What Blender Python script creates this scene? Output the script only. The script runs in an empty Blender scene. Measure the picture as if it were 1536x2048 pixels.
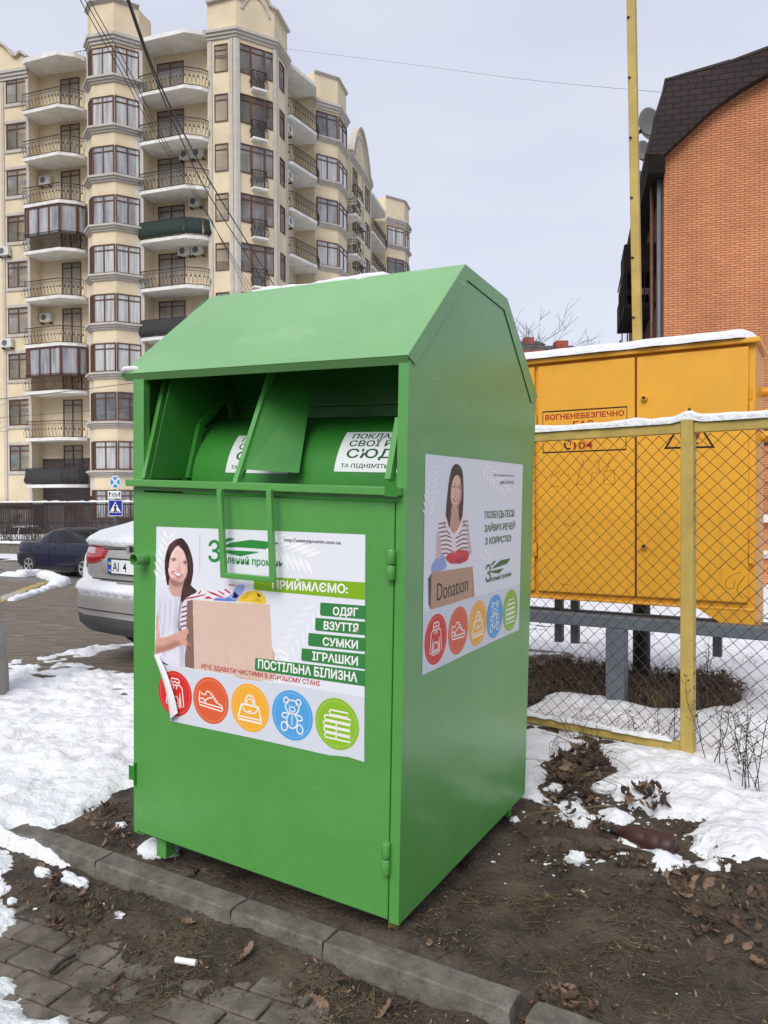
import bpy, math, random
import numpy as np
from mathutils import Vector, Matrix
from mathutils.geometry import tessellate_polygon
random.seed(7)
rng = np.random.default_rng(5)
R = math.radians
S = bpy.context.scene
COL = S.collection

# ---------------------------------------------------------------- camera
F, HC, PITCH, ROLL = 1538.0, 1.42, -math.atan(21 / 1538.0), 0.004
cd = bpy.data.cameras.new('camera')
cam = bpy.data.objects.new('camera', cd)
COL.objects.link(cam)
cd.sensor_fit = 'VERTICAL'
cd.sensor_height = 24
cd.lens = F / 2048 * 24
cd.clip_start = .05
cd.clip_end = 3000
cam.matrix_world = Matrix.Translation((0, 0, HC)) @ Matrix.Rotation(R(90) + PITCH, 4, 'X') @ Matrix.Rotation(-ROLL, 4, 'Z')
S.camera = cam

# ---------------------------------------------------------------- sky, sun, exposure
SUN_EL, SUN_AZ = R(42), R(200)
wd = bpy.data.worlds.new('World')
S.world = wd
wd.use_nodes = True
nt = wd.node_tree
nt.nodes.clear()
wo = nt.nodes.new('ShaderNodeOutputWorld')
bg = nt.nodes.new('ShaderNodeBackground')
bg.inputs[1].default_value = .1
sk = nt.nodes.new('ShaderNodeTexSky')
sk.sky_type = 'NISHITA'
sk.sun_disc = False
sk.sun_elevation = SUN_EL
sk.sun_rotation = SUN_AZ
tc = nt.nodes.new('ShaderNodeTexCoord')
mp = nt.nodes.new('ShaderNodeMapping')
mp.inputs['Scale'].default_value = (1, 1, 3)
nz = nt.nodes.new('ShaderNodeTexNoise')
nz.inputs['Scale'].default_value = 1.6
nz.inputs['Detail'].default_value = 5
cr = nt.nodes.new('ShaderNodeValToRGB')
cr.color_ramp.elements[0].position = .3
cr.color_ramp.elements[0].color = (3.75, 4.0, 4.75, 1)
cr.color_ramp.elements[1].position = .75
cr.color_ramp.elements[1].color = (4.75, 4.95, 5.6, 1)
mx = nt.nodes.new('ShaderNodeMix')
mx.data_type = 'RGBA'
mx.inputs[0].default_value = .94
nt.links.new(tc.outputs['Generated'], mp.inputs[0])
nt.links.new(mp.outputs[0], nz.inputs[0])
nt.links.new(nz.outputs[0], cr.inputs[0])
nt.links.new(sk.outputs[0], mx.inputs[6])
nt.links.new(cr.outputs[0], mx.inputs[7])
nt.links.new(mx.outputs[2], bg.inputs[0])
nt.links.new(bg.outputs[0], wo.inputs[0])
sd = bpy.data.lights.new('sun', 'SUN')
sd.energy = 1.5
sd.angle = R(35)
sd.color = (1, .96, .9)
so = bpy.data.objects.new('sun', sd)
COL.objects.link(so)
_d = Vector((math.sin(SUN_AZ) * math.cos(SUN_EL), math.cos(SUN_AZ) * math.cos(SUN_EL), math.sin(SUN_EL)))
so.rotation_euler = _d.to_track_quat('Z', 'Y').to_euler()
S.view_settings.view_transform = 'Standard'
S.view_settings.look = 'None'
S.view_settings.gamma = 1
S.view_settings.use_curve_mapping = False
S.view_settings.exposure = .8

# ---------------------------------------------------------------- pixel -> place (photo measured at 1536 x 2048)
def ray(u, v):
    U, V = u - 768, v - 1024
    c, s = math.cos(ROLL), math.sin(ROLL)
    U, V = U * c - V * s, V * c + U * s
    c, s = math.cos(PITCH), math.sin(PITCH)
    up = -V / F
    return Vector((U / F, c - up * s, s + up * c))
CAM = Vector((0, 0, HC))
def on_plane(u, v, p0, n):
    d = ray(u, v)
    return CAM + d * ((Vector(p0) - CAM).dot(n) / d.dot(n))
def onz(u, v, z):
    d = ray(u, v)
    return CAM + d * ((z - HC) / d.z)
def at(u, v, Y):
    d = ray(u, v)
    return CAM + d * (Y / d.y)
KX, KY = Vector((.857, -.515)), Vector((.515, .857))
K0 = Vector((-.542, 2.663))
TQ = ([-50, 0, 2.6, 3.6, 12.7, 33, 80, 700], [0, 0, 0, -.01, -.8, -1.25, -1.6, -4])
def qof(x, y):
    return (x - K0.x) * KY.x + (y - K0.y) * KY.y
def sof(x, y):
    return (x - K0.x) * KX.x + (y - K0.y) * KX.y
def terr(x, y):
    return np.interp(qof(x, y), TQ[0], TQ[1])
def gp(u, v, dz=0):
    z = 0
    for i in range(40):
        p = onz(u, v, z)
        z = .5 * z + .5 * (float(terr(p.x, p.y)) + dz)
    return onz(u, v, z)

# ---------------------------------------------------------------- numpy noise
_P = rng.random((256, 256))
def vn(x, y):
    xi, yi = np.floor(x).astype(int), np.floor(y).astype(int)
    fx, fy = x - xi, y - yi
    fx, fy = fx * fx * (3 - 2 * fx), fy * fy * (3 - 2 * fy)
    a = _P[xi % 256, yi % 256]; b = _P[(xi + 1) % 256, yi % 256]
    c = _P[xi % 256, (yi + 1) % 256]; d = _P[(xi + 1) % 256, (yi + 1) % 256]
    return (a * (1 - fx) + b * fx) * (1 - fy) + (c * (1 - fx) + d * fx) * fy - .5
def fbm(x, y, o=4):
    r, a = 0, 1.
    for i in range(o):
        r = r + a * vn(x + 17.3 * i, y + 9.1 * i)
        x, y, a = x * 2.03, y * 2.03, a * .5
    return r

# ---------------------------------------------------------------- materials
MATS = {}
def mat(name, col, rough=.6, metal=0, spec=.5, var=0, vscale=8, col2=None, bump=0, bscale=40, bdist=.01, coat=0, stretch=None, detail=5, vlo=.35, vhi=.65):
    m = bpy.data.materials.new(name)
    m.use_nodes = True
    n = m.node_tree
    b = n.nodes['Principled BSDF']
    b.inputs['Base Color'].default_value = (*col, 1)
    b.inputs['Roughness'].default_value = rough
    b.inputs['Metallic'].default_value = metal
    b.inputs['Specular IOR Level'].default_value = spec
    b.inputs['Coat Weight'].default_value = coat
    b.inputs['Coat Roughness'].default_value = .2 if 'green' in name else .05
    t = n.nodes.new('ShaderNodeTexCoord')
    src = t.outputs['Object']
    if stretch:
        g = n.nodes.new('ShaderNodeMapping')
        g.inputs['Scale'].default_value = stretch[:3]
        if len(stretch) > 3: g.inputs['Rotation'].default_value = (0, 0, stretch[3])
        n.links.new(src, g.inputs[0]); src = g.outputs[0]
    if var or col2:
        q = n.nodes.new('ShaderNodeTexNoise')
        q.inputs['Scale'].default_value = vscale
        q.inputs['Detail'].default_value = detail
        q.inputs['Roughness'].default_value = .65
        n.links.new(src, q.inputs['Vector'])
        r = n.nodes.new('ShaderNodeValToRGB')
        r.color_ramp.elements[0].position = vlo
        r.color_ramp.elements[1].position = vhi
        c2 = col2 or tuple(c * (1 - var) for c in col)
        r.color_ramp.elements[0].color = (*c2, 1)
        r.color_ramp.elements[1].color = (*[min(1, c * (1 + var)) if not col2 else c for c in col], 1)
        n.links.new(q.outputs[0], r.inputs[0])
        n.links.new(r.outputs[0], b.inputs['Base Color'])
    if bump:
        q2 = n.nodes.new('ShaderNodeTexNoise')
        q2.inputs['Scale'].default_value = bscale
        q2.inputs['Detail'].default_value = 6
        q2.inputs['Roughness'].default_value = .6
        n.links.new(src, q2.inputs['Vector'])
        bp = n.nodes.new('ShaderNodeBump')
        bp.inputs['Strength'].default_value = bump
        bp.inputs['Distance'].default_value = bdist
        n.links.new(q2.outputs[0], bp.inputs['Height'])
        n.links.new(bp.outputs[0], b.inputs['Normal'])
    MATS[name] = m
    return m
def nodes(m):
    return m.node_tree, m.node_tree.nodes['Principled BSDF']

green = mat('green_paint', (.086, .325, .064), .4, spec=.55, coat=.6, var=.1, vscale=1.3, bump=.16, bscale=2.6, bdist=.03, vlo=.3, vhi=.7)
def wear(m, col, scale, lo, hi, stretch=None):     # scattered specks and scuffs over an existing colour
    n, b = nodes(m)
    t = n.nodes.new('ShaderNodeTexCoord'); src = t.outputs['Object']
    if stretch:
        g = n.nodes.new('ShaderNodeMapping'); g.inputs['Scale'].default_value = stretch
        n.links.new(src, g.inputs[0]); src = g.outputs[0]
    q = n.nodes.new('ShaderNodeTexNoise'); q.inputs['Scale'].default_value = scale; q.inputs['Detail'].default_value = 6
    q.inputs['Roughness'].default_value = .7
    n.links.new(src, q.inputs['Vector'])
    r = n.nodes.new('ShaderNodeValToRGB'); r.color_ramp.elements[0].position = lo; r.color_ramp.elements[1].position = hi
    r.color_ramp.elements[0].color = (0, 0, 0, 1); r.color_ramp.elements[1].color = (1, 1, 1, 1)
    n.links.new(q.outputs[0], r.inputs[0])
    x = n.nodes.new('ShaderNodeMix'); x.data_type = 'RGBA'
    n.links.new(r.outputs[0], x.inputs[0])
    if b.inputs['Base Color'].links:
        n.links.new(b.inputs['Base Color'].links[0].from_socket, x.inputs[6])
    else:
        x.inputs[6].default_value = b.inputs['Base Color'].default_value
    x.inputs[7].default_value = (*col, 1)
    n.links.new(x.outputs[2], b.inputs['Base Color'])
wear(green, (.06, .2, .05), 34, .69, .74)
wear(green, (.15, .42, .12), 2.2, .62, .8, (1, 1, 2.5))
def splash(m, col, z1, z0, scale):          # mud splashed up from the ground
    n, b = nodes(m)
    t = n.nodes.new('ShaderNodeTexCoord'); s = n.nodes.new('ShaderNodeSeparateXYZ'); n.links.new(t.outputs['Object'], s.inputs[0])
    mr = n.nodes.new('ShaderNodeMapRange'); mr.inputs[1].default_value = z1; mr.inputs[2].default_value = z0; mr.inputs[3].default_value = 0; mr.inputs[4].default_value = 1
    n.links.new(s.outputs[2], mr.inputs[0])
    q = n.nodes.new('ShaderNodeTexNoise'); q.inputs['Scale'].default_value = scale; q.inputs['Detail'].default_value = 8; q.inputs['Roughness'].default_value = .75
    n.links.new(t.outputs['Object'], q.inputs['Vector'])
    a = n.nodes.new('ShaderNodeMath'); a.operation = 'MULTIPLY_ADD'; a.inputs[1].default_value = .17; n.links.new(mr.outputs[0], a.inputs[0]); n.links.new(q.outputs[0], a.inputs[2])
    r = n.nodes.new('ShaderNodeMapRange'); r.inputs[1].default_value = .72; r.inputs[2].default_value = .86; r.inputs[4].default_value = .7; n.links.new(a.outputs[0], r.inputs[0])
    x = n.nodes.new('ShaderNodeMix'); x.data_type = 'RGBA'; n.links.new(r.outputs[0], x.inputs[0]); n.links.new(b.inputs['Base Color'].links[0].from_socket, x.inputs[6]); x.inputs[7].default_value = (*col, 1)
    n.links.new(x.outputs[2], b.inputs['Base Color'])
splash(green, (.075, .065, .04), .28, 0, 60)
wear(green, (.20, .40, .17), 6, .66, .71, (.25, .25, 4))
wear(green, (.16, .07, .02), 11, .755, .775)
green_roof = mat('sky_sheen_green_paint', (.16, .385, .13), .38, spec=.55, var=.08, vscale=1.6, coat=.6, bump=.16, bscale=2.6, bdist=.03)  # paler than the body paint: sky reflection on the roof put into the colour
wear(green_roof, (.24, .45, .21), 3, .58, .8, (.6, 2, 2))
green_in = mat('green_paint_shade_tone', (.036, .215, .029), .4, spec=.4, var=.15, vscale=3)  # darker copy of the green, with the shade inside the opening painted in
rust = mat('rust', (.12, .05, .015), .8, var=.4, vscale=60)
gap = mat('dark_gap', (.012, .02, .01), .9)
snowm = mat('snow', (.77, .785, .81), .8, spec=.2, bump=.8, bscale=18, bdist=.04)
snow_g = mat('snow_on_ground', (.77, .785, .81), .8, spec=.2, bump=.6, bscale=10, bdist=.07, col2=(.68, .685, .70), vscale=7, vlo=.25, vhi=.5)
SNOWX = 'snow'
mud = mat('mud', (.118, .090, .064), .8, spec=.4, col2=(.036, .027, .019), vscale=5, bump=1, bscale=55, bdist=.02, detail=10, vlo=.36, vhi=.68)
wear(mud, (.24, .215, .175), 110, .6, .72)
wear(mud, (.02, .016, .012), 46, .6, .7)
wear(mud, (.03, .024, .018), 2.4, .54, .74)
wear(mud, (.1, .055, .03), 30, .66, .74)
concrete = mat('kerb_concrete', (.20, .185, .158), .9, spec=.25, col2=(.085, .077, .065), vscale=9, bump=1, bscale=90, bdist=.004, detail=9)
wear(concrete, (.055, .05, .043), 5, .58, .70)
wear(concrete, (.33, .315, .28), 60, .62, .72)
paver_m = mat('paver_concrete', (.185, .162, .135), .85, spec=.3, col2=(.085, .07, .056), vscale=7, bump=.5, bscale=80, bdist=.004, detail=8)
wear(paver_m, (.05, .04, .03), 5, .52, .7)
slush = mat('slushy_road', (.31, .255, .205), .6, spec=.4, col2=(.14, .108, .082), vscale=5, bump=1, bscale=9, bdist=.09, stretch=(.55, 3.2, 1, R(31)), detail=9)
wear(slush, (.10, .08, .062), 28, .58, .7)
wear(slush, (.45, .43, .41), 3, .6, .75, (.5, 1.4, 1))
asphalt = mat('wet_asphalt', (.21, .20, .19), .5, col2=(.12, .115, .108), vscale=3, bump=.4, bscale=30, bdist=.01)
wear(snow_g, (.30, .25, .20), 48, .71, .77)
wear(snow_g, (.50, .45, .40), 3.5, .66, .95)
wear(snow_g, (.22, .17, .13), 90, .70, .76)
darkpave = mat('dark_paving', (.055, .052, .045), .6, var=.3, vscale=8, bump=.3, bscale=30)
stucco = mat('cream_stucco', (.69, .58, .41), .9, spec=.2, var=.1, vscale=.5, bump=.3, bscale=14, bdist=.02)
wear(stucco, (.66, .6, .46), 1.7, .7, .73)
trimm = mat('grey_stucco_trim', (.50, .465, .42), .85, spec=.2, var=.08, vscale=2)
whitewall = mat('white_stucco', (.62, .61, .58), .85, var=.06, vscale=2)
slabm = mat('balcony_slab', (.74, .73, .70), .85, var=.12, vscale=1.5)
frame_b = mat('brown_frame', (.115, .045, .026), .5, var=.2, vscale=2)
iron = mat('wrought_iron', (.018, .012, .011), .5)
rustiron = mat('brown_iron', (.07, .022, .014), .6)
netm = mat('green_net', (.012, .03, .022), .8, var=.3, vscale=9)
darknet = mat('dark_screen', (.03, .03, .032), .8, var=.3, vscale=9)
glass_a = mat('glass_pale', (.44, .44, .46), .06, spec=.7, col2=(.17, .17, .18), vscale=.9, stretch=(3, 3, .35), coat=.5)
glass_b = mat('glass_dark', (.20, .20, .20), .05, spec=.8, col2=(.05, .05, .052), vscale=.8, coat=.6)
glass_c = mat('glass_curtain', (.62, .62, .62), .1, spec=.6, col2=(.28, .28, .28), vscale=2, stretch=(4, 4, .15), coat=.5)
glass_d = mat('glass_teal', (.16, .25, .30), .06, spec=.9, var=.3, vscale=1, coat=.6)
acm = mat('ac_white', (.62, .60, .56), .6, var=.08, vscale=4)
black = mat('black_plastic', (.012, .012, .013), .5, bump=.1)
rubber = mat('rubber', (.016, .016, .017), .8)
yellow = mat('yellow_paint', (.74, .355, .025), .42, spec=.45, var=.06, vscale=2, bump=.1, bscale=8)
wear(yellow, (.22, .075, .01), 7, .70, .78, (5, 5, .25))
wear(yellow, (.5, .2, .01), 3, .62, .85, (9, 9, .4))
yellow_old = mat('faded_yellow_paint', (.46, .33, .085), .6, var=.14, vscale=5, bump=.2, bscale=40)
wear(yellow_old, (.28, .15, .03), 24, .68, .75)
greymetal = mat('grey_painted_steel', (.11, .125, .145), .5, var=.12, vscale=6)
blackpost = mat('black_painted_steel', (.008, .008, .009), .5)
wire_m = mat('wire', (.05, .04, .03), .6, metal=.3, var=.4, vscale=30)
cable_m = mat('cable', (.02, .02, .022), .6)
bark = mat('bark', (.05, .04, .033), .9, var=.3, vscale=12)
twig = mat('twig', (.085, .07, .06), .9, var=.3, vscale=12)
weed = mat('dry_weed', (.035, .026, .02), .9, var=.4, vscale=20)
grassm = mat('dead_grass', (.20, .145, .075), .9, col2=(.075, .045, .022), vscale=6)
leaf_m = mat('dry_oak_leaf', (.115, .066, .04), .8, col2=(.045, .026, .017), vscale=14)
leaf_p = mat('pale_dry_leaf', (.25, .165, .11), .8, col2=(.13, .075, .045), vscale=14)
pole_c = mat('old_concrete', (.40, .39, .36), .9, col2=(.24, .23, .21), vscale=5, bump=.5, bscale=60, bdist=.006, detail=9)
silver = mat('silver_car_paint', (.42, .405, .375), .28, metal=.35, coat=.7, spec=.6, var=.06, vscale=2)
navy = mat('navy_car_paint', (.003, .0045, .024), .3, coat=.25, spec=.4)
whitecar = mat('white_car_paint', (.6, .6, .6), .3, coat=.5)
blackcar = mat('black_car_paint', (.012, .012, .014), .2, coat=1)
carglass = mat('car_glass', (.012, .013, .015), .08, spec=.35)
redlens = mat('red_lens', (.42, .008, .012), .12, spec=.7, coat=.8)
clearlens = mat('clear_lens', (.55, .42, .42), .12, spec=.7, coat=.8)
alloy = mat('alloy_wheel', (.5, .5, .5), .35, metal=.7)
chrome = mat('chrome', (.6, .6, .6), .2, metal=1)
whitep = mat('white_paper', (.75, .75, .76), .6, bump=.2)
bottle_m = mat('brown_bottle', (.05, .018, .016), .5, spec=.4, var=.3, vscale=12)
bluesign = mat('blue_sign', (.01, .03, .30), .4)
cyansign = mat('pale_blue_sign', (.06, .27, .52), .4)
signwhite = mat('sign_white', (.72, .72, .72), .4)
wood_y = mat('kerb_yellow', (.46, .31, .05), .8, var=.35, vscale=9, bump=.6, bscale=40)
wear(wood_y, (.35, .32, .28), 9, .5, .62)
kerb_w = mat('kerb_white', (.42, .39, .35), .8, var=.3, vscale=7, bump=.6, bscale=40)
wear(kerb_w, (.16, .13, .1), 8, .52, .66)
dark_timber = mat('dark_timber', (.014, .011, .010), .9, spec=.12, var=.3, vscale=8)
shingle = mat('brown_shingle', (.042, .030, .028), .85)
dish_m = mat('dish_grey', (.30, .30, .30), .5)
signalred = mat('red_chimney_brick', (.36, .08, .05), .9, var=.2, vscale=4)
slate = mat('slate_roof', (.045, .05, .055), .8, var=.2, vscale=3)

def brick_mat(name, c1, c2, mortar, bw, bh, msize, rough=.85, axis='XZ', bumpd=.01):
    m = mat(name, c1, rough, spec=.25)
    n, b = nodes(m)
    t = n.nodes.new('ShaderNodeTexCoord')
    s = n.nodes.new('ShaderNodeSeparateXYZ')
    c = n.nodes.new('ShaderNodeCombineXYZ')
    n.links.new(t.outputs['Object'], s.inputs[0])
    ad = n.nodes.new('ShaderNodeMath'); ad.operation = 'ADD'
    n.links.new(s.outputs[0], ad.inputs[0]); n.links.new(s.outputs[1], ad.inputs[1])
    n.links.new(ad.outputs[0] if axis == 'SUM' else s.outputs[0], c.inputs[0])
    n.links.new(s.outputs[2], c.inputs[1])
    k = n.nodes.new('ShaderNodeTexBrick')
    k.inputs['Scale'].default_value = 1
    k.inputs['Brick Width'].default_value = bw
    k.inputs['Row Height'].default_value = bh
    k.inputs['Mortar Size'].default_value = msize
    k.inputs['Color1'].default_value = (*c1, 1)
    k.inputs['Color2'].default_value = (*c2, 1)
    k.inputs['Mortar'].default_value = (*mortar, 1)
    n.links.new(c.outputs[0], k.inputs['Vector'])
    q = n.nodes.new('ShaderNodeTexNoise'); q.inputs['Scale'].default_value = .6; q.inputs['Detail'].default_value = 7
    n.links.new(t.outputs['Object'], q.inputs['Vector'])
    hs = n.nodes.new('ShaderNodeHueSaturation')
    mr = n.nodes.new('ShaderNodeMapRange'); mr.inputs[1].default_value = .3; mr.inputs[2].default_value = .7
    mr.inputs[3].default_value = .82; mr.inputs[4].default_value = 1.12
    n.links.new(q.outputs[0], mr.inputs[0]); n.links.new(mr.outputs[0], hs.inputs['Value'])
    n.links.new(k.outputs['Color'], hs.inputs['Color'])
    n.links.new(hs.outputs[0], b.inputs['Base Color'])
    bp = n.nodes.new('ShaderNodeBump'); bp.inputs['Distance'].default_value = bumpd; bp.inputs['Strength'].default_value = .6
    bp.invert = True
    n.links.new(k.outputs['Fac'], bp.inputs['Height']); n.links.new(bp.outputs[0], b.inputs['Normal'])
    return m
orange_brick = brick_mat('orange_brick', (.66, .275, .125), (.57, .215, .097), (.24, .11, .065), .25, .066, .011)
dark_brick = brick_mat('dark_brick', (.075, .055, .05), (.05, .038, .036), (.21, .195, .18), .26, .085, .011, axis='SUM')
shingle_b = brick_mat('shingle_rows', (.046, .033, .031), (.037, .027, .026), (.022, .017, .016), .4, .16, .02)
MATS['print'] = pm = mat('print', (1, 1, 1), .38, spec=.35)
_n, _b = nodes(pm)
_a = _n.nodes.new('ShaderNodeVertexColor'); _a.layer_name = 'Ink'
_n.links.new(_a.outputs[0], _b.inputs['Base Color'])

# ---------------------------------------------------------------- mesh helpers
def catmull(pts, n=4, closed=True):
    P = [Vector(p) for p in pts]
    out = []
    L = len(P)
    rg = range(L) if closed else range(L - 1)
    for i in rg:
        p0 = P[(i - 1) % L] if closed or i > 0 else P[0]
        p1, p2 = P[i], P[(i + 1) % L]
        p3 = P[(i + 2) % L] if closed or i + 2 < L else P[-1]
        for k in range(n):
            t = k / n
            out.append(.5 * ((2 * p1) + (-p0 + p2) * t + (2 * p0 - 5 * p1 + 4 * p2 - p3) * t * t + (-p0 + 3 * p1 - 3 * p2 + p3) * t ** 3))
    if not closed: out.append(P[-1])
    return out

class MB:
    def __init__(s):
        s.v, s.f, s.m, s.M = [], [], [], None
    def add(s, vs, fs, mi=0):
        o = len(s.v)
        if s.M is not None: vs = [s.M @ Vector(v) for v in vs]
        s.v += [tuple(v) for v in vs]
        s.f += [tuple(i + o for i in f) for f in fs]
        s.m += [mi] * len(fs)
        return s
    def box(s, a, b, mi=0, bev=0):
        x0, y0, z0 = a; x1, y1, z1 = b
        if x1 < x0: x0, x1 = x1, x0
        if y1 < y0: y0, y1 = y1, y0
        if z1 < z0: z0, z1 = z1, z0
        vs = [(x0, y0, z0), (x1, y0, z0), (x1, y1, z0), (x0, y1, z0), (x0, y0, z1), (x1, y0, z1), (x1, y1, z1), (x0, y1, z1)]
        return s.add(vs, [(0, 3, 2, 1), (4, 5, 6, 7), (0, 1, 5, 4), (1, 2, 6, 5), (2, 3, 7, 6), (3, 0, 4, 7)], mi)
    def quad(s, a, b, c, d, mi=0):
        return s.add([a, b, c, d], [(0, 1, 2, 3)], mi)
    def prism(s, poly, ext, mi=0):             # poly: 3D points, ext: vector
        n = len(poly); e = Vector(ext)
        vs = [Vector(p) for p in poly] + [Vector(p) + e for p in poly]
        tr = tessellate_polygon([[Vector(p) for p in poly]])
        fs = [tuple(t) for t in tr] + [tuple(i + n for i in reversed(t)) for t in tr]
        fs += [(i, (i + 1) % n, (i + 1) % n + n, i + n) for i in range(n)]
        return s.add(vs, fs, mi)
    def tube(s, pts, r, n=6, mi=0, cap=True):
        P = [Vector(p) for p in pts]
        if not hasattr(r, '__len__'): r = [r] * len(P)
        vs, fs = [], []
        for i, p in enumerate(P):
            t = (P[min(i + 1, len(P) - 1)] - P[max(i - 1, 0)])
            if t.length < 1e-9: t = Vector((0, 0, 1))
            t.normalize()
            a = t.orthogonal() if i == 0 else (a - t * a.dot(t))
            if a.length < 1e-6: a = t.orthogonal()
            a.normalize(); b = t.cross(a)
            for k in range(n):
                w = 2 * math.pi * k / n
                vs.append(p + (a * math.cos(w) + b * math.sin(w)) * r[i])
        for i in range(len(P) - 1):
            for k in range(n):
                fs.append((i * n + k, i * n + (k + 1) % n, (i + 1) * n + (k + 1) % n, (i + 1) * n + k))
        if cap:
            fs.append(tuple(reversed(range(n)))); fs.append(tuple(range((len(P) - 1) * n, len(P) * n)))
        return s.add(vs, fs, mi)
    def bar(s, p, q, w, h=None, mi=0, up=(0, 0, 1)):
        p, q = Vector(p), Vector(q); h = h or w
        t = (q - p).normalized(); up = Vector(up)
        a = t.cross(up)
        if a.length < 1e-4: a = t.cross(Vector((0, 1, 0)))
        a.normalize(); b = a.cross(t)
        vs = []
        for e in (p, q):
            for i, j in ((-1, -1), (1, -1), (1, 1), (-1, 1)): vs.append(e + a * (i * w / 2) + b * (j * h / 2))
        return s.add(vs, [(3, 2, 1, 0), (4, 5, 6, 7), (0, 1, 5, 4), (1, 2, 6, 5), (2, 3, 7, 6), (3, 0, 4, 7)], mi)
    def lathe(s, prof, c, axis='Z', n=16, mi=0):   # prof: (radius, height)
        vs, fs = [], []
        c = Vector(c)
        for r, h in prof:
            for k in range(n):
                w = 2 * math.pi * k / n
                a, b = r * math.cos(w), r * math.sin(w)
                vs.append(c + Vector({'Z': (a, b, h), 'X': (h, a, b), 'Y': (b, h, a)}[axis]))
        for i in range(len(prof) - 1):
            for k in range(n):
                fs.append((i * n + k, i * n + (k + 1) % n, (i + 1) * n + (k + 1) % n, (i + 1) * n + k))
        return s.add(vs, fs, mi)
    def blob(s, c, r, sq=(1, 1, 1), n=10, m=7, amp=.25, mi=0):
        vs, fs = [], []
        ph = random.random() * 50
        for i in range(m + 1):
            th = math.pi * i / m
            for k in range(n):
                w = 2 * math.pi * k / n
                d = Vector((math.sin(th) * math.cos(w), math.sin(th) * math.sin(w), math.cos(th)))
                rr = r * (1 + amp * 2 * float(fbm(np.float64(d.x * 1.7 + ph), np.float64(d.y * 1.7 + d.z * 1.3 + ph), 3)))
                vs.append(Vector(c) + Vector((d.x * rr * sq[0], d.y * rr * sq[1], d.z * rr * sq[2])))
        for i in range(m):
            for k in range(n):
                fs.append((i * n + k, i * n + (k + 1) % n, (i + 1) * n + (k + 1) % n, (i + 1) * n + k))
        return s.add(vs, fs, mi)
    def build(s, name, mats, parent=None, smooth=False, angle=None):
        me = bpy.data.meshes.new(name)
        me.from_pydata(s.v, [], s.f)
        if not isinstance(mats, (list, tuple)): mats = [mats]
        for m in mats: me.materials.append(m)
        if len(mats) > 1: me.polygons.foreach_set('material_index', s.m)
        if smooth:
            me.polygons.foreach_set('use_smooth', [True] * len(s.f))
        me.update()
        o = bpy.data.objects.new(name, me)
        COL.objects.link(o)
        if parent is not None: o.parent = parent
        if angle: me.set_sharp_from_angle(angle=R(angle))
        return o
def bevel(o, w, seg=2):
    b = o.modifiers.new('bevel', 'BEVEL'); b.width = w; b.segments = seg; b.limit_method = 'ANGLE'; b.angle_limit = R(35)
    return o
def subsurf(o, l=1):
    b = o.modifiers.new('sub', 'SUBSURF'); b.levels = l; b.render_levels = l
    return o
def tag(o, label, cat, group=None, kind=None):
    if label: o['label'] = label
    if cat: o['category'] = cat
    if group: o['group'] = group
    if kind: o['kind'] = kind
    return o
def thing(name, M, label, cat, group=None):
    o = bpy.data.objects.new(name, None)
    o.empty_display_size = .1
    COL.objects.link(o)
    o.matrix_world = M if isinstance(M, Matrix) else Matrix.Translation(M)
    return tag(o, label, cat, group)
def copy_tree(o, parent=None):
    c = o.copy(); COL.objects.link(c)
    if parent is not None: c.parent = parent; c.matrix_parent_inverse = o.matrix_parent_inverse.copy()
    for ch in [k for k in COL.objects if k.parent == o]: copy_tree(ch, c)
    return c
def srgb(r, g, b):
    f = lambda c: (c / 255 / 12.92) if c <= 10 else ((c / 255 + .055) / 1.055) ** 2.4
    return (f(r), f(g), f(b))
_tc = {}
def text_mesh(s, bold=0.0):
    k = (s, bold)
    if k in _tc: return _tc[k]
    cu = bpy.data.curves.new('t', 'FONT')
    cu.body = s; cu.size = 1; cu.offset = bold; cu.resolution_u = 3
    o = bpy.data.objects.new('t', cu); COL.objects.link(o)
    bpy.context.view_layer.update()
    me = bpy.data.meshes.new_from_object(o.evaluated_get(bpy.context.evaluated_depsgraph_get()))
    vs = [tuple(v.co) for v in me.vertices]; fs = [tuple(p.vertices) for p in me.polygons]
    bpy.data.objects.remove(o); bpy.data.curves.remove(cu); bpy.data.meshes.remove(me)
    _tc[k] = (vs, fs)
    return _tc[k]

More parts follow.
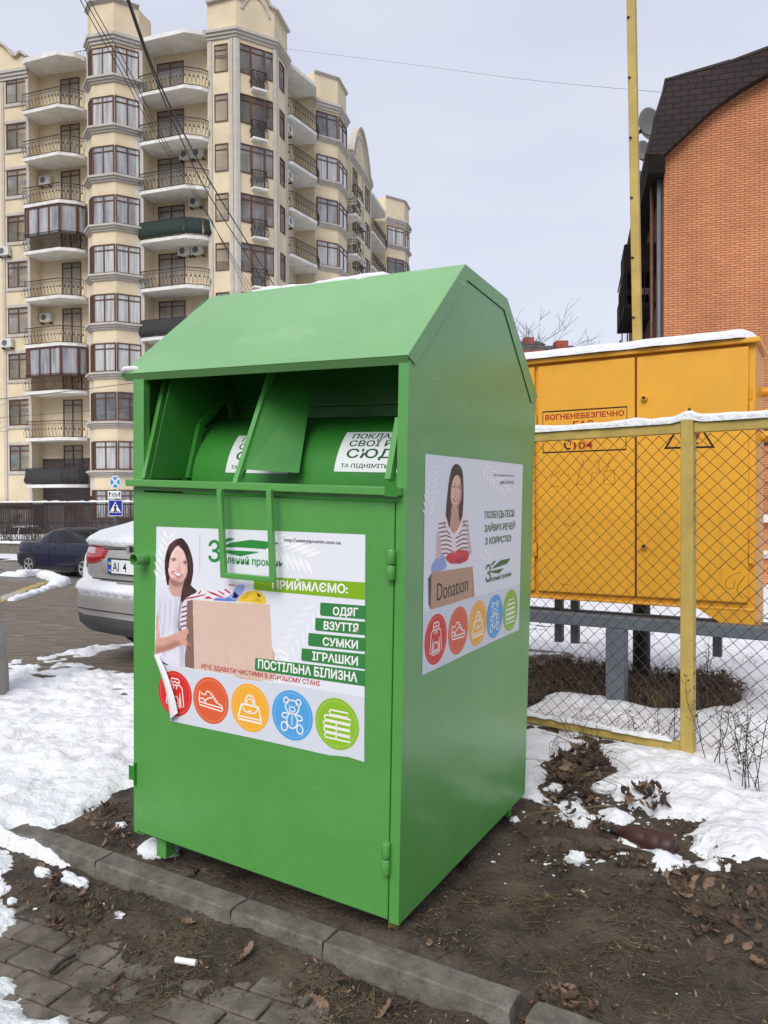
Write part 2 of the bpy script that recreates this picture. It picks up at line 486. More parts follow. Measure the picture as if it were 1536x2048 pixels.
class Print:
    """flat printed artwork: 2D shapes on a plane, stacked a fraction of a millimetre apart"""
    def __init__(s, P3, step=.00007):           # P3(a, b, h): plane coordinates and height above it -> 3D
        s.P3, s.step, s.v, s.f, s.c, s.h = P3, step, [], [], [], .0002
    def tris(s, vs2, fs, col, z=None):
        o = len(s.v); z = s.h if z is None else z
        cols = col if isinstance(col, list) else [col] * len(vs2)
        s.v += [tuple(s.P3(a, b, z)) for a, b in vs2]
        s.f += [tuple(i + o for i in f) for f in fs]
        s.c += cols
    def poly(s, pts, col, smooth=0, up=1):
        P = [Vector((p[0], p[1], 0)) for p in pts]
        if smooth: P = catmull(P, smooth)
        t = tessellate_polygon([P])
        s.tris([(p.x, p.y) for p in P], [tuple(k) for k in t], col)
        if up: s.h += s.step
    def disc(s, c, rx, ry, col, n=40):
        s.poly([(c[0] + rx * math.cos(2 * math.pi * k / n), c[1] + ry * math.sin(2 * math.pi * k / n)) for k in range(n)], col)
    def stroke(s, pts, w, col, closed=False, smooth=0, up=0):
        P = [Vector((p[0], p[1], 0)) for p in pts]
        if smooth: P = catmull(P, smooth, closed)
        n = len(P); vs = []
        for i in range(n):
            a = P[(i - 1) % n] if closed or i > 0 else P[0]
            b = P[(i + 1) % n] if closed or i < n - 1 else P[-1]
            t = (b - a)
            t = t.normalized() if t.length > 1e-9 else Vector((1, 0, 0))
            nn = Vector((-t.y, t.x, 0)) * (w / 2)
            vs += [(P[i].x + nn.x, P[i].y + nn.y), (P[i].x - nn.x, P[i].y - nn.y)]
        fs = [(2 * i, 2 * i + 1, 2 * ((i + 1) % n) + 1, 2 * ((i + 1) % n)) for i in range(n if closed else n - 1)]
        s.tris(vs, fs, col)
        if up: s.h += s.step
    def text(s, t, a, b, hgt, col, bold=.02, shear=0):   # a, b: baseline ends (plane coords), hgt: capital height
        vs, fs = text_mesh(t, bold)
        x0 = min(v[0] for v in vs); x1 = max(v[0] for v in vs)
        a, b = Vector(a), Vector(b); ax = (b - a) / (x1 - x0)
        k = hgt / .727
        s.tris([(a.x + ax.x * (v[0] - x0) + shear * v[1] * k, a.y + ax.y * (v[0] - x0) + v[1] * k) for v in vs], fs, col)
        s.h += s.step
    def build(s, name, parent):
        me = bpy.data.meshes.new(name)
        me.from_pydata(s.v, [], s.f)
        at_ = me.color_attributes.new('Ink', 'FLOAT_COLOR', 'POINT')
        at_.data.foreach_set('color', [x for c in s.c for x in (*c, 1)])
        me.materials.append(MATS['print'])
        me.update()
        o = bpy.data.objects.new(name, me); COL.objects.link(o); o.parent = parent
        return o

class Raster:
    """printed photograph: shapes painted with soft edges on a fine grid of ink dots, then meshed"""
    def __init__(s, pts, res=.0018):
        a = np.array(pts); s.x = np.arange(a[:, 0].min() - .004, a[:, 0].max() + .004, res); s.y = np.arange(a[:, 1].min() - .004, a[:, 1].max() + .004, res)
        s.X, s.Y = np.meshgrid(s.x, s.y); s.c = np.zeros(s.X.shape + (3,)); s.m = np.zeros(s.X.shape)
    def poly(s, pts, col, smooth=0, soft=.0012, keep=False):
        P = [Vector((p[0], p[1], 0)) for p in pts]
        if smooth: P = catmull(P, smooth)
        d = sdist([(p.x, p.y) for p in P], s.X, s.Y); k = np.clip(d / (2 * soft) + .5, 0, 1); k = k * k * (3 - 2 * k)
        if keep: k = k * s.m
        s.c = s.c * (1 - k[..., None]) + np.array(col) * k[..., None]; s.m = np.maximum(s.m, k)
    def build(s, name, parent, P3, h):
        tex = 1 + .05 * fbm(s.X * 160, s.Y * 70, 3) + .04 * fbm(s.X * 30, s.Y * 30, 3)
        c = np.clip(s.c / np.maximum(s.m, .05)[..., None] * tex[..., None], 0, .93); ny, nx = s.m.shape
        idx = np.arange(nx * ny).reshape(ny, nx); f = np.stack([idx[:-1, :-1], idx[:-1, 1:], idx[1:, 1:], idx[1:, :-1]], -1).reshape(-1, 4)
        k = s.m.reshape(-1) > .5; f = f[k[f].all(1)]; u = np.unique(f); mp_ = np.zeros(nx * ny, int); mp_[u] = np.arange(len(u))
        vs = [tuple(P3(a, b, h)) for a, b in zip(s.X.reshape(-1)[u], s.Y.reshape(-1)[u])]
        me = bpy.data.meshes.new(name); me.from_pydata(vs, [], mp_[f].tolist())
        at_ = me.color_attributes.new('Ink', 'FLOAT_COLOR', 'POINT'); cc = np.concatenate([c.reshape(-1, 3)[u], np.ones((len(u), 1))], 1)
        at_.data.foreach_set('color', cc.reshape(-1).tolist()); me.materials.append(MATS['print']); me.update()
        o = bpy.data.objects.new(name, me); COL.objects.link(o); o.parent = parent
        return o
def sdist(poly, X, Y):          # signed distance to a polygon, positive inside
    P = np.array([(p[0], p[1]) for p in poly], float)
    d = np.full(X.shape, 1e9); ins = np.zeros(X.shape, bool)
    for i in range(len(P)):
        a, b_ = P[i], P[(i + 1) % len(P)]
        e = b_ - a; L = e @ e + 1e-12
        t = np.clip(((X - a[0]) * e[0] + (Y - a[1]) * e[1]) / L, 0, 1)
        d = np.minimum(d, np.hypot(X - a[0] - t * e[0], Y - a[1] - t * e[1]))
        c = ((a[1] > Y) != (b_[1] > Y)) & (X < (b_[0] - a[0]) * (Y - a[1]) / (b_[1] - a[1] + 1e-12) + a[0])
        ins ^= c
    return np.where(ins, d, -d)

# ================================================================ CLOTHES BIN
BR = Matrix(((.8657, .5002, .0209, .0412), (-.4991, .8655, -.0425, 2.4478), (-.0394, .0264, .9989, .06), (0, 0, 0, 1)))
BI = BR.inverted()
def fl(u, v, ax, val):          # photo point -> bin coordinates on the plane axis ax = val
    o = BI @ CAM; d = BI.to_3x3() @ ray(u, v)
    return o + d * ((val - o[ax]) / d[ax])
BW, BD = 1.2057, 1.1868
PROF = [(0, 1.8185), (.394, 2.176), (.8025, 2.138), (BD, 1.795)]
clothes_bin = thing('clothes_bin', BR, 'tall green metal clothes donation bin with sloping roof and posters', 'donation bin')
b = MB()
side = [(0, 0), (BD, 0), (BD, 1.79), (.8025, 2.134), (.394, 2.172), (0, 1.814)]
b.prism([(-.003, y, z) for y, z in side], (.003, 0, 0))
b.prism([(-BW, y, z) for y, z in side], (.003, 0, 0))
b.box((-BW + .003, BD - .003, 0), (-.003, BD - .0005, 1.79))
b.box((-BW + .003, .022, .001), (-.003, BD - .003, .004))
b.box((-.036, .0006, .0), (-.003, .03, 1.815))
b.box((-BW + .003, .0006, 0), (-1.15, .03, 1.815))
b.box((-1.15, .0016, 1.364), (-.036, .02, 1.378))
body = b.build('body', green, clothes_bin)
b = MB()
pr = [(-.012, 1.8085)] + PROF[1:3] + [(BD + .01, 1.786)]
for (y0, z0), (y1, z1) in zip(pr, pr[1:]):
    d = Vector((0, y1 - y0, z1 - z0)).normalized(); n = Vector((0, -d.z, d.y)) * .003
    xs = {0: (-1.262, -1.172), 1: (-1.172, -1.172), 2: (-1.172, -1.235)}[pr.index((y0, z0))]
    P = [Vector((xs[0], y0, z0)), Vector((.004, y0, z0)), Vector((.004, y1, z1)), Vector((xs[1], y1, z1))]
    b.prism(P, n)
# eave lip folded under
b.prism([(-1.262, -.0125, 1.8095), (.004, -.0125, 1.8095), (-.006, .004, 1.785), (-1.25, .004, 1.785)], (0, .002, .0015))
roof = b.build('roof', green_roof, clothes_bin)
b = MB()
def fp_(u, v): return fl(u, v, 0, .0)
ins = [Vector((0, .035, 1.786)), Vector((0, .4156, 2.1296)), Vector((0, .775, 2.092)), Vector((0, 1.125, 1.757))]
outs = [Vector((0, -.012, 1.809)), Vector((0, .394, 2.176)), Vector((0, .8025, 2.138)), Vector((0, BD + .008, 1.787))]
for i in range(3):
    b.prism([(.0006, *outs[i][1:]), (.0006, *outs[i + 1][1:]), (.0006, *ins[i + 1][1:]), (.0006, *ins[i][1:])], (.0032, 0, 0))
b.build('roof_flange', green, clothes_bin)
b = MB()          # dark seam where the flange overlaps the side
for i in range(3):
    b.bar((.0009, *ins[i][1:]), (.0009, *ins[i + 1][1:]), .004, .0016, up=(1, 0, 0)) if i else None
b.build('seam', gap, clothes_bin)

door = MB().box((-1.199, 0, .004), (-.0412, .02, 1.357)).build('door', green, clothes_bin)
bevel(door, .004, 2)
b = MB(); b.box((-1.185, -.0014, .006), (-.05, 0, .0085)); b.build('door_fold', gap, door)
for z0, z1 in ((1.113, 1.21), (.16, .268)):
    b = MB(); zm = (z0 + z1) / 2
    for p, q in ((z0, zm - .0015), (zm + .0015, z1)):
        b.lathe([(0, p), (.012, p + .001), (.0135, p + .004), (.0135, q - .004), (.012, q - .001), (0, q)], (-.044, -.012, 0), n=14)
    b.build('hinge', green, door, smooth=True, angle=40)
t0 = fl(280, 1117, 1, -.03)
b = MB(); b.lathe([(.019, .0), (.023, .0), (.023, -.062), (.019, -.062), (.018, -.01), (0, -.01)], (t0.x, 0, t0.z), axis='Y', n=20)
b.build('lock_tube', green, door, smooth=True, angle=40)
h0 = fl(263, 1547, 1, -.01)
b = MB(); b.box((h0.x - .02, -.006, h0.z - .028), (h0.x + .012, -.002, h0.z + .028)); b.box((h0.x + .012, -.012, h0.z - .045), (h0.x + .018, 0, h0.z + .045))
b.lathe([(0, -.0075), (.006, -.0075), (.006, -.005)], (h0.x - .008, 0, h0.z), axis='Y', n=10)
b.build('hasp', green_in, door)
# shelf bar in front of the opening
p0, p1, p2, p3 = fl(250, 958, 1, -.035), fl(250, 973, 1, -.035), fl(790, 964, 1, -.035), fl(790, 981, 1, -.035)
b = MB(); b.box((p0.x, -.035, p1.z + .002), (p2.x + .01, .03, p0.z)); 
sb = b.build('shelf_bar', green, clothes_bin); bevel(sb, .003)
b = MB(); b.box((p2.x - .035, -.0375, p1.z), (p2.x + .012, -.0352, p0.z + .002)); b.build('bar_cap', green_in, sb)
HB = p0.z
# handle
H = [fl(440, 978, 1, -.05), fl(448, 1150, 1, -.05), fl(546, 1159, 1, -.05), fl(539, 978, 1, -.05)]
b = MB()
for i, j in ((0, 1), (3, 2)): b.bar(H[i] + Vector((0, 0, .0)), H[j], .021, .018, up=(0, 1, 0))
b.bar(H[1] + Vector((-.0105, 0, .0)), H[2] + Vector((.0105, 0, 0)), .019, .0185, up=(0, 1, 0))
hd = b.build('handle', green, clothes_bin); bevel(hd, .003)
# drum
DC, DR = (.43, 1.385), .275
def drum_hit(u, v):
    o = BI @ CAM; d = BI.to_3x3() @ ray(u, v)
    oy, oz = o.y - DC[0], o.z - DC[1]
    A, B, C = d.y ** 2 + d.z ** 2, 2 * (oy * d.y + oz * d.z), oy * oy + oz * oz - DR * DR
    D = B * B - 4 * A * C
    t = (-B - math.sqrt(max(0, D))) / (2 * A)
    p = o + d * t
    return p.x, math.degrees(math.atan2(p.z - DC[1], -(p.y - DC[0])))   # angle up from the front
b = MB(); vs = []; N = 40
for k in range(N + 1):
    a = R(-25 + 145 * k / N)
    for x in (-1.1, -.05): vs.append((x, DC[0] - DR * math.cos(a), DC[1] + DR * math.sin(a)))
b.add(vs, [(2 * k, 2 * k + 1, 2 * k + 3, 2 * k + 2) for k in range(N)])
for x in (-1.1, -.05): b.add([(x, DC[0], DC[1])] + [vs[2 * k + (x > -1)] for k in range(N + 1)], [(0, k + 1, k + 2) for k in range(N)])
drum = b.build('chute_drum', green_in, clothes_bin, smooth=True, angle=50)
for tl, bl, wdt in (((700, 865), (668, 943), .385), ((497, 872), (451, 945), .30)):
    (x0, a0), (x1, a1) = drum_hit(*tl), drum_hit(*bl)
    xl = x1; wdt = min(wdt, -.055 - xl) if xl + wdt > -.056 else wdt
    def P3(a, c, h):
        w = R(c)
        return (a, DC[0] - (DR + h + .001) * math.cos(w), DC[1] + (DR + h + .001) * math.sin(w))
    pr_ = Print(P3)
    n = 14
    vs = []; 
    for k in range(n + 1):
        c = a1 + (a0 - a1) * k / n
        vs += [(xl, c), (xl + wdt, c)]
    pr_.tris(vs, [(2 * k, 2 * k + 1, 2 * k + 3, 2 * k + 2) for k in range(n)], srgb(222, 226, 228)); pr_.h += .0003
    da = a0 - a1; inkg = srgb(20, 78, 35)
    for s, f0, hh, xx, ww in (('ПОКЛАДІТЬ', .80, .14, .035, .265), ('СВОЇ РЕЧІ', .59, .15, .035, .26), ('СЮДИ', .31, .21, .038, .245), ('ТА ПІДНІМІТЬ РУЧКУ', .09, .085, .025, .285)):
        pr_.text(s, (xl + xx, a1 + da * f0), (xl + min(xx + ww, wdt - .012), a1 + da * f0), da * hh, inkg, .018)
    pr_.build('sticker', drum)
# partition plates and braces
xd = fl(472, 968, 1, -.02).x
pts = [fl(474, 966, 0, xd), fl(552, 726, 0, xd), fl(625, 768, 1, .27), fl(598, 946, 1, .12), fl(490, 939, 1, .0)]
b = MB(); b.prism(pts, (-.003, .003, 0))
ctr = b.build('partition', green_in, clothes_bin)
b = MB(); b.bar(fl(472, 974, 0, xd), fl(552, 722, 0, xd), .03, .02, up=(1, 0, 0)); b.build('edge_bar', green, ctr)
xb = fl(290, 957, 1, 0).x
b = MB(); b.bar(fl(291, 958, 0, xb), fl(337, 745, 0, xb), .03, .02, up=(1, 0, 0)); b.build('brace', green, clothes_bin)
xr = fl(779, 957, 1, -.01).x
b = MB(); b.bar(fl(779, 960, 0, xr), fl(800, 838, 0, xr), .03, .02, up=(1, 0, 0)); b.build('brace', green, clothes_bin)
xi = -1.06
b = MB()
q = [fl(u, v, 0, xi) for u, v in ((378, 957), (401, 849), (456, 789))]
for i in range(2): b.bar(q[i], q[i + 1], .028, .02, up=(1, 0, 0))
b.bar(fl(456, 778, 0, xi), fl(470, 862, 0, xi), .028, .02, up=(1, 0, 0))
b.prism([fl(u, v, 0, xi - .012) for u, v in ((300, 957), (378, 957), (401, 849), (456, 789), (440, 760), (345, 745))], (-.003, 0, 0))
b.build('inner_frame', green_in, clothes_bin)
# inner back panel with ledge
yb = .47
za, zb_ = fl(740, 834, 1, yb).z, fl(740, 803, 1, yb - .02).z
b = MB(); b.box((-BW + .01, yb, za), (-.01, yb + .003, 2.12)); b.box((-BW + .01, yb - .02, zb_ - .012), (-.01, yb, zb_)); b.box((-BW + .01, yb - .012, za), (-.01, yb, za + .012))
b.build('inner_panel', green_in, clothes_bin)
for x, y in ((-1.11, .03), (-.055, .03), (-1.11, BD - .09), (-.07, BD - .09)):
    e_ = .05 if x < -1 else .03; b = MB(); b.box((x, y, -.085), (x + e_, y + e_, .001)); b.build('leg', green if x < -1 or y > .5 else mat('olive_rusty_paint', (.13, .12, .03), .7, var=.4, vscale=30), clothes_bin)

# ---- icons, drawn in a unit circle
def icons(pr, cs, r, wave=1):
    white = srgb(244, 240, 236)
    cols = [(216, 52, 47), (222, 98, 60), (243, 176, 60), (84, 163, 222), (141, 189, 48)]
    for i, (c, col) in enumerate(zip(cs, cols)):
        pr.disc(c, r, r, srgb(*col)); L = srgb(*[min(255, int(k + (255 - k) * .35)) for k in col])
        T = lambda x, y: (c[0] + x * r, c[1] + y * r)
        pr.stroke([T(.88 * math.cos(k * math.pi / 24), .88 * math.sin(k * math.pi / 24)) for k in range(48)], r * .022, L, True)
        def st(p, w=.055, cl=False, sm=0): pr.stroke([T(*q) for q in p], r * w, white, cl, sm)
        if i == 0:
            st([(-.2, .66), (.2, .66), (.26, .56), (.22, .38), (-.22, .38), (-.26, .56)], cl=True)
            st([(-.22, .42), (-.42, .3), (-.52, -.5), (-.36, -.55), (-.28, .05)]); st([(.22, .42), (.42, .3), (.52, -.5), (.36, -.55), (.28, .05)])
            st([(-.28, .05), (-.28, -.6), (.28, -.6), (.28, .05)]); st([(-.18, -.42), (-.18, -.2), (-.1, -.12), (.1, -.12), (.18, -.2), (.18, -.42)], cl=True)
            st([(-.28, -.5), (.28, -.5)]); st([(-.08, .38), (-.1, .2)]); st([(.08, .38), (.1, .2)]); st([(-.24, .52), (-.1, .48), (0, .55), (.1, .48), (.24, .52)])
        elif i == 1:
            st([(-.62, .32), (-.66, -.1), (-.6, -.28), (.6, -.36), (.68, -.28), (.62, -.12), (.3, -.02), (-.1, .38), (-.22, .36), (-.3, .2), (-.5, .22)], cl=True)
            st([(-.66, -.14), (-.2, -.18), (.66, -.22)]); st([(-.4, -.1), (-.1, .1), (.08, .12)]); st([(-.62, .0), (-.4, .02), (-.25, -.16)])
            for k in range(4): st([(-.02 + .1 * k, .26 - .09 * k), (.09 + .1 * k, .33 - .09 * k)])
        elif i == 2:
            st([(-.44, .1), (-.6, -.42), (-.58, -.55), (.58, -.55), (.6, -.42), (.44, .1)], .08, True)
            st([(-.24, .1), (-.24, .32), (-.12, .5), (.12, .5), (.24, .32), (.24, .1)], .07); st([(-.14, .12), (-.14, .3), (0, .38), (.14, .3), (.14, .12)], .05)
            st([(-.42, .06), (-.3, -.14), (0, -.22), (.3, -.14), (.42, .06)], .05, sm=3); st([(-.58, -.42), (.58, -.42)], .05); st([(0, -.1), (0, -.26)], .14)
        elif i == 3:
            e = lambda x, y, a, d: [(x + a * math.cos(k * math.pi / 8), y + d * math.sin(k * math.pi / 8)) for k in range(16)]
            st(e(0, .33, .33, .28), cl=True); st(e(-.3, .56, .12, .12), cl=True); st(e(.3, .56, .12, .12), cl=True); st(e(0, .24, .14, .1), .045, True)
            st(e(0, -.22, .26, .3), cl=True); st(e(-.38, -.5, .15, .18), cl=True); st(e(.38, -.5, .15, .18), cl=True)
            st([(-.2, .05), (-.45, .02), (-.48, -.12), (-.3, -.16)], sm=3); st([(.2, .05), (.45, .02), (.48, -.12), (.3, -.16)], sm=3)
            st([(-.13, .4), (-.12, .38)], .08); st([(.12, .4), (.13, .38)], .08); st([(0, -.02), (0, -.4)], .035)
        else:
            for k, (a, d) in enumerate(((-.3, .5), (-.52, .62), (-.56, .58), (-.54, .6), (-.5, .6))):
                y = .5 - .23 * k
                st([(a, y), (a - .05, y - .09), (a, y - .18), (d, y - .18), (d, y), (a, y)], .06)
                if k > 1: st([(.02, y), (-.03, y - .09), (.02, y - .18)], .05)
        pr.h += pr.step * 2

# ---- front poster
FP = lambda h=0: None
def fpt(u, v):
    p = fl(u, v, 1, -.0012); return (p.x, p.z)
C6 = lambda x, y: fpt(260 + x / 2.743, 1000 + y / 2.743)
C7 = lambda x, y: fpt(310 + x / 6.144, 1050 + y / 6.144)
pr = Print(lambda a, b, h: (a, -h - .0008, b))
POSTER = srgb(229, 232, 240)
pr.poly([C6(*q) for q in ((145, 146), (700, 166), (1291, 190), (1288, 700), (1285, 1438), (1205, 1412), (1170, 1398), (1100, 1402), (700, 1312), (220, 1212), (240, 1140), (190, 1000), (136, 850), (140, 500))], POSTER)
front_poster = pr.build('poster', clothes_bin)
front_poster['label'] = 'larger poster on the front door with peeling lower corner'
h_ = pr.h
pr = Print(lambda a, b, h: (a, -h - .0008, b)); pr.h = h_
LEAF = srgb(246, 248, 251); LEAF2 = srgb(238, 241, 247)
def frond(pr, C, base, tip, n, ln, w, col):
    bx, by = base; tx, ty = tip; dx, dy = tx - bx, ty - by; L = math.hypot(dx, dy); dx /= L; dy /= L
    for k in range(n):
        f = (k + 1) / (n + 1); px, py = bx + dx * L * f, by + dy * L * f
        for sgn in (-1, 1):
            ax, ay = dx * .75 - sgn * dy * .66, dy * .75 + sgn * dx * .66
            l = ln * (1 - .55 * abs(f - .35)); q = (px + ax * l, py + ay * l); mx_, my_ = px + ax * l * .5, py + ay * l * .5
            pr.poly([C(px, py), C(mx_ - ay * w, my_ + ax * w), C(*q), C(mx_ + ay * w, my_ - ax * w)], col, up=0)
    pr.h += pr.step
frond(pr, C6, (700, 215), (990, 330), 7, 150, 13, LEAF)
frond(pr, C6, (160, 480), (215, 175), 7, 85, 8, LEAF)
frond(pr, C6, (1060, 540), (830, 860), 7, 110, 9, LEAF2)
frond(pr, C6, (790, 770), (850, 1000), 5, 90, 8, LEAF)
pr.poly([C6(*q) for q in ((160, 893), (350, 930), (780, 1000), (1286, 1082), (1285, 1436), (1205, 1410), (1100, 1400), (700, 1310), (225, 1210), (246, 1140), (196, 1000))], srgb(214, 218, 228))
icons(pr, [C6(*q) for q in ((247, 1062), (443, 1100), (658, 1140), (890, 1181), (1135, 1228))], .087)
pr.build('pictogram_row', front_poster)
ph = Print(lambda a, b, h: (a, -h - .0008, b)); ph.h = h_ + .0003
RA = Raster([C7(*q) for q in ((0, 150), (1460, 1930), (0, 1930), (1460, 150))])
def g(pts, col, sm=3, soft=.0012): RA.poly([C7(*p) for p in pts], srgb(*[min(252, c * 1.07 + 3) for c in col]), sm, soft)
def strands(C, curves, n, cols, w, rnd=6):
    for k in range(n):
        a = random.random(); i = random.randrange(len(curves)); p, q = curves[i]
        P = [Vector((C(u0 * (1 - a) + u1 * a + random.gauss(0, rnd), v0 * (1 - a) + v1 * a)) + (0,)) for (u0, v0), (u1, v1) in zip(p, q)]
        P = catmull(P, 3, False); t0 = random.randint(0, max(0, len(P) // 2)); P = P[t0:t0 + max(4, len(P) // 2)]
        L = [(p_.x - w / 2, p_.y) for p_ in P] + [(p_.x + w / 2, p_.y) for p_ in reversed(P)]
        RA.poly(L, srgb(*random.choice(cols)), 0, .0012, keep=True)
# photograph printed on the poster: a woman with a cardboard box of clothes
g([(310, 158), (240, 180), (175, 245), (138, 330), (118, 440), (120, 560), (135, 680), (152, 745), (190, 720), (210, 600), (300, 560), (345, 700), (330, 800), (300, 960), (270, 1080), (262, 1240), (285, 1320), (330, 1300), (345, 1100), (400, 900), (500, 840), (510, 800), (440, 730), (465, 620), (473, 500), (455, 390), (410, 260), (360, 180)], (52, 33, 34))
g([(330, 170), (390, 240), (430, 340), (452, 470), (450, 600), (425, 720), (440, 740), (470, 600), (470, 470), (450, 360), (400, 230)], (72, 47, 46), 3, 0.006)
g([(195, 640), (345, 660), (330, 800), (310, 890), (215, 870), (165, 800), (170, 740)], (196, 152, 140))
g([(190, 660), (250, 715), (345, 690), (335, 740), (250, 760), (195, 720)], (150, 105, 96), 3, 0.008)
g([(250, 272), (310, 264), (368, 300), (403, 400), (408, 500), (395, 590), (350, 680), (285, 722), (240, 716), (195, 660), (168, 590), (160, 500), (175, 400), (205, 320)], (222, 184, 174))
g([(205, 330), (250, 280), (310, 270), (340, 290), (280, 300), (240, 330), (210, 400)], (236, 205, 197), 3, 0.01)
g([(368, 310), (402, 400), (406, 500), (394, 590), (350, 676), (330, 690), (365, 600), (380, 500), (378, 400)], (196, 152, 143), 3, 0.012)
g([(318, 255), (300, 268), (350, 320), (385, 420), (400, 540), (392, 640), (420, 640), (425, 480), (400, 340), (360, 260)], (56, 36, 36))
g([(300, 440), (292, 500), (262, 535), (285, 560), (318, 548), (312, 500)], (206, 160, 150), 3, 0.004)
g([(203, 412), (240, 405), (268, 418), (240, 414)], (70, 45, 42)); g([(340, 440), (375, 440), (402, 458), (372, 448)], (70, 45, 42))
g([(208, 428), (232, 418), (252, 432), (230, 442)], (58, 40, 40)); g([(345, 462), (370, 454), (390, 470), (368, 478)], (58, 40, 40))
g([(250, 640), (330, 620), (340, 680), (285, 716), (240, 700)], (204, 160, 150), 3, .01)
g([(180, 470), (225, 480), (230, 540), (185, 550)], (232, 186, 176), 3, .012)
g([(200, 655), (300, 700), (340, 690), (330, 720), (250, 735), (205, 700)], (150, 106, 98), 3, .008)
g([(160, 260), (230, 190), (300, 170), (260, 230), (190, 320)], (84, 58, 56), 3, .01)
g([(350, 760), (420, 740), (470, 800), (400, 860), (345, 880)], (74, 50, 48), 3, .01)
g([(60, 800), (130, 780), (180, 860), (120, 1000), (50, 960)], (222, 222, 232), 3, .02)
g([(500, 980), (1000, 1000), (900, 1400), (520, 1350)], (211, 185, 168), 3, .06)
g([(1000, 1500), (1440, 1500), (1445, 1900), (900, 1830)], (192, 164, 148), 3, .05)
g([(395, 1500), (480, 1500), (484, 1770), (362, 1740)], (104, 80, 72), 0, .03)
g([(220, 562), (270, 580), (332, 602), (300, 642), (262, 632), (235, 604)], (186, 94, 96))
g([(230, 573), (270, 588), (322, 606), (298, 622), (262, 614)], (246, 240, 238))
SH = (208, 208, 220)
g([(135, 752), (60, 782), (20, 835), (12, 960), (18, 1115), (60, 1180), (75, 1400), (80, 1680), (170, 1722), (350, 1750), (362, 1480), (290, 1330), (268, 1180), (290, 960), (308, 885), (240, 878), (180, 830)], SH, 2)
g([(270, 960), (300, 890), (288, 1000), (268, 1180), (292, 1330), (362, 1470), (352, 1745), (310, 1735), (300, 1500), (240, 1300), (235, 1100)], (176, 176, 192), 2, soft=0.014)
g([(18, 960), (50, 1120), (110, 1260), (90, 1420), (120, 1600), (80, 1560), (66, 1240), (40, 1130)], (184, 184, 198), 2, soft=0.014)
g([(82, 1675), (170, 1718), (150, 1725), (84, 1705)], (40, 38, 50), 0)
g([(15, 1112), (46, 1134), (58, 1280), (60, 1400), (15, 1405)], (206, 160, 146), 2)
g([(310, 950), (400, 925), (410, 1270), (330, 1295), (300, 1150)], (214, 200, 212), 2)
for k in range(5): g([(308, 1000 + 58 * k + 12), (396, 985 + 58 * k), (398, 1003 + 58 * k), (308, 1032 + 58 * k)], (100, 35, 50), 0)
g([(395, 930), (465, 915), (485, 1772), (362, 1742), (384, 1300)], (124, 98, 88), 0)
g([(465, 915), (700, 935), (1410, 975), (1432, 1300), (1440, 1640), (1450, 1922), (485, 1772)], (203, 176, 160), 0)
g([(8, 1392), (100, 1387), (200, 1352), (280, 1312), (340, 1290), (400, 1268), (412, 1330), (372, 1378), (420, 1450), (436, 1500), (410, 1535), (372, 1502), (320, 1472), (190, 1532), (60, 1572), (8, 1592)], (200, 152, 136), 2)
g([(8, 1500), (120, 1480), (260, 1420), (320, 1470), (190, 1532), (60, 1572), (8, 1592)], (166, 116, 102), 2, soft=0.01)
g([(372, 1385), (395, 1410), (430, 1490), (410, 1532), (384, 1500), (396, 1450)], (150, 100, 90), 2, soft=0.005)
g([(408, 1500), (425, 1490), (432, 1525), (415, 1535)], (50, 25, 30), 0)
g([(360, 905), (500, 852), (620, 805), (840, 790), (900, 712), (990, 716), (985, 790), (930, 860), (840, 912), (600, 908), (480, 905)], (226, 214, 224), 2)
for s_ in (((390, 895), (600, 852), (640, 850), (600, 868), (400, 915)), ((620, 805), (720, 830), (850, 890), (820, 895), (700, 850)), ((760, 795), (850, 840), (860, 870), (780, 820)), ((860, 780), (930, 830), (920, 845), (850, 800)), ((905, 725), (985, 735), (985, 748), (900, 740)), ((520, 845), (560, 800), (575, 805), (545, 850))):
    g(s_, (166, 42, 58), 0)
g([(600, 905), (650, 870), (720, 910)], (176, 24, 34), 0)
g([(960, 812), (1000, 742), (1060, 728), (1106, 740), (1090, 820), (1030, 900), (1000, 942), (700, 925), (900, 880)], (146, 160, 214), 2)
g([(700, 925), (760, 890), (860, 912), (900, 890), (1000, 935), (980, 944)], (90, 116, 190), 0, soft=0.004)
g([(975, 815), (1032, 870), (995, 905), (950, 890)], (20, 24, 66), 0)
g([(1030, 902), (1090, 832), (1180, 806), (1270, 808), (1340, 860), (1368, 970), (1180, 955), (1020, 945)], (228, 190, 58), 2)
g([(1250, 830), (1275, 850), (1300, 860), (1285, 895), (1260, 870)], (120, 40, 28), 0)
for s_ in (((1060, 900), (1150, 850), (1110, 905)), ((1180, 940), (1260, 900), (1320, 950), (1240, 930)), ((1100, 850), (1180, 820), (1150, 845))): g(s_, (190, 148, 34), 0, soft=0.006)
strands(C7, [(((300, 165), (190, 300), (145, 450), (140, 600), (158, 730)), ((310, 170), (240, 280), (185, 380), (160, 520), (185, 690))), (((330, 168), (400, 280), (440, 420), (455, 560), (430, 730), (470, 830)), ((325, 175), (370, 290), (408, 430), (412, 580), (370, 720), (350, 860))), (((360, 860), (310, 980), (280, 1120), (272, 1260)), ((400, 880), (330, 960), (305, 1100), (300, 1290)))], 60, ((86, 58, 54), (38, 24, 26), (104, 72, 64), (60, 38, 38)), .0035)
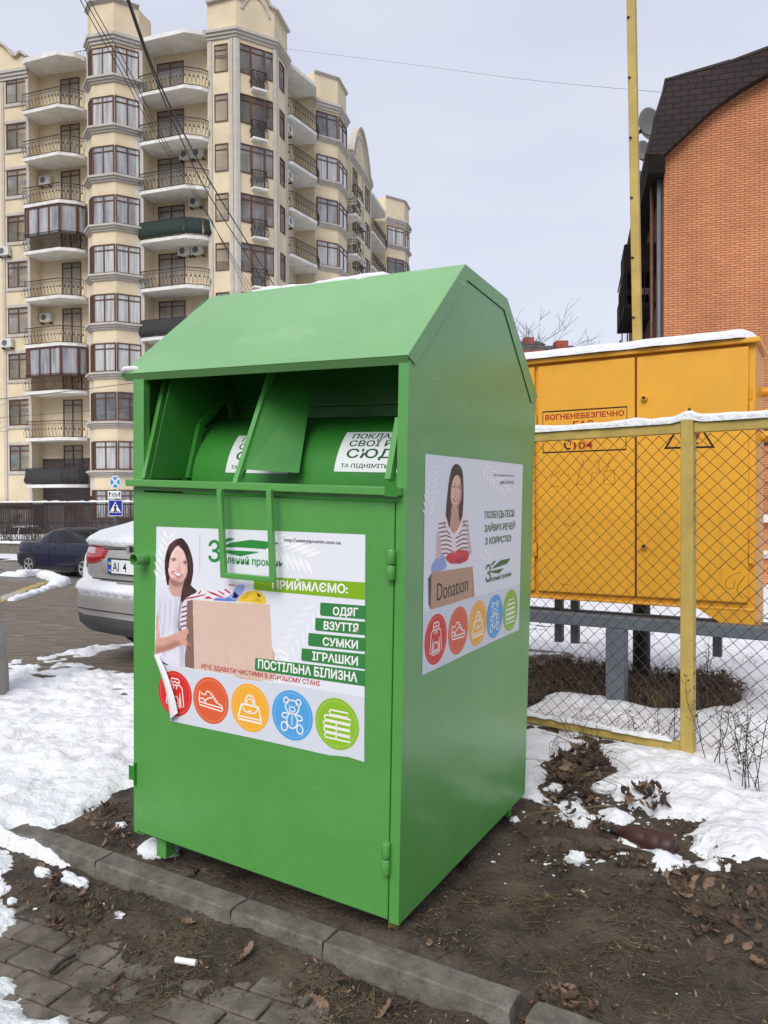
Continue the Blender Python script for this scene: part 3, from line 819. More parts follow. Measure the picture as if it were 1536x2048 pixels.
for pt_, c_, so in ((((195, 425), (230, 405), (265, 425), (232, 448)), (186, 140, 132), .006), (((335, 458), (370, 442), (398, 465), (368, 486)), (180, 134, 128), .006), (((255, 535), (290, 560), (322, 550), (300, 575)), (190, 140, 130), .004), (((255, 645), (310, 650), (290, 668)), (186, 138, 128), .005), (((215, 565), (200, 590), (222, 610)), (200, 150, 140), .006), (((340, 600), (352, 630), (325, 640)), (186, 138, 130), .006)):
    RA.poly([C7(*q_) for q_ in pt_], srgb(*c_), 3, so, True)
g([(208, 430), (232, 419), (253, 433), (230, 443)], (196, 168, 162), 3); g([(346, 463), (370, 455), (391, 470), (368, 479)], (192, 164, 158), 3)
g([(222, 425), (232, 420), (242, 428), (238, 440), (226, 440)], (62, 42, 38), 3); g([(362, 460), (372, 456), (381, 464), (377, 477), (366, 476)], (62, 42, 38), 3)
g([(204, 426), (230, 413), (256, 430), (230, 421)], (40, 26, 26), 0, .0008); g([(342, 461), (370, 449), (395, 466), (370, 457)], (40, 26, 26), 0, .0008)
g([(222, 568), (270, 586), (330, 604), (275, 582)], (150, 64, 70), 0, .0008)
for k in range(9):
    x_ = 60 + 32 * k; RA.poly([C7(*q_) for q_ in ((x_, 880 + 30 * (k % 3)), (x_ + 14, 1000), (x_ - 6, 1250 + 20 * (k % 4)), (x_ - 16, 1300), (x_ - 8, 1050))], srgb(*((202, 202, 215), (222, 222, 232))[k % 2]), 3, .006, True)
RA.build('printed_photo', front_poster, lambda a, b, h: (a, -h - .0008, b), ph.h)
lt = Print(lambda a, b, h: (a, -h - .0008, b)); lt.h = ph.h + .0002
def txt(P, C, s, a, b_, h, col, bold=.015, shear=0):
    A, B = C(*a), C(*b_); T = C(a[0], a[1] - h)
    P.text(s, A, B, T[1] - A[1], srgb(*col), bold, shear)
GRN, DG = (58, 132, 70), (46, 140, 62)
lt.poly([C6(*q) for q in ((680, 418), (1289, 452), (1288, 548), (690, 494), (678, 484))], srgb(132, 178, 34))
for q in (((1045, 562), (1290, 580), (1290, 655), (1050, 634), (1042, 626)), ((1018, 646), (1290, 668), (1290, 742), (1022, 716), (1015, 708)), ((980, 729), (1290, 757), (1290, 832), (984, 800), (977, 792)),
          ((943, 813), (1289, 845), (1289, 928), (946, 882), (939, 874)), ((688, 866), (1288, 938), (1288, 1022), (692, 936), (685, 928))):
    lt.poly([C6(*k) for k in q], srgb(*GRN), up=0)
lt.h += .0002
W_ = (246, 246, 244)
txt(lt, C6, 'ПРИЙМАЄМО:', (780, 485), (1196, 512), 46, W_, .026)
for s, a, e, h in (('ОДЯГ', (1113, 630), (1252, 637), 43), ('ВЗУТТЯ', (1063, 708), (1253, 724), 43), ('СУМКИ', (1058, 796), (1251, 816), 43), ('ІГРАШКИ', (1000, 876), (1251, 908), 45), ('ПОСТІЛЬНА БІЛИЗНА', (703, 921), (1248, 998), 47)):
    txt(lt, C6, s, a, e, h, W_, .026)
txt(lt, C6, 'РЕЧІ ЗДАВАТИ ЧИСТИМИ В ХОРОШОМУ СТАНІ', (393, 922), (1041, 1020), 24, (196, 40, 48), .012)
txt(lt, C6, 'http://zelenyipromin.com.ua', (847, 226), (1157, 243), 19, (40, 40, 44), .008)
txt(lt, C6, 'З', (430, 336), (496, 338), 116, DG, .01)
txt(lt, C6, 'елений промінь', (512, 344), (838, 367), 40, DG, .012)
for q in (((498, 258), (560, 232), (664, 218), (818, 234), (742, 268), (600, 258)), ((500, 272), (712, 284), (606, 308), (510, 284)), ((508, 228), (540, 207), (578, 212), (520, 234))):
    lt.poly([C6(*k) for k in q], srgb(*DG), up=0)
lt.stroke([C6(384, 185), C6(383, 395)], .0012, srgb(180, 186, 198))
lt.build('lettering', front_poster)
# curled corner
b = MB(); n = 8
A = [fl(260 + x / 2.743, 1000 + y / 2.743, 1, -.004) for x, y in ((136, 850), (163, 930), (195, 1040), (222, 1212))]
B = [fl(260 + x / 2.743, 1000 + y / 2.743, 1, -.02) for x, y in ((150, 845), (200, 960), (238, 1080), (258, 1170))]
A = catmull(A, 4, False); B = catmull(B, 4, False); vs = []
for p, q in zip(A, B):
    for k in range(n + 1):
        t = k / n; r_ = p.lerp(q, t); r_.y = -.003 - .022 * math.sin(t * math.pi * .8); vs.append(r_)
b.add(vs, [(i * (n + 1) + k, i * (n + 1) + k + 1, (i + 1) * (n + 1) + k + 1, (i + 1) * (n + 1) + k) for i in range(len(A) - 1) for k in range(n)])
b.build('curled_corner', whitep, front_poster, smooth=True)

# ---- side poster
def spt(u, v):
    p = fl(u, v, 0, .0012); return (p.y, p.z)
CS = lambda x, y: spt(800 + x / 4.096, 880 + y / 4.096)
SP3 = lambda a, b, h: (h + .0008, a, b)
pr = Print(SP3)
pr.poly([CS(*q) for q in ((208, 114), (600, 156), (1007, 202), (990, 900), (974, 1555), (560, 1745), (181, 1930), (195, 1000))], POSTER)
side_poster = pr.build('poster', clothes_bin); side_poster['label'] = 'narrower-looking poster on the side panel with a donation box'
h_ = pr.h; pr = Print(SP3); pr.h = h_
frond(pr, CS, (660, 190), (880, 430), 7, 110, 8, LEAF); frond(pr, CS, (215, 680), (285, 180), 8, 90, 7, LEAF); frond(pr, CS, (650, 880), (740, 1000), 5, 70, 6, LEAF)
pr.poly([CS(*q) for q in ((190, 1412), (560, 1300), (978, 1178), (975, 1553), (560, 1743), (183, 1926))], srgb(214, 218, 228))
icons(pr, [CS(*q) for q in ((294, 1632), (477, 1560), (637, 1500), (775, 1443), (903, 1392))], .0865)
pr.build('pictogram_row', side_poster)
ph = Print(SP3); ph.h = h_ + .0003
RA = Raster([CS(*q) for q in ((222, 185), (620, 1400), (222, 1400), (620, 185))])
def g(pts, col, sm=3, soft=.0012): RA.poly([CS(*p) for p in pts], srgb(*[min(252, c * 1.07 + 3) for c in col]), sm, soft)
g([(462, 193), (425, 225), (402, 320), (386, 450), (374, 600), (374, 700), (405, 722), (440, 600), (470, 640), (490, 702), (512, 620), (520, 500), (520, 330), (505, 230)], (50, 34, 28))
g([(425, 540), (475, 545), (480, 620), (492, 690), (445, 768), (408, 710), (418, 620)], (186, 140, 122))
g([(430, 330), (465, 285), (496, 325), (506, 420), (490, 505), (455, 562), (425, 525), (412, 440), (414, 380)], (214, 172, 156))
g([(496, 330), (506, 420), (490, 505), (460, 556), (478, 480), (488, 400)], (184, 138, 124), 2, soft=0.01)
g([(430, 378), (455, 372), (452, 380)], (60, 40, 36), 0); g([(475, 378), (498, 384), (495, 390)], (60, 40, 36), 0)
g([(430, 360), (456, 354), (455, 360)], (60, 40, 36), 0); g([(473, 362), (498, 368), (496, 374)], (60, 40, 36), 0)
g([(455, 400), (448, 450), (462, 456), (464, 430)], (192, 146, 130), 0, soft=0.004)
g([(432, 474), (455, 480), (474, 486), (460, 504), (440, 500)], (170, 80, 80), 2); g([(437, 479), (468, 487), (456, 494)], (240, 232, 228), 0)
g([(372, 612), (318, 650), (298, 780), (284, 960), (330, 985), (560, 985), (592, 945), (572, 780), (552, 645), (520, 600), (492, 690), (446, 768), (400, 712)], (224, 208, 214), 2)
for k in range(9):
    y = 668 + 36 * k; w = 0 if k > 2 else (3 - k) * 28
    g([(316 - 3 * k, y + 14), (380, y), (440 - w, y + 26), (440 - w, y + 38), (380, y + 12), (316 - 3 * k, y + 26)], (104, 44, 62), 0)
    if k < 8: g([(452 + w, y + 26), (510, y - 6), (560 + 3 * k, y - 8), (560 + 3 * k, y + 4), (510, y + 6), (452 + w, y + 38)], (104, 44, 62), 0)
g([(258, 1082), (262, 1020), (300, 970), (350, 938), (380, 1000), (372, 1060)], (138, 152, 204), 2)
g([(384, 945), (450, 908), (556, 905), (552, 990), (440, 1022), (384, 990)], (192, 44, 58), 2)
g([(400, 960), (470, 930), (540, 925), (480, 945)], (214, 70, 80), 0, soft=0.006); g([(430, 1000), (480, 975), (550, 970), (480, 1005)], (150, 26, 42), 0, soft=0.006)
g([(370, 1052), (440, 1012), (520, 1020), (592, 982), (594, 1034), (380, 1062)], (216, 214, 220), 2)
g([(228, 1135), (260, 1082), (250, 1392), (233, 1352)], (84, 64, 54), 0)
g([(260, 1082), (430, 1060), (596, 1035), (611, 1282), (430, 1340), (250, 1392)], (172, 138, 114), 0)
g([(590, 1110), (600, 1100), (611, 1282), (595, 1290)], (176, 110, 96), 0)
strands(CS, [(((462, 195), (410, 300), (390, 460), (378, 600), (382, 710)), ((462, 205), (428, 330), (412, 460), (418, 600), (410, 720))), (((475, 200), (512, 320), (518, 480), (505, 620), (490, 700)), ((470, 215), (498, 330), (506, 450), (490, 540), (465, 640)))], 36, ((84, 60, 48), (36, 24, 20), (70, 48, 38)), .0035, 3)
for pt_, c_, so in ((((425, 382), (444, 372), (460, 384), (444, 394)), (176, 130, 116), .005), (((468, 384), (486, 378), (502, 392), (486, 400)), (170, 124, 112), .005), (((444, 455), (462, 462), (455, 470)), (176, 128, 112), .004), (((420, 500), (455, 556), (486, 510), (455, 540)), (186, 140, 124), .008)):
    RA.poly([CS(*q_) for q_ in pt_], srgb(*c_), 3, so, True)
for a_, c_ in ((((300, 760), (330, 800), (340, 940), (300, 960)), (206, 186, 196)), (((540, 660), (566, 780), (585, 930), (560, 900)), (196, 176, 186)), (((420, 790), (450, 800), (460, 900), (430, 900)), (236, 224, 230))):
    RA.poly([CS(*q_) for q_ in a_], srgb(*c_), 3, .012, True)
RA.build('printed_photo', side_poster, SP3, ph.h)
lt = Print(SP3); lt.h = ph.h + .0002
SG = (44, 104, 46)
txt(lt, CS, 'ПОЗБУДЬТЕСЯ', (693, 643), (934, 625), 57, SG, .028)
txt(lt, CS, 'ЗАЙВИХ РЕЧЕЙ', (692, 753), (941, 726), 56, SG, .028)
txt(lt, CS, 'З КОРИСТЮ!', (697, 857), (910, 828), 55, SG, .028)
txt(lt, CS, 'З', (698, 1165), (742, 1158), 142, SG, .01)
txt(lt, CS, 'елений промінь', (742, 1160), (914, 1110), 40, SG, .012)
for q in (((745, 1056), (822, 986), (907, 967), (876, 1012), (800, 1040)), ((738, 1076), (852, 1048), (810, 1092), (745, 1086)), ((742, 1022), (768, 992), (787, 989), (752, 1030))):
    lt.poly([CS(*k) for k in q], srgb(*SG), up=0)
txt(lt, CS, 'http://zelenyipromin.com.ua', (765, 292), (932, 299), 17, (40, 40, 44), .005)
txt(lt, CS, '(099) 732-49-26', (820, 362), (932, 356), 26, (40, 40, 44), .005)
txt(lt, CS, 'Donation', (300, 1318), (553, 1236), 150, (30, 24, 22), -.004)
lt.build('lettering', side_poster)

# ---- snow lying on the roof
def strip_snow(path, w, h, n=9, amp=.35, seed=0, fs=9., cross=None):
    """rounded bank of snow along a path; path: list of points, w: half width vector function"""
    b = MB(); vs = []
    L = len(path)
    for i, p in enumerate(path):
        p = Vector(p); e = min(1, min(i, L - 1 - i) / 2.5); e = math.sqrt(max(.02, e))
        t = (Vector(path[min(i + 1, L - 1)]) - Vector(path[max(i - 1, 0)])).normalized()
        sd_ = cross.normalized() if cross is not None else t.cross(Vector((0, 0, 1))).normalized()
        up = Vector((0, 0, 1))
        f = 1 + amp * float(fbm(np.float64(i * .31 * fs / 9 + seed), np.float64(seed * 3.1), 3))
        f2 = 1 + amp * .6 * float(fbm(np.float64(i * .37 * fs / 9 + seed + 40), np.float64(seed * 1.7), 3))
        for k in range(n + 1):
            a = math.pi * k / n
            vs.append(p + sd_ * (-math.cos(a) * w * (abs(math.cos(a)) ** -.35 if abs(math.cos(a)) > .02 else 1) * f2 * (.6 + .4 * e)) + up * ((math.sin(a) ** .6) * h * f * e))
    b.add(vs, [(i * (n + 1) + k, i * (n + 1) + k + 1, (i + 1) * (n + 1) + k + 1, (i + 1) * (n + 1) + k) for i in range(L - 1) for k in range(n)])
    for i in (0, L - 1): b.add(vs[i * (n + 1):(i + 1) * (n + 1)], [tuple(range(n + 1))])
    return b
pth = [BR @ Vector((-1.0 + .7 * k / 40, .468 + .006 * math.sin(k * .7), 2.166)) for k in range(41)]
tag(strip_snow(pth, .07, .03, seed=3, amp=.45).build('roof_snow', snowm, smooth=True), 'thin strip of snow along the top of the green bin roof', 'snow')
q = BR @ Vector((-1.225, .01, 1.825))
tag(MB().blob(q, .03, (1.5, .9, .55), 12, 8).build('roof_snow', snowm, smooth=True), 'small clump of snow on the front left corner of the bin roof', 'snow')

# ================================================================ GROUND, PAVING, KERB, ROAD, SNOW
def axis_coords(lo, hi, step, far, grow=1.25):
    c = list(np.arange(lo, hi + step / 2, step))
    s, x = step, hi
    while x < far: s *= grow; x += s; c.append(x)
    s, x = step, lo; pre = []
    while x > -far: s *= grow; x -= s; pre.append(x)
    return np.array(pre[::-1] + c)
def grid_mesh(name, X, Y, Z, m, keep=None, smooth=True):
    ny, nx = Z.shape
    vs = np.stack([X, Y, Z], -1).reshape(-1, 3)
    idx = np.arange(nx * ny).reshape(ny, nx)
    fs = np.stack([idx[:-1, :-1], idx[:-1, 1:], idx[1:, 1:], idx[1:, :-1]], -1).reshape(-1, 4)
    if keep is not None:
        k = keep.reshape(-1); fs = fs[k[fs].any(1)]
        u = np.unique(fs); mp_ = np.zeros(nx * ny, int); mp_[u] = np.arange(len(u)); vs = vs[u]; fs = mp_[fs]
    me = bpy.data.meshes.new(name)
    me.from_pydata(vs.tolist(), [], fs.tolist()); me.materials.append(m)
    me.polygons.foreach_set('use_smooth', [smooth] * len(fs)); me.update()
    o = bpy.data.objects.new(name, me); COL.objects.link(o)
    return o
def sstep(a, b, x):
    t = np.clip((x - a) / (b - a), 0, 1); return t * t * (3 - 2 * t)
def soil_z(X, Y):
    q = qof(X, Y)
    z = terr(X, Y)
    n = fbm(X * 3.1, Y * 3.1, 5) * .035 + fbm(X * 15, Y * 15, 3) * .024 + np.abs(fbm(X * 36, Y * 36, 2)) * .014
    near = sstep(9, 6, np.hypot(X, Y))
    behind = z - .012 + n * near * (.25 + .75 * sstep(.1, .3, q)) - .05 * sstep(.105, .085, q) * (q > -.1) + .04 * np.exp(-((X - .05) ** 2 + (Y - 2.45) ** 2) / .06)
    front = -.106 + .045 * sstep(-.36, -.02, q) + n * .85
    z = np.where(q > .05, behind, front)
    # shallow trench of dead grass behind the fence, bank under the bin front
    return z
xs = axis_coords(-2.7, 3.4, .026, 900); ys = axis_coords(1.3, 6.2, .026, 900)
X, Y = np.meshgrid(xs, ys)
Z = soil_z(X, Y)
Z = np.where(np.hypot(X, Y) > 25, terr(X, Y) - .03, Z)
tag(grid_mesh('ground', X, Y, Z, mud), None, None, kind='structure')

# clay-coloured pavers in front of the kerb
PA = R(-25)
b = MB()
pu, pv = Vector((math.cos(PA), math.sin(PA))), Vector((-math.sin(PA), math.cos(PA)))
for r in range(-26, 9):
    for c in range(-16, 17):
        o = Vector((-.5, 2.45)) + pu * ((c + .5 * (r % 2)) * .204 + random.uniform(-.003, .003)) + pv * (r * .104)
        w = [o + pu * (i * .0965) + pv * (j * .0475) for i, j in ((-1, -1), (1, -1), (1, 1), (-1, 1))]
        if max(qof(p.x, p.y) for p in w) > -.012 or o.length > 4.2 or o.y < .9: continue
        z = -.09 + random.uniform(-.003, .003); t = [random.uniform(-.002, .002) for k in range(4)]
        wi = [o + (p - o) * .94 for p in w]
        vs = [(p.x, p.y, -.14) for p in w] + [(p.x, p.y, z - .006 + t[k]) for k, p in enumerate(w)] + [(p.x, p.y, z + t[k]) for k, p in enumerate(wi)]
        b.add(vs, [(i, (i + 1) % 4, (i + 1) % 4 + 4, i + 4) for i in range(4)] + [(i + 4, (i + 1) % 4 + 4, (i + 1) % 4 + 8, i + 8) for i in range(4)] + [(8, 9, 10, 11)])
tag(b.build('paving', paver_m), None, None, kind='structure')

# kerb stones
def ks(u, v): 
    p = onz(u, v, 0); return sof(p.x, p.y), qof(p.x, p.y)
s_cuts = [ks(22, 1655)[0], ks(190, 1722)[0], ks(455, 1823)[0], ks(626, 1901)[0], ks(1012, 2034)[0]]
klabels = ['leftmost concrete kerb stone ending in the snow', 'concrete kerb stone below the left leg of the green bin', 'short concrete kerb stone below the middle of the green bin', 'long pale concrete kerb stone below the bin corner with damp patches']
def kerb(s0, s1, label, ang=0, dq=0):
    M = Matrix.Translation((K0.x + KX.x * s0 + KY.x * dq, K0.y + KX.y * s0 + KY.y * dq, 0)) @ Matrix.Rotation(R(-31 + ang), 4, 'Z')
    L = s1 - s0
    b = MB(); nx = max(4, int(L / .025)); prof = [(.0, -.2), (-.002, -.03), (.0, -.005), (.005, .0), (.03, .001), (.062, .0015), (.09, .0), (.096, -.008), (.1, -.2)]
    sd_ = random.random() * 99
    vs = []
    for i in range(nx + 1):
        x = L * i / nx; e = min(i, nx - i)
        for j, (y, z) in enumerate(prof):
            d = float(fbm(np.float64(x * 22 + sd_), np.float64(j * 1.3), 3)) * .006
            if e == 0 and 1 <= j <= 7: z -= .006 * random.random(); x_ = x + (.003 if i == 0 else -.003) * (z > -.02)
            else: x_ = x
            vs.append((x_, y + d * .7 * (j in (1, 2, 3)), z + d * .45))
    m = len(prof)
    b.add(vs, [(i * m + j, i * m + j + 1, (i + 1) * m + j + 1, (i + 1) * m + j) for i in range(nx) for j in range(m - 1)])
    b.add(vs[:m], [tuple(range(m))]); b.add(vs[-m:], [tuple(reversed(range(m)))])
    o = b.build('kerb_stone', concrete, smooth=True, angle=32)
    o.matrix_world = M
    return tag(o, label, 'kerb stone', 'concrete kerb stones in front of the bin')
for i in range(4): kerb(s_cuts[i] + .0018, s_cuts[i + 1] - .0018, klabels[i])
kerb(s_cuts[4] + .045, s_cuts[4] + .75, 'kerb stone at the bottom edge beyond the gap of dead leaves', -2, -.01)

# road
def sheet(name, poly, m, dz, res=.5, kind='structure', fine=None):
    P = [Vector((p[0], p[1], 0)) for p in poly]
    x0, x1 = min(p.x for p in P), max(p.x for p in P); y0, y1 = min(p.y for p in P), max(p.y for p in P)
    xs, ys = np.arange(x0, x1 + res, res), np.arange(y0, y1 + res, res)
    X, Y = np.meshgrid(xs, ys)
    return tag(grid_mesh(name, X, Y, terr(X, Y) + dz(X, Y), m, keep=sdist(poly, X, Y) > 0), None, None, kind=kind)
def sq(s, q): return (K0.x + KX.x * s + KY.x * q, K0.y + KX.y * s + KY.y * q)
road_poly = [sq(-60, 1.9), sq(-2.2, 1.9), sq(-.6, 2.4), sq(-.6, 9.2), sq(-60, 9.2)]
sheet('road', road_poly, slush, lambda X, Y: .03 + .03 * fbm((X * .857 - Y * .515) * .5, (X * .515 + Y * .857) * 3.2, 4), .12)
far_road = [sq(-90, 9.2), sq(-.6, 9.2), sq(-.6, 17.3), sq(-90, 17.3)]
sheet('road', far_road, asphalt, lambda X, Y: .02 + .01 * fbm(X, Y, 2), .5)
parking = [tuple(gp(u, v)[:2]) for u, v in ((150, 1350), (150, 1322), (300, 1285), (520, 1290), (520, 1400))]
sheet('parking_bay', parking, darkpave, lambda X, Y: .004 + .012 * (np.abs(((X * .515 + Y * .857) * 5) % 1 - .5) < .44), .03)

# snow
def gpp(L): return [tuple(gp(u, v)[:2]) for u, v in L]
fence_a = (.62, 5.06); 
S_left = gpp([(-60, 1336), (0, 1331), (40, 1322), (75, 1315), (131, 1304), (180, 1298), (240, 1292), (420, 1282), (560, 1290), (560, 1330), (470, 1420), (440, 1480), (300, 1575), (265, 1578), (225, 1590), (165, 1606), (150, 1625), (110, 1648), (62, 1656), (24, 1648), (14, 1665), (-80, 1690)])
S_wedge = gpp([(162, 1329), (200, 1318), (268, 1299), (560, 1290), (560, 1372), (430, 1370), (268, 1348), (211, 1338)])
S_strip = [tuple(onz(u, v, -.07)[:2]) for u, v in [(-120, 1640), (10, 1650), (28, 1668), (35, 1700), (68, 1722), (78, 1745), (50, 1758), (38, 1775), (10, 1790), (34, 1806), (20, 1835), (0, 1855), (-120, 1900)]]
S_corner = [tuple(onz(u, v, -.085)[:2]) for u, v in [(-80, 1970), (0, 1978), (20, 2010), (52, 2012), (70, 2030), (118, 2040), (110, 2075), (-80, 2120)]]
S_right = gpp([(1030, 1470), (1060, 1452), (1180, 1490), (1380, 1500), (1700, 1440), (1800, 1800), (1560, 1752), (1500, 1742), (1440, 1722), (1400, 1700), (1372, 1655), (1330, 1640), (1290, 1625), (1215, 1600), (1205, 1560), (1225, 1530), (1200, 1500), (1160, 1494), (1100, 1520), (1082, 1560), (1075, 1600), (1050, 1590)])
S_patch = [gpp(l) for l in ([(1120, 1610), (1150, 1596), (1168, 1606), (1178, 1630), (1207, 1640), (1196, 1652), (1160, 1650), (1128, 1636)],
    [(1188, 1622), (1230, 1612), (1276, 1632), (1255, 1648), (1215, 1646)], [(1228, 1676), (1268, 1672), (1282, 1690), (1268, 1700), (1240, 1692)],
    [(1296, 1700), (1340, 1704), (1382, 1726), (1372, 1742), (1330, 1736), (1300, 1722)], [(1400, 1726), (1440, 1722), (1456, 1736), (1420, 1742)], [(1180, 1712), (1215, 1716), (1226, 1728), (1196, 1728)],
    [(1062, 1570), (1082, 1580), (1090, 1606), (1066, 1598)], [(1085, 1560), (1100, 1566), (1096, 1582), (1084, 1576)])]
yard_g = gpp([(1010, 1430), (1010, 1335), (1100, 1318), (1190, 1328), (1290, 1345), (1400, 1345), (1455, 1352), (1490, 1380), (1470, 1410), (1390, 1425), (1300, 1412), (1230, 1402), (1130, 1384)])
FD = Vector((.78, -.62)).normalized()
S_yard = [(-.1, 5.5), (.6, 5.05), (1.68, 4.3), (2.6, 3.7), (9, 1), (40, 8), (60, 60), (6, 60), (2.5, 30), (.5, 12), (-.6, 7.5)]
def snow_sheet(name, polys, holes, x, y, res, thick, rough, label):
    xs, ys = np.arange(x[0], x[1], res), np.arange(y[0], y[1], res)
    X, Y = np.meshgrid(xs, ys)
    d = np.full(X.shape, -9.)
    for p in polys: d = np.maximum(d, sdist(p, X, Y))
    for p in holes: d = np.minimum(d, -sdist(p, X, Y))
    d = d + (fbm(X * 5, Y * 5, 3) * .09 + fbm(X * 19, Y * 19, 3) * .05 + np.abs(fbm(X * 47, Y * 47, 2)) * -.03) * rough
    h = np.where(d > 0, thick * (1 - np.exp(-np.maximum(d, 0) / .10)), d * .5)
    h = h + np.clip(d * 4, 0, 1) * (fbm(X * 3.3, Y * 3.3, 4) * .034 + fbm(X * 13, Y * 13, 4) * .024 + np.minimum(0, fbm(X * 7, Y * 7, 2) + .12) * .06) * min(1.3, thick / .04)
    h = np.maximum(h, -.06)
    q = qof(X, Y)
    base = np.where(q < -.02, -.088, terr(X, Y))
    o = grid_mesh(name, X, Y, base + h, snow_g, keep=h > -.05)
    return tag(o, label, 'snow', kind='stuff')
snow_sheet('snow', [S_left], [S_wedge], (-4.2, .9), (2.6, 7.6), .018, .05, 1, 'trampled snow between the kerb and the road left of the green bin')
snow_sheet('snow', [S_strip, S_corner], [], (-2.6, -.6), (1.6, 3.6), .015, .05, 1, 'snow along the left end of the kerb and the paving')
snow_sheet('snow', [S_right] + S_patch, [], (.4, 3.6), (2.4, 5.4), .016, .055, .8, 'broken snow on the soil right of the green bin')
snow_sheet('snow', [S_yard], [yard_g], (-.8, 12), (3, 16), .035, .05, 1.3, 'smooth snow on the fenced yard')
far_snow = [sq(-90, 17.2), sq(60, 17.2), sq(60, 60), sq(-90, 60)]
X, Y = np.meshgrid(np.arange(-70, 90, 1.), np.arange(8, 90, 1.))
tag(grid_mesh('snow', X, Y, terr(X, Y) + .06 + .05 * fbm(X * .7, Y * .7, 3), snow_g, keep=(sdist(far_snow, X, Y) > 0) | (sdist([(8, 4), (60, 8), (90, 90), (6, 90), (2, 15), (9, 14)], X, Y) > 0)), 'snow lying at the foot of the buildings beyond the road', 'snow', kind='stuff')
# ridge of ploughed snow at the road edges
def ridge(pts, w, h, label, seed, dz=.02):
    P = [Vector(p) for p in pts]; out = []
    for a, c in zip(P, P[1:]):
        n = max(2, int((c - a).length / .12))
        out += [a.lerp(c, k / n) for k in range(n)]
    out.append(P[-1])
    out = [Vector((p.x, p.y, float(terr(p.x, p.y)) + dz)) for p in out]
    return tag(strip_snow(out, w, h, 8, .8, seed, 14).build('snow_ridge', snowm, smooth=True), label, 'snow')
isl = [gp(u, v) for u, v in ((-60, 1236), (0, 1203), (40, 1186), (88, 1167), (104, 1158), (85, 1150), (-10, 1150), (-200, 1170))]
# traffic island with painted kerb
b = MB(); cz = .12
IC = sum((Vector((p.x, p.y, 0)) for p in isl), Vector()) / len(isl)
cz = .03; top = [Vector((p.x, p.y, p.z + cz)) for p in isl]
b.prism([p - Vector((0, 0, .3)) for p in [Vector((p.x, p.y, p.z)) + (Vector((IC.x, IC.y, p.z)) - p) * .06 for p in isl]], (0, 0, .3 + cz - .015))
tag(b.build('traffic_island', asphalt), None, None, kind='structure')
cols = [wood_y, kerb_w]
lab = ['yellow painted kerb block at the left edge beside the concrete pole', 'dirty white kerb block of the traffic island', 'yellow painted kerb block at the tip of the traffic island']
for i in range(3):
    a, c = top[i] if i else top[0], top[i + 1]
    b = MB(); b.bar(a.lerp(c, .01) - Vector((0, 0, .1)), a.lerp(c, .99) - Vector((0, 0, .1)), .24, .22)
    o = bevel(b.build('kerb_block', cols[i % 2]), .02); tag(o, lab[i], 'kerb block', 'painted kerb blocks of the traffic island')
ridge([gp(u, v) for u, v in ((0, 1153), (40, 1155), (80, 1152), (105, 1162), (128, 1170), (112, 1176), (92, 1176))], .16, .16, 'ploughed snow around the tip of the traffic island', 4)
ridge([gp(u, v) for u, v in ((20, 1207), (50, 1197), (78, 1187), (100, 1178), (122, 1170))], .10, .07, 'dirty snow along the near side of the painted traffic island kerb', 13)
ridge([gp(u, v) for u, v in ((-20, 1106), (30, 1106), (60, 1108))], .5, .3, 'bank of snow on the far side of the road behind the blue car', 9)

# ================================================================ FENCE, GAS CABINET, POLES
fdir = Vector((.78, -.62, 0)).normalized(); fn = Vector((-fdir.y, fdir.x, 0))     # along the fence, away from the camera
fp = gp(1376, 1512); fp = Vector((fp.x, fp.y, 0))
FZ = 1.85
fence = thing('mesh_fence', Matrix.Translation(fp), 'faded yellow chain link fence with snow topped rail behind the bin', 'fence')
b = MB()
for t in (0, -2.45, 2.45):
    p = fdir * t
    b.bar(p + Vector((0, 0, -.15)), p + Vector((0, 0, FZ + .015)), .068, .068, up=fdir)
    ob = bevel(b.build('post', yellow_old, fence), .006); b = MB()
for z, hh in ((FZ - .03, .06), (.045, .055)):
    for t0, t1 in ((-2.416, -.034), (.034, 2.416)):
        b = MB(); b.bar(fdir * t0 + Vector((0, 0, z)), fdir * t1 + Vector((0, 0, z)), .04, hh)
        if z > 1 or t1 < 0: bevel(b.build('rail', yellow_old, fence), .005)
b = MB()
D = .0775
for t0, t1 in ((-2.4, -.045), (.045, 2.4)):
    n = int((t1 - t0) / (D / 2))
    for i in range(0, n + 1, 1):
        x0 = t0 + i * D / 2
        for ph_ in (i % 2,):
            pts = []; rows = int(1.74 / (D / 2)); z0 = .08
            for k in range(rows + 1):
                z = z0 + k * D / 2
                x = x0 + (D / 2 if (k + ph_) % 2 else 0)
                wx = float(vn(np.float64(x * 2.1 + 3), np.float64(z * 2.3))) * .022
                wz = float(vn(np.float64(x * 2.4 + 30), np.float64(z * 2.0 + 9))) * .018
                hole = math.hypot(x + 1.0, z - 1.6) < .05 or math.hypot(x - .24, z - .98) < .055
                pts.append((x + wx, z + wz, hole))
            run = []
            for x, z, hole in pts + [(0, 0, True)]:
                if hole:
                    if len(run) > 1: b.tube(run, .0024, 4, cap=False)
                    run = []
                else: run.append(fdir * x + fn * (-.022 + .004 * ((len(run) + ph_) % 2)) + Vector((0, 0, z)))
b.build('wire_mesh', wire_m, fence)
b = MB()
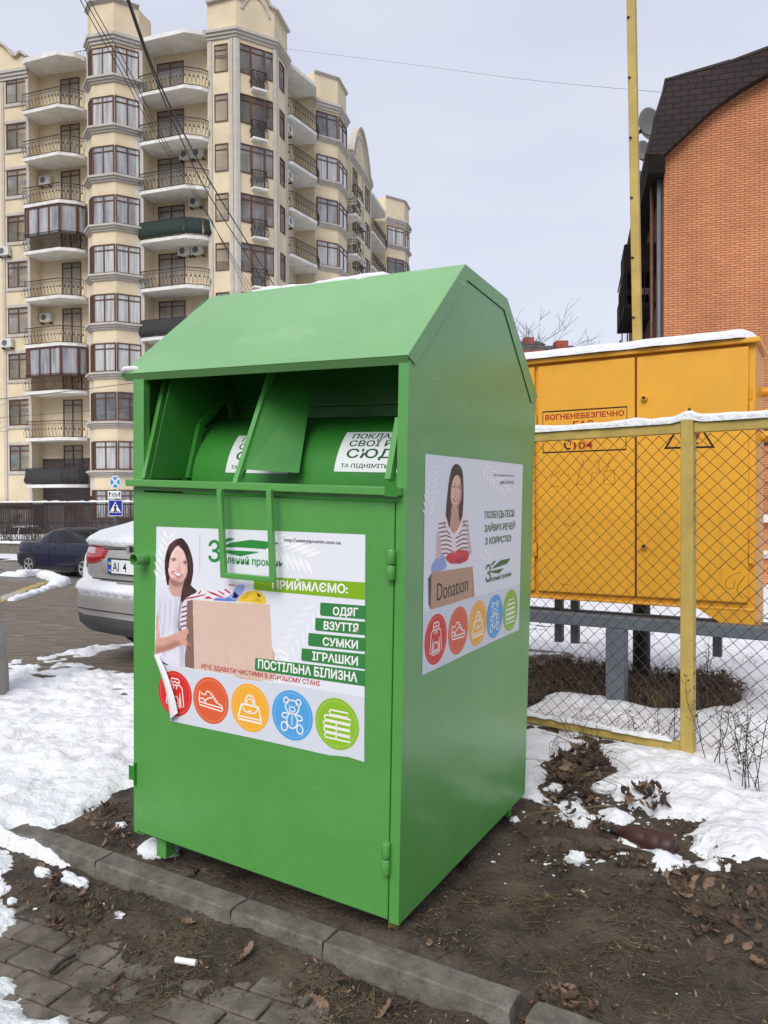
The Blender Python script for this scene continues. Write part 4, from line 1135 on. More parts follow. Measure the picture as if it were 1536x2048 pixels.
for x, z, pts in ((-1.0, 1.6, ((0, .06), (.05, -.02), (.02, -.09), (-.04, -.1))), (-.93, 1.55, ((0, .04), (-.06, -.03), (-.08, -.1))), (.25, .98, ((.03, .06), (-.03, .03), (-.05, -.02), (-.01, -.03), (.0, .02))), (.2, .95, ((.1, .07), (.06, 0), (.09, -.05)))):
    b.tube([fdir * (x + a) + fn * -.03 + Vector((0, 0, z + c)) for a, c in catmull([(p[0], p[1], 0) for p in pts], 4, False) for a, c in [(a, c)]] if False else [fdir * (x + p.x) + fn * -.03 + Vector((0, 0, z + p.y)) for p in catmull([(q[0], q[1], 0) for q in pts], 4, False)], .0017, 4)
b.build('loose_wire', wire_m, fence)
pth = [fp + fdir * (-2.3 + 4.7 * k / 150) + Vector((0, 0, FZ - .004 + .02 * math.exp(-((-2.3 + 4.7 * k / 150) / .05) ** 2))) for k in range(151)]
tag(strip_snow(pth, .034, .042, 9, .35, 11, 9).build('rail_snow', snowm, smooth=True), 'long line of snow on the top rail of the yellow mesh fence', 'snow')
pth = [fp + fdir * (-2.0 + 1.92 * k / 70) + Vector((0, 0, .07)) for k in range(71)]
tag(strip_snow(pth, .045, .03, 9, 1.1, 21, 18).build('rail_snow', snowm, smooth=True), 'uneven snow on the bottom rail of the yellow mesh fence', 'snow')

# gas cabinet
gdir = Vector((math.cos(R(-31)), math.sin(R(-31)), 0)); gn = Vector((math.sin(R(31)), math.cos(R(31)), 0))
GR = at(1510, 1000, 5.02)
GM = Matrix.Translation((GR.x, GR.y, 0)) @ Matrix.Rotation(R(-31), 4, 'Z')       # local x along front (right end at 0), y away
GI = GM.inverted()
def cl(u, v, y=0): 
    o = GI @ CAM; d = GI.to_3x3() @ ray(u, v); return o + d * ((y - o.y) / d.y)
GZ0, GZ1 = cl(1270, 1209).z, cl(1270, 709).z
GW, GD = 2.55, .62
cab = thing('gas_cabinet', GM, 'large yellow gas distribution cabinet with warning signs behind the mesh fence', 'gas cabinet')
xa, xb_, xc_ = cl(1073, 950).x, cl(1272, 950).x, cl(1497, 950).x
b = MB(); b.box((-GW, .02, GZ0), (0, GD, GZ1)); b.box((-GW - .02, -.03, GZ1), (.03, GD + .05, GZ1 + .035))
b.box((-GW, 0, GZ0), (0, .02, GZ0 + .02))
bevel(b.build('casing', yellow, cab), .006)
zt, zb2 = cl(1270, 715).z, cl(1270, 1193).z
edges = [(xc_, xb_ + .006), (xb_ - .006, xa + .012), (xa - .012, xa - .66)]
for k, (x1, x0) in enumerate(edges):
    d_ = bevel(MB().box((x0, -.012, zb2), (x1, .02, zt)).build('door', yellow, cab), .008)
    if k == 0:
        for z in (cl(1290, 797).z, cl(1288, 1092).z):
            b = MB(); b.lathe([(.0, -.03), (.017, -.03), (.021, -.026), (.021, .0)], (x0 + .055, -.012, z), axis='Y', n=18); b.lathe([(0, -.0325), (.012, -.0325), (.012, -.0302)], (x0 + .055, -.012, z), axis='Y', n=14, mi=1)
            b.build('lock', [yellow, black], d_, smooth=True, angle=40)
    if k < 2:
        for z in (.42, 1.38):
            xh = x1 + .02 if k == 0 else x0 - .02
            b = MB(); b.box((xh - .014, -.02, GZ0 + z - .1), (xh + .014, -.002, GZ0 + z)); b.lathe([(0, GZ0 + z + .01), (.007, GZ0 + z + .01), (.007, GZ0 + z + .1), (0, GZ0 + z + .1)], (xh - .008, -.016, 0), n=8)
            b.build('hinge', yellow, d_)
b = MB(); b.box((xb_ - .0055, -.004, zb2), (xb_ + .0055, .019, zt)); b.build('door_gap', mat('rusty_gap', (.12, .03, .004), .9), cab)
for x in (-.05, -GW + .12):
    b = MB(); b.prism([(x + .05, .0, GZ0), (x - .30, .0, GZ0), (x - .05, .0, GZ0 - .15), (x + .05, .0, GZ0 - .16)], (0, .025, 0)); b.box((x - .04, .025, GZ0 - .16), (x + .05, GD, GZ0 - .0)); b.build('foot', yellow, cab)
# warning signs on the doors
P3c = lambda a, c, h: (a, -.012 - h - .0006, c)
def cp(u, v): 
    p = cl(u, v, -.0125); return (p.x, p.z)
CC = lambda x, y: cp(1020 + x / 2.977, 620 + y / 2.977)
sg = Print(P3c)
INK, RED = srgb(30, 16, 12), srgb(150, 24, 22)
sg.stroke([CC(*q) for q in ((195, 608), (697, 576), (690, 830), (197, 850))], .011, INK, True, up=1)
txt(sg, CC, 'ВОГНЕНЕБЕЗПЕЧНО', (210, 656), (680, 628), 30, (158, 26, 24), .026)
txt(sg, CC, 'ГАЗ', (375, 700), (497, 692), 36, (158, 26, 24), .02)
txt(sg, CC, 'ПРИ ВИТОКУ ГАЗУ', (230, 738), (640, 716), 26, (90, 22, 18), .018)
txt(sg, CC, 'ТЕЛЕФОНУВАТИ', (232, 778), (640, 752), 26, (90, 22, 18), .018)
txt(sg, CC, '104', (380, 830), (492, 822), 42, (158, 26, 24), .02)
sg.stroke([CC(*q) for q in ((325, 790), (330, 815), (345, 828), (360, 822))], .012, INK, smooth=3); sg.stroke([CC(*q) for q in ((330, 783), (345, 775), (360, 790), (358, 808))], .006, INK, smooth=3)
sg.build('danger_sign', cab)
sg = Print(P3c)
sg.stroke([CC(*q) for q in ((1068, 590), (1210, 815), (926, 822))], .026, INK, True, up=1)
sg.poly([CC(*q) for q in ((1070, 640), (1110, 690), (1130, 730), (1120, 765), (1090, 785), (1045, 785), (1015, 760), (1015, 720), (1040, 690))], RED, 3)
sg.poly([CC(*q) for q in ((1072, 700), (1095, 740), (1085, 775), (1055, 775), (1048, 740))], srgb(196, 70, 40), 3)
sg.stroke([CC(*q) for q in ((1015, 795), (1120, 792))], .014, INK)
sg.build('flame_warning_sign', cab)
sc = Print(P3c)
for st in (((505, 900), (530, 895), (530, 965), (490, 970), (480, 1035)), ((560, 960), (622, 955), (624, 1035), (560, 1040), (560, 960)), ((605, 885), (570, 960)), ((440, 890), (405, 1000), (395, 1045)), ((300, 960), (250, 985), (240, 1010)), ((335, 985), (356, 982)), ((400, 1040), (440, 1040)), ((320, 1270), (360, 1285), (400, 1262)), ((300, 1630), (370, 1640), (340, 1665)), ((240, 1050), (290, 1052))):
    sc.stroke([CC(*q) for q in st], .0035, srgb(128, 66, 10), up=0)
sc.build('scratched_graffiti', cab)
pth = [GM @ Vector((-GW + (GW + .02) * k / 60, GD / 2 - .01, GZ1 + .033)) for k in range(61)]
tag(strip_snow(pth, GD / 2 + .05, .085, 12, .12, 31, 6).build('cabinet_snow', snowm, smooth=True), 'thick layer of snow on the roof of the yellow gas cabinet', 'snow')

# grey support frame under the cabinet
stand = thing('support_frame', GM, 'grey steel frame of beam and legs standing in front under the gas cabinet', 'support frame')
zb3 = cl(1230, 1240, -.06).z
b = MB(); b.box((-GW - .5, -.11, zb3 - .055), (1.2, -.01, zb3 + .03)); bevel(b.build('beam', greymetal, stand), .006)
for x in (cl(1231, 1300, -.1).x, -GW):
    b = MB(); b.box((x - .065, -.12, -.3), (x + .065, .0, zb3 - .056)); bevel(b.build('leg', greymetal, stand), .006)
for u in (1120, 1152, 1436):
    x = cl(u, 1215, .55).x; b = MB(); b.box((x - .03, .5, zb3 - .3), (x + .03, .56, GZ0 + .0)); b.build('strut', greymetal, stand)
b = MB(); b.box((-GW - .3, .5, zb3 - .13), (1.2, .56, zb3 - .03)); b.build('beam', greymetal, stand)
pp = gp(1283, 1350)
o = MB(); o.lathe([(.075, -.3), (.075, 1.0)], (0, 0, 0), n=20)
po = o.build('pipe_post', blackpost, smooth=True); po.location = (pp.x, pp.y, pp.z); tag(po, 'black round steel post standing under the gas cabinet', 'post')
# yellow pipework right of the cabinet
gpipe = thing('gas_pipe', GM @ Matrix.Translation((.12, .45, 0)), 'yellow gas pipes with snow on them at the right edge beside the cabinet', 'gas pipe')
for z, r in ((GZ1 - .27, .035), (GZ1 - .42, .03), (GZ1 - .58, .04)):
    b = MB(); b.tube([(-.12, 0, z), (1.2, 0, z)], r, 12); b.build('pipe', yellow, gpipe, smooth=True, angle=40)
b = MB(); b.box((.12, -.1, GZ1 - .22), (.9, .2, GZ1 + .02)); bevel(b.build('housing', yellow, gpipe), .02)
b = MB(); b.tube([(.02, 0, -.2), (.02, 0, GZ1 - .25)], .03, 12); b.build('riser', yellow, gpipe, smooth=True, angle=40)
for z, lb in ((GZ1 - .34, 'snow on the upper yellow gas pipe at the right edge'), (GZ1 - .53, 'snow on the lowest yellow gas pipe at the right edge')):
    pth = [GM @ Vector((.16 + .8 * k / 20, .45, z - .05)) for k in range(21)]
    tag(strip_snow(pth, .05, .06, 8, .3, z).build('pipe_snow', snowm, smooth=True), lb, 'snow')
# tall yellow pole
p1 = at(1263, 0, 7.2); p2 = at(1275, 690, 7.2)
d_ = (p2 - p1); p3 = p1 + d_ * 2.2; p0 = p1 - d_ * .35
b = MB(); tt = (p3.z - 0) / (p3.z - p0.z)
base = p1 + d_ * ((p1.z - (-.2)) / (p1.z - p2.z))
tp = thing('yellow_pole', Matrix.Translation(base), 'tall thin yellow square pole rising behind the gas cabinet', 'pole')
b.bar((0, 0, 0), p0 - base, .078, .078, up=(.5, .85, 0)); bevel(b.build('shaft', yellow_old, tp), .008)
b = MB()
for k in range(9):
    b = MB(); c = (p0 - base) * (.3 + .075 * k) + Vector((-.043, -.03, 0)); b.lathe([(0, -.012), (.008, -.012), (.008, .012), (0, .012)], c, axis='X', n=8); b.build('bolt', iron, tp)

# concrete pole at the left edge
pb = gp(0, 1402)
cpole = thing('concrete_pole', Matrix.Translation((pb.x - .145, pb.y, 0)) @ Matrix.Rotation(R(-1.6), 4, 'Y'), 'weathered concrete utility pole cut off by the left edge of the picture', 'utility pole')
b = MB(); vs = []
prof = [(-.1, .165), (.0, .165), (.45, .155), (.6, .135), (.9, .125), (8.5, .09)]
pr2 = []
for (z0, r0), (z1, r1) in zip(prof, prof[1:]):
    for k in range(6): pr2.append((z0 + (z1 - z0) * k / 6, r0 + (r1 - r0) * k / 6))
pr2.append(prof[-1]); nn = 16
for z, r in pr2:
    for k in range(nn):
        w = 2 * math.pi * k / nn; c, s_ = math.cos(w), math.sin(w)
        rr = r * (abs(c) ** 6 + abs(s_) ** 6) ** (-1 / 6) * (1 + .05 * float(fbm(np.float64(w * 2), np.float64(z * 6), 3)) * (z < 3))
        vs.append((c * rr, s_ * rr, z))
b.add(vs, [(i * nn + k, i * nn + (k + 1) % nn, (i + 1) * nn + (k + 1) % nn, (i + 1) * nn + k) for i in range(len(pr2) - 1) for k in range(nn)])
b.build('shaft', pole_c, cpole, smooth=True, angle=60)
pn = Print(lambda a, c, h: (a, -.158 - h, c)); 

# ================================================================ CARS
def fi(tab, z, j):
    return float(np.interp(z, [t[0] for t in tab], [t[j] for t in tab]))
LOW = [(.20, .35, 4.1, .70), (.26, .10, 4.3, .80), (.34, .03, 4.36, .84), (.46, .005, 4.37, .855), (.56, .0, 4.36, .86), (.64, .012, 4.33, .862), (.685, .05, 4.3, .862), (.71, .095, 4.25, .86), (.80, .10, 4.15, .855), (.90, .105, 4.05, .845), (.97, .125, 4.0, .825), (1.01, .16, 3.95, .80), (1.03, .22, 3.9, .76), (1.04, .36, 3.8, .66), (1.045, .9, 3.3, .3)]
CAB = [(.98, .62, 3.42, .80), (1.06, .80, 3.26, .785), (1.2, 1.08, 2.92, .735), (1.32, 1.36, 2.62, .68), (1.40, 1.6, 2.4, .615), (1.44, 1.75, 2.25, .52), (1.462, 1.9, 2.1, .32), (1.468, 1.98, 2.05, .1)]
def drop(x, z):
    t = min(1, max(0, (x - 2.9) / 1.5)); return z - .20 * t * t * max(0, (z - .3) / .75)
def car(name, M, label, cat, paint, group=None, lights=True, EX=7.0, wheels=((.88, 1), (.88, -1), (3.45, 1), (3.45, -1)), spoke=True):
    t = thing(name, M, label, cat, group)
    def stack(tab, ex, ey, n=72, sub=3):
        b = MB(); vs = []; zs = []
        for (z0, *_), (z1, *_) in zip(tab, tab[1:]):
            zs += [z0 + (z1 - z0) * k / sub for k in range(sub)]
        zs.append(tab[-1][0])
        for z in zs:
            xr, xf, hw = (fi(tab, z, j) for j in (1, 2, 3)); xc, a = (xr + xf) / 2, (xf - xr) / 2
            for k in range(n):
                w = 2 * math.pi * k / n; c, s = math.cos(w), math.sin(w)
                x = xc + a * math.copysign(abs(c) ** (2 / ex), c); y = hw * math.copysign(abs(s) ** (2 / ey), s)
                vs.append((x, y, drop(x, z) if tab is LOW else z))
        m = len(zs)
        b.add(vs, [(i * n + k, i * n + (k + 1) % n, (i + 1) * n + (k + 1) % n, (i + 1) * n + k) for i in range(m - 1) for k in range(n)])
        b.add(vs[-n:], [tuple(range(n))]); b.add(vs[:n], [tuple(reversed(range(n)))])
        return b
    b = stack(LOW, EX, 8)
    b2 = stack(CAB, 3.4, 3.4); o = len(b.v); b.v += b2.v; b.f += [tuple(i + o for i in f) for f in b2.f]; b.m += b2.m
    body = b.build('body', paint, t, smooth=True, angle=50)
    def y_at(x, z, tab, ey=8, ex=EX):
        xr, xf, hw = (fi(tab, z, j) for j in (1, 2, 3)); xc, a = (xr + xf) / 2, (xf - xr) / 2
        c = min(1, abs((x - xc) / a)) ** ex
        return hw * max(0, 1 - c) ** (1 / ey)
    def x_rear(y, z, tab=LOW, ex=EX, ey=8):
        xr, xf, hw = (fi(tab, z, j) for j in (1, 2, 3)); xc, a = (xr + xf) / 2, (xf - xr) / 2
        s = min(.999, abs(y / hw)) ** ey
        return xc - a * max(0, 1 - s) ** (1 / ex)
    def side_patch(nm, q, m, off=.008, sides=(1, -1), tab=CAB, n=8, par=None):
        for sd_ in sides:
            b = MB(); vs = []
            for i in range(n + 1):
                for j in range(n + 1):
                    u, v = i / n, j / n
                    x = (q[0][0] * (1 - u) + q[1][0] * u) * (1 - v) + (q[3][0] * (1 - u) + q[2][0] * u) * v
                    z = (q[0][1] * (1 - u) + q[1][1] * u) * (1 - v) + (q[3][1] * (1 - u) + q[2][1] * u) * v
                    vs.append((x, sd_ * (y_at(x, z, tab, 3.4 if tab is CAB else 8, 3.4 if tab is CAB else EX) + off), z))
            b.add(vs, [(i * (n + 1) + j, (i + 1) * (n + 1) + j, (i + 1) * (n + 1) + j + 1, i * (n + 1) + j + 1) for i in range(n) for j in range(n)])
            b.build(nm, m, par or t, smooth=True)
    side_patch('window', [(1.02, 1.02), (1.80, 1.02), (1.80, 1.375), (1.42, 1.345)], carglass)
    side_patch('window', [(1.86, 1.02), (3.02, 1.02), (2.50, 1.36), (1.86, 1.378)], carglass)
    side_patch('window', [(.92, 1.03), (.98, 1.03), (1.36, 1.33), (1.28, 1.26)], carglass)
    def end_patch(nm, z0, z1, f, m, front):
        b = MB(); vs = []; n = 10
        for i in range(n + 1):
            z = z0 + (z1 - z0) * i / n; hw = fi(CAB, z, 3) * f
            for j in range(n + 1):
                y = -hw + 2 * hw * j / n; x = x_rear(y, z, CAB, 3.4, 3.4)
                if front: x = fi(CAB, z, 1) + fi(CAB, z, 2) - x
                vs.append((x + (.008 if front else -.008), y, z + .006))
        b.add(vs, [(i * (n + 1) + j, i * (n + 1) + j + 1, (i + 1) * (n + 1) + j + 1, (i + 1) * (n + 1) + j) for i in range(n) for j in range(n)])
        b.build(nm, m, t, smooth=True)
    end_patch('rear_window', 1.03, 1.37, .8, carglass, 0); end_patch('windscreen', 1.03, 1.37, .84, carglass, 1)
    for x in (1.83, 2.55, .95):
        z0 = .34 if x != .95 else .6
        for s in (1, -1):
            MB().tube([(x, s * (y_at(x, z, LOW) + .0015), z) for z in np.linspace(z0, .98, 8)], .004, 4).build('door_seam', black, t)
    for x in (1.2, 2.0):
        for s in (1, -1):
            b = MB(); y = y_at(x, .88, LOW); b.tube([(x, s * (y + .01), .875), (x + .03, s * (y + .035), .88), (x + .15, s * (y + .035), .882), (x + .18, s * (y + .01), .88)], .013, 6); b.build('door_handle', paint, t, smooth=True)
    for x, s in wheels:
        w = MB(); yo = s * .845
        w.lathe([(.2, -.1), (.30, -.1), (.315, -.07), (.315, .08), (.30, .095), (.21, .1)] if s > 0 else [(.2, .1), (.30, .1), (.315, .07), (.315, -.08), (.30, -.095), (.21, -.1)], (x, s * .772, .315), axis='Y', n=28)
        wh = w.build('wheel', rubber, t, smooth=True, angle=40)
        r = MB(); r.lathe([(.21, .1 * s), (.205, .085 * s), (.19, .06 * s), (.05, .05 * s), (.0, .05 * s)], (x, s * .772, .315), axis='Y', n=24, mi=1)
        r.lathe([(.215, .101 * s), (.2, .104 * s), (.19, .09 * s)], (x, s * .772, .315), axis='Y', n=24)
        for k in range(5):
            a = 2 * math.pi * k / 5 + .3
            for da in (-.13, .13):
                r.bar((x + .04 * math.cos(a), s * .857, .315 + .04 * math.sin(a)), (x + .2 * math.cos(a + da), s * .865, .315 + .2 * math.sin(a + da)), .032, .02, up=(0, 1, 0))
        r.lathe([(0, .1 * s), (.04, .098 * s), (.05, .08 * s)], (x, s * .772, .315), axis='Y', n=14)
        r.build('rim', [alloy, black], wh)
        a_ = MB()
        n = 20; pts = [(x + .385 * math.cos(math.pi * 2 * k / n), .315 + .385 * math.sin(math.pi * 2 * k / n)) for k in range(n)]
        pts = [(px, max(.2, pz)) for px, pz in pts]
        a_.add([(px, s * (y_at(px, max(.3, pz), LOW) + .003), pz) for px, pz in pts] + [(x, s * (y_at(x, .5, LOW) + .003), .33)], [(k, (k + 1) % n, n) for k in range(n)])
        a_.build('wheel_arch', black, t)
    for s in (1, -1): MB().bar((1.25, s * .845, .27), (3.05, s * .845, .27), .03, .12).build('sill_trim', black, t)
    if lights:
        for s in (1, -1):
            b = MB(); vs = []; P = [(.70, 1.0), (.53, .985), (.33, .965), (.355, .885), (.47, .85), (.63, .83), (.665, .90)]
            n = 10
            # grid over the outline
            ys, zs = np.linspace(.31, .74, 49), np.linspace(.81, 1.01, 31)
            Yg, Zg = np.meshgrid(ys, zs); d = sdist([(.86, 1.0), (.69, .997)] [0:0] + P, Yg, Zg)
            for i in range(31):
                for j in range(49): vs.append((x_rear(ys[j], zs[i]) - .022 * (1 - math.exp(-max(0, d[i, j]) / .012)) - .001, s * ys[j], zs[i]))
            fs = [(i * 49 + j, i * 49 + j + 1, (i + 1) * 49 + j + 1, (i + 1) * 49 + j) for i in range(30) for j in range(48)]
            fr = [f for f in fs if max(d[k // 49, k % 49] for k in f) > 0]
            mi = [1 if (zs[f[0] // 49] > .925 and .46 + (zs[f[0] // 49] - .925) * .8 < ys[f[0] % 49] < .645 and zs[f[0] // 49] < .972) else 0 for f in fr]
            b.v = vs; b.f = fr; b.m = mi
            b.build('tail_light', [redlens, clearlens], t, smooth=True)
    t['_x'] = 0
    del t['_x']
    return t, x_rear, y_at
GC_M = Matrix.Translation((-2.14, 6.2, .06)) @ Matrix.Rotation(R(54), 4, 'Z')
gcar, XR, YA = car('parked_car', GC_M, 'silver grey sedan with snow on its boot, partly hidden behind the green bin', 'car', silver)
def rear_patch(nm, poly, m, th, par, res=.008, rnd=.015, noise=0, tab=LOW):
    P = poly; y0, y1 = min(p[0] for p in P) - .02, max(p[0] for p in P) + .02; z0, z1 = min(p[1] for p in P) - .02, max(p[1] for p in P) + .02
    ys, zs = np.arange(y0, y1, res), np.arange(z0, z1, res); Yg, Zg = np.meshgrid(ys, zs); d = sdist(P, Yg, Zg)
    if noise: d = d + fbm(Yg * 25, Zg * 25, 3) * noise
    b = MB(); w = len(ys)
    for i in range(len(zs)):
        for j in range(w):
            t_ = th * (1 - math.exp(-max(0, d[i, j]) / rnd)) * (1 + (noise * 20) * float(vn(np.float64(ys[j] * 30), np.float64(zs[i] * 30))))
            yy = ys[j]; x = XR(min(.85, max(-.85, yy)), zs[i]); over = max(0, abs(yy) - .80) * 1.6
            b.v.append((x - t_ - .001, yy, zs[i]))
    b.f = [(i * w + j, i * w + j + 1, (i + 1) * w + j + 1, (i + 1) * w + j) for i in range(len(zs) - 1) for j in range(w - 1)]
    b.f = [f for f in b.f if max(d[k // w, k % w] for k in f) > 0]; b.m = [0] * len(b.f)
    return b.build(nm, m, par, smooth=True)
rear_patch('bumper_trim', [(.8, .27), (.83, .34), (.838, .425), (.4, .405), (-.4, .405), (-.838, .425), (-.83, .34), (-.8, .27), (0, .24)], mat('grey_plastic', (.05, .05, .052), .55, bump=.1), .012, gcar)
b = MB(); b.tube([(XR(y, .465) - .0, y, .465) for y in np.linspace(-.8, .8, 30)], .005, 4); b.build('bumper_seam', black, gcar)
b = MB(); b.tube([(XR(y, .715) + .0, y, .715) for y in np.linspace(-.68, .68, 30)], .006, 4)
for s in (1, -1): b.tube([(XR(s * y, z) - .001, s * y, z) for y, z in ((.68, .715), (.655, .80), (.645, .84))], .005, 4)
b.tube([(XR(y, .955) - .0, y, .955 + .02 * (1 - (y / .7) ** 2)) for y in np.linspace(-.38, .38, 20)], .005, 4)
b.build('boot_seam', black, gcar)
for s in (1, -1): rear_patch('reflector', [(s * .835, .56), (s * .68, .562), (s * .665, .598), (s * .84, .60)], redlens, .006, gcar, .006)
rear_patch('plate_recess', [(.36, .765), (.40, .80), (.38, .89), (-.38, .89), (-.40, .80), (-.36, .765)], silver, .004, gcar)
xp = XR(0, .83) - .022
b = MB(); b.box((xp, -.275, .762), (xp + .02, .275, .898)); pl = bevel(b.build('plate_frame', black, gcar), .006)
NP = Print(lambda a, c, h: (xp - .002 - h, -a, c))
NP.poly([(-.262, .774), (.262, .774), (.262, .886), (-.262, .886)], srgb(225, 226, 226)); NP.poly([(-.262, .774), (-.215, .774), (-.215, .886), (-.262, .886)], srgb(30, 70, 170))
NP.poly([(-.257, .845), (-.221, .845), (-.221, .858), (-.257, .858)], srgb(230, 200, 40)); NP.poly([(-.257, .858), (-.221, .858), (-.221, .871), (-.257, .871)], srgb(60, 140, 210))
NP.text('UA', (-.255, .787), (-.223, .787), .02, (.7, .7, .7), .03); NP.text('AI', (-.2, .792), (-.115, .792), .078, (.01, .01, .01), .01); NP.text('4', (-.06, .792), (-.012, .792), .078, (.01, .01, .01), .01)
NP.build('number_plate', pl)
b = MB(); nb = [(.075 * math.cos(2 * math.pi * k / 28), .038 * math.sin(2 * math.pi * k / 28)) for k in range(28)]
xe = XR(0, .965) - .012
b.prism([(xe, y, .975 + z) for y, z in nb], (.02, 0, 0)); bd = b.build('badge', black, gcar)
BP = Print(lambda a, c, h: (xe - .001 - h, -a, c)); BP.stroke([(.066 * math.cos(2 * math.pi * k / 28), .975 + .031 * math.sin(2 * math.pi * k / 28)) for k in range(28)], .005, (.6, .6, .6), True); BP.text('K', (-.045, .957), (-.012, .957), .036, (.65, .65, .65), .01); BP.build('badge_letter', bd)
BP = Print(lambda a, c, h: (XR(-a, .765) - .004 - h, -a, c)); BP.text('Rio', (-.58, .765), (-.47, .765), .04, (.4, .4, .4), 0, .25); BP.build('boot_lettering', gcar)
csn = thing('car_snow', GC_M, 'snow lying on the boot, rear light edge and bumper of the grey sedan', 'snow')
b = MB(); vs = []
lv = [(.99, .125, 1.0, .80), (1.025, .10, 1.0, .81), (1.05, .12, .98, .795), (1.075, .20, .95, .76), (1.09, .34, .9, .68), (1.10, .5, .8, .5), (1.103, .6, .7, .2)]
n = 64
for z, xr, xf, hw in lv:
    for k in range(n):
        w = 2 * math.pi * k / n; c, s = math.cos(w), math.sin(w)
        x = (xr + xf) / 2 + (xf - xr) / 2 * math.copysign(abs(c) ** .35, c); y = hw * math.copysign(abs(s) ** .5, s)
        r_ = float(fbm(np.float64(x * 5), np.float64(y * 5 + z * 7), 3)) * .016
        vs.append((x - r_, y, z + max(0, x - .2) * .22 + r_))
b.add(vs, [(i * n + k, i * n + (k + 1) % n, (i + 1) * n + (k + 1) % n, (i + 1) * n + k) for i in range(len(lv) - 1) for k in range(n)]); b.add(vs[-n:], [tuple(range(n))])
b.build('boot_layer', snowm, csn, smooth=True)
rear_patch('bumper_layer', [(.70, 1.0), (.80, .965), (.835, .86), (.83, .80), (.80, .77), (.795, .70), (.77, .655), (.70, .62), (.5, .60), (-.5, .60), (-.7, .62), (-.79, .70), (-.7, .72), (-.5, .69), (0, .685), (.45, .70), (.60, .735), (.655, .80), (.675, .90)], snowm, .035, csn, .01, .02, .006)
b = MB(); vs = []
for z, xr, xf, hw in [(1.37, 1.5, 2.5, .64), (1.43, 1.55, 2.45, .62), (1.49, 1.65, 2.35, .56), (1.52, 1.8, 2.2, .4)]:
    for k in range(n):
        w = 2 * math.pi * k / n; c, s = math.cos(w), math.sin(w); vs.append(((xr + xf) / 2 + (xf - xr) / 2 * math.copysign(abs(c) ** .6, c), hw * math.copysign(abs(s) ** .5, s), z))
b.add(vs, [(i * n + k, i * n + (k + 1) % n, (i + 1) * n + (k + 1) % n, (i + 1) * n + k) for i in range(3) for k in range(n)]); b.add(vs[-n:], [tuple(range(n))]); b.build('roof_layer', snowm, csn, smooth=True)
def zt(x, y, h): return float(terr(x, y)) + h
bo = Vector((-11.2, 24.73))
car('passing_car', Matrix.Translation((bo.x, bo.y, zt(-10.2, 23.6, .01))) @ Matrix.Rotation(R(-31), 4, 'Z'), 'dark blue sedan with alloy wheels driving along the far road', 'car', navy)
car('parked_car', Matrix.Translation((-7.6, 27.6, zt(-7, 27, .12))) @ Matrix.Rotation(R(-31), 4, 'Z'), 'black car whose dark roof shows behind the blue sedan', 'car', blackcar)
car('parked_car', Matrix.Translation((-20.9, 40.6, -1.2)) @ Matrix.Rotation(R(-16), 4, 'Z') @ Matrix.Translation((4.4, 0, 0)) @ Matrix.Rotation(R(180), 4, 'Z'), 'snow covered white car behind the iron railing at the left edge', 'car', whitecar)
car('parked_car', Matrix.Translation((8.2, 15.0, zt(8.2, 15, .0))) @ Matrix.Rotation(R(-5), 4, 'Z'), 'white car parked before the brick building beyond the right end of the fence', 'car', whitecar)

# ================================================================ ROAD SIGN
sp_ = at(231, 1093, 30)
gz = zt(sp_.x, sp_.y, 0)
sign = thing('road_sign', Matrix.Translation((sp_.x, sp_.y, gz)), 'post with round blue no stopping sign, white distance plate and square blue crossing sign', 'road sign')
b = MB(); b.tube([(0, 0, -.2), (0, 0, at(231, 944, 30).z - gz)], .03, 8); b.build('post', greymetal, sign, smooth=True)
SX = lambda u, v, o=0: (at(u, v, 30).x - sp_.x, at(u, v, 30).z - gz)
P3s = lambda a, c, h: (a, -.06 - h * 8, c)
def plate(nm, pts):
    b = MB(); b.prism([(x, -.055, z) for x, z in pts], (0, .015, 0)); return b.build(nm, greymetal, sign)
cc = SX(231.5, 964.5); rr = (at(243, 960, 30).x - at(220, 960, 30).x) / 2; rz = rr * 1.18
circ = [(cc[0] + rr * math.cos(k * math.pi / 16), cc[1] + rz * math.sin(k * math.pi / 16)) for k in range(32)]
pl = plate('no_stopping_sign', circ); P = Print(P3s); P.disc(cc, rr, rz, srgb(212, 216, 214)); P.disc(cc, rr * .80, rz * .80, srgb(62, 142, 196))
for s in (1, -1): P.stroke([(cc[0] - rr * .6 * s, cc[1] - rz * .6), (cc[0] + rr * .6 * s, cc[1] + rz * .6)], .07, srgb(214, 220, 220), up=1)
P.build('sign_face', pl)
q = [SX(*k) for k in ((217, 982), (243, 982), (243, 997), (217, 997))]; pl = plate('distance_plate', q); P = Print(P3s); P.poly(q, srgb(228, 230, 228))
P.text('300м', SX(224, 994), SX(238, 994), .17, (.02, .02, .02), .01)
for u in (220.5, 239.8):
    a, c = SX(u, 994), SX(u, 985); P.stroke([a, c], .035, (.02, .02, .02), up=0); P.poly([(c[0] - .05, c[1] - .06), (c[0] + .05, c[1] - .06), (c[0], c[1] + .03)], (.02, .02, .02), up=0)
P.build('sign_face', pl)
q = [SX(*k) for k in ((218, 1000), (246, 1000), (246, 1032), (218, 1032))]; pl = plate('crossing_sign', q); P = Print(P3s); P.poly(q, srgb(220, 224, 230))
q2 = [SX(*k) for k in ((219, 1001), (245, 1001), (245, 1031), (219, 1031))]; P.poly(q2, srgb(22, 44, 150)); P.poly([SX(231.5, 1003), SX(220, 1025.5), SX(243, 1025.5)], srgb(232, 234, 236))
P.disc(SX(231.8, 1009), .035, .04, (.01, .01, .01)); K = (.01, .01, .01)
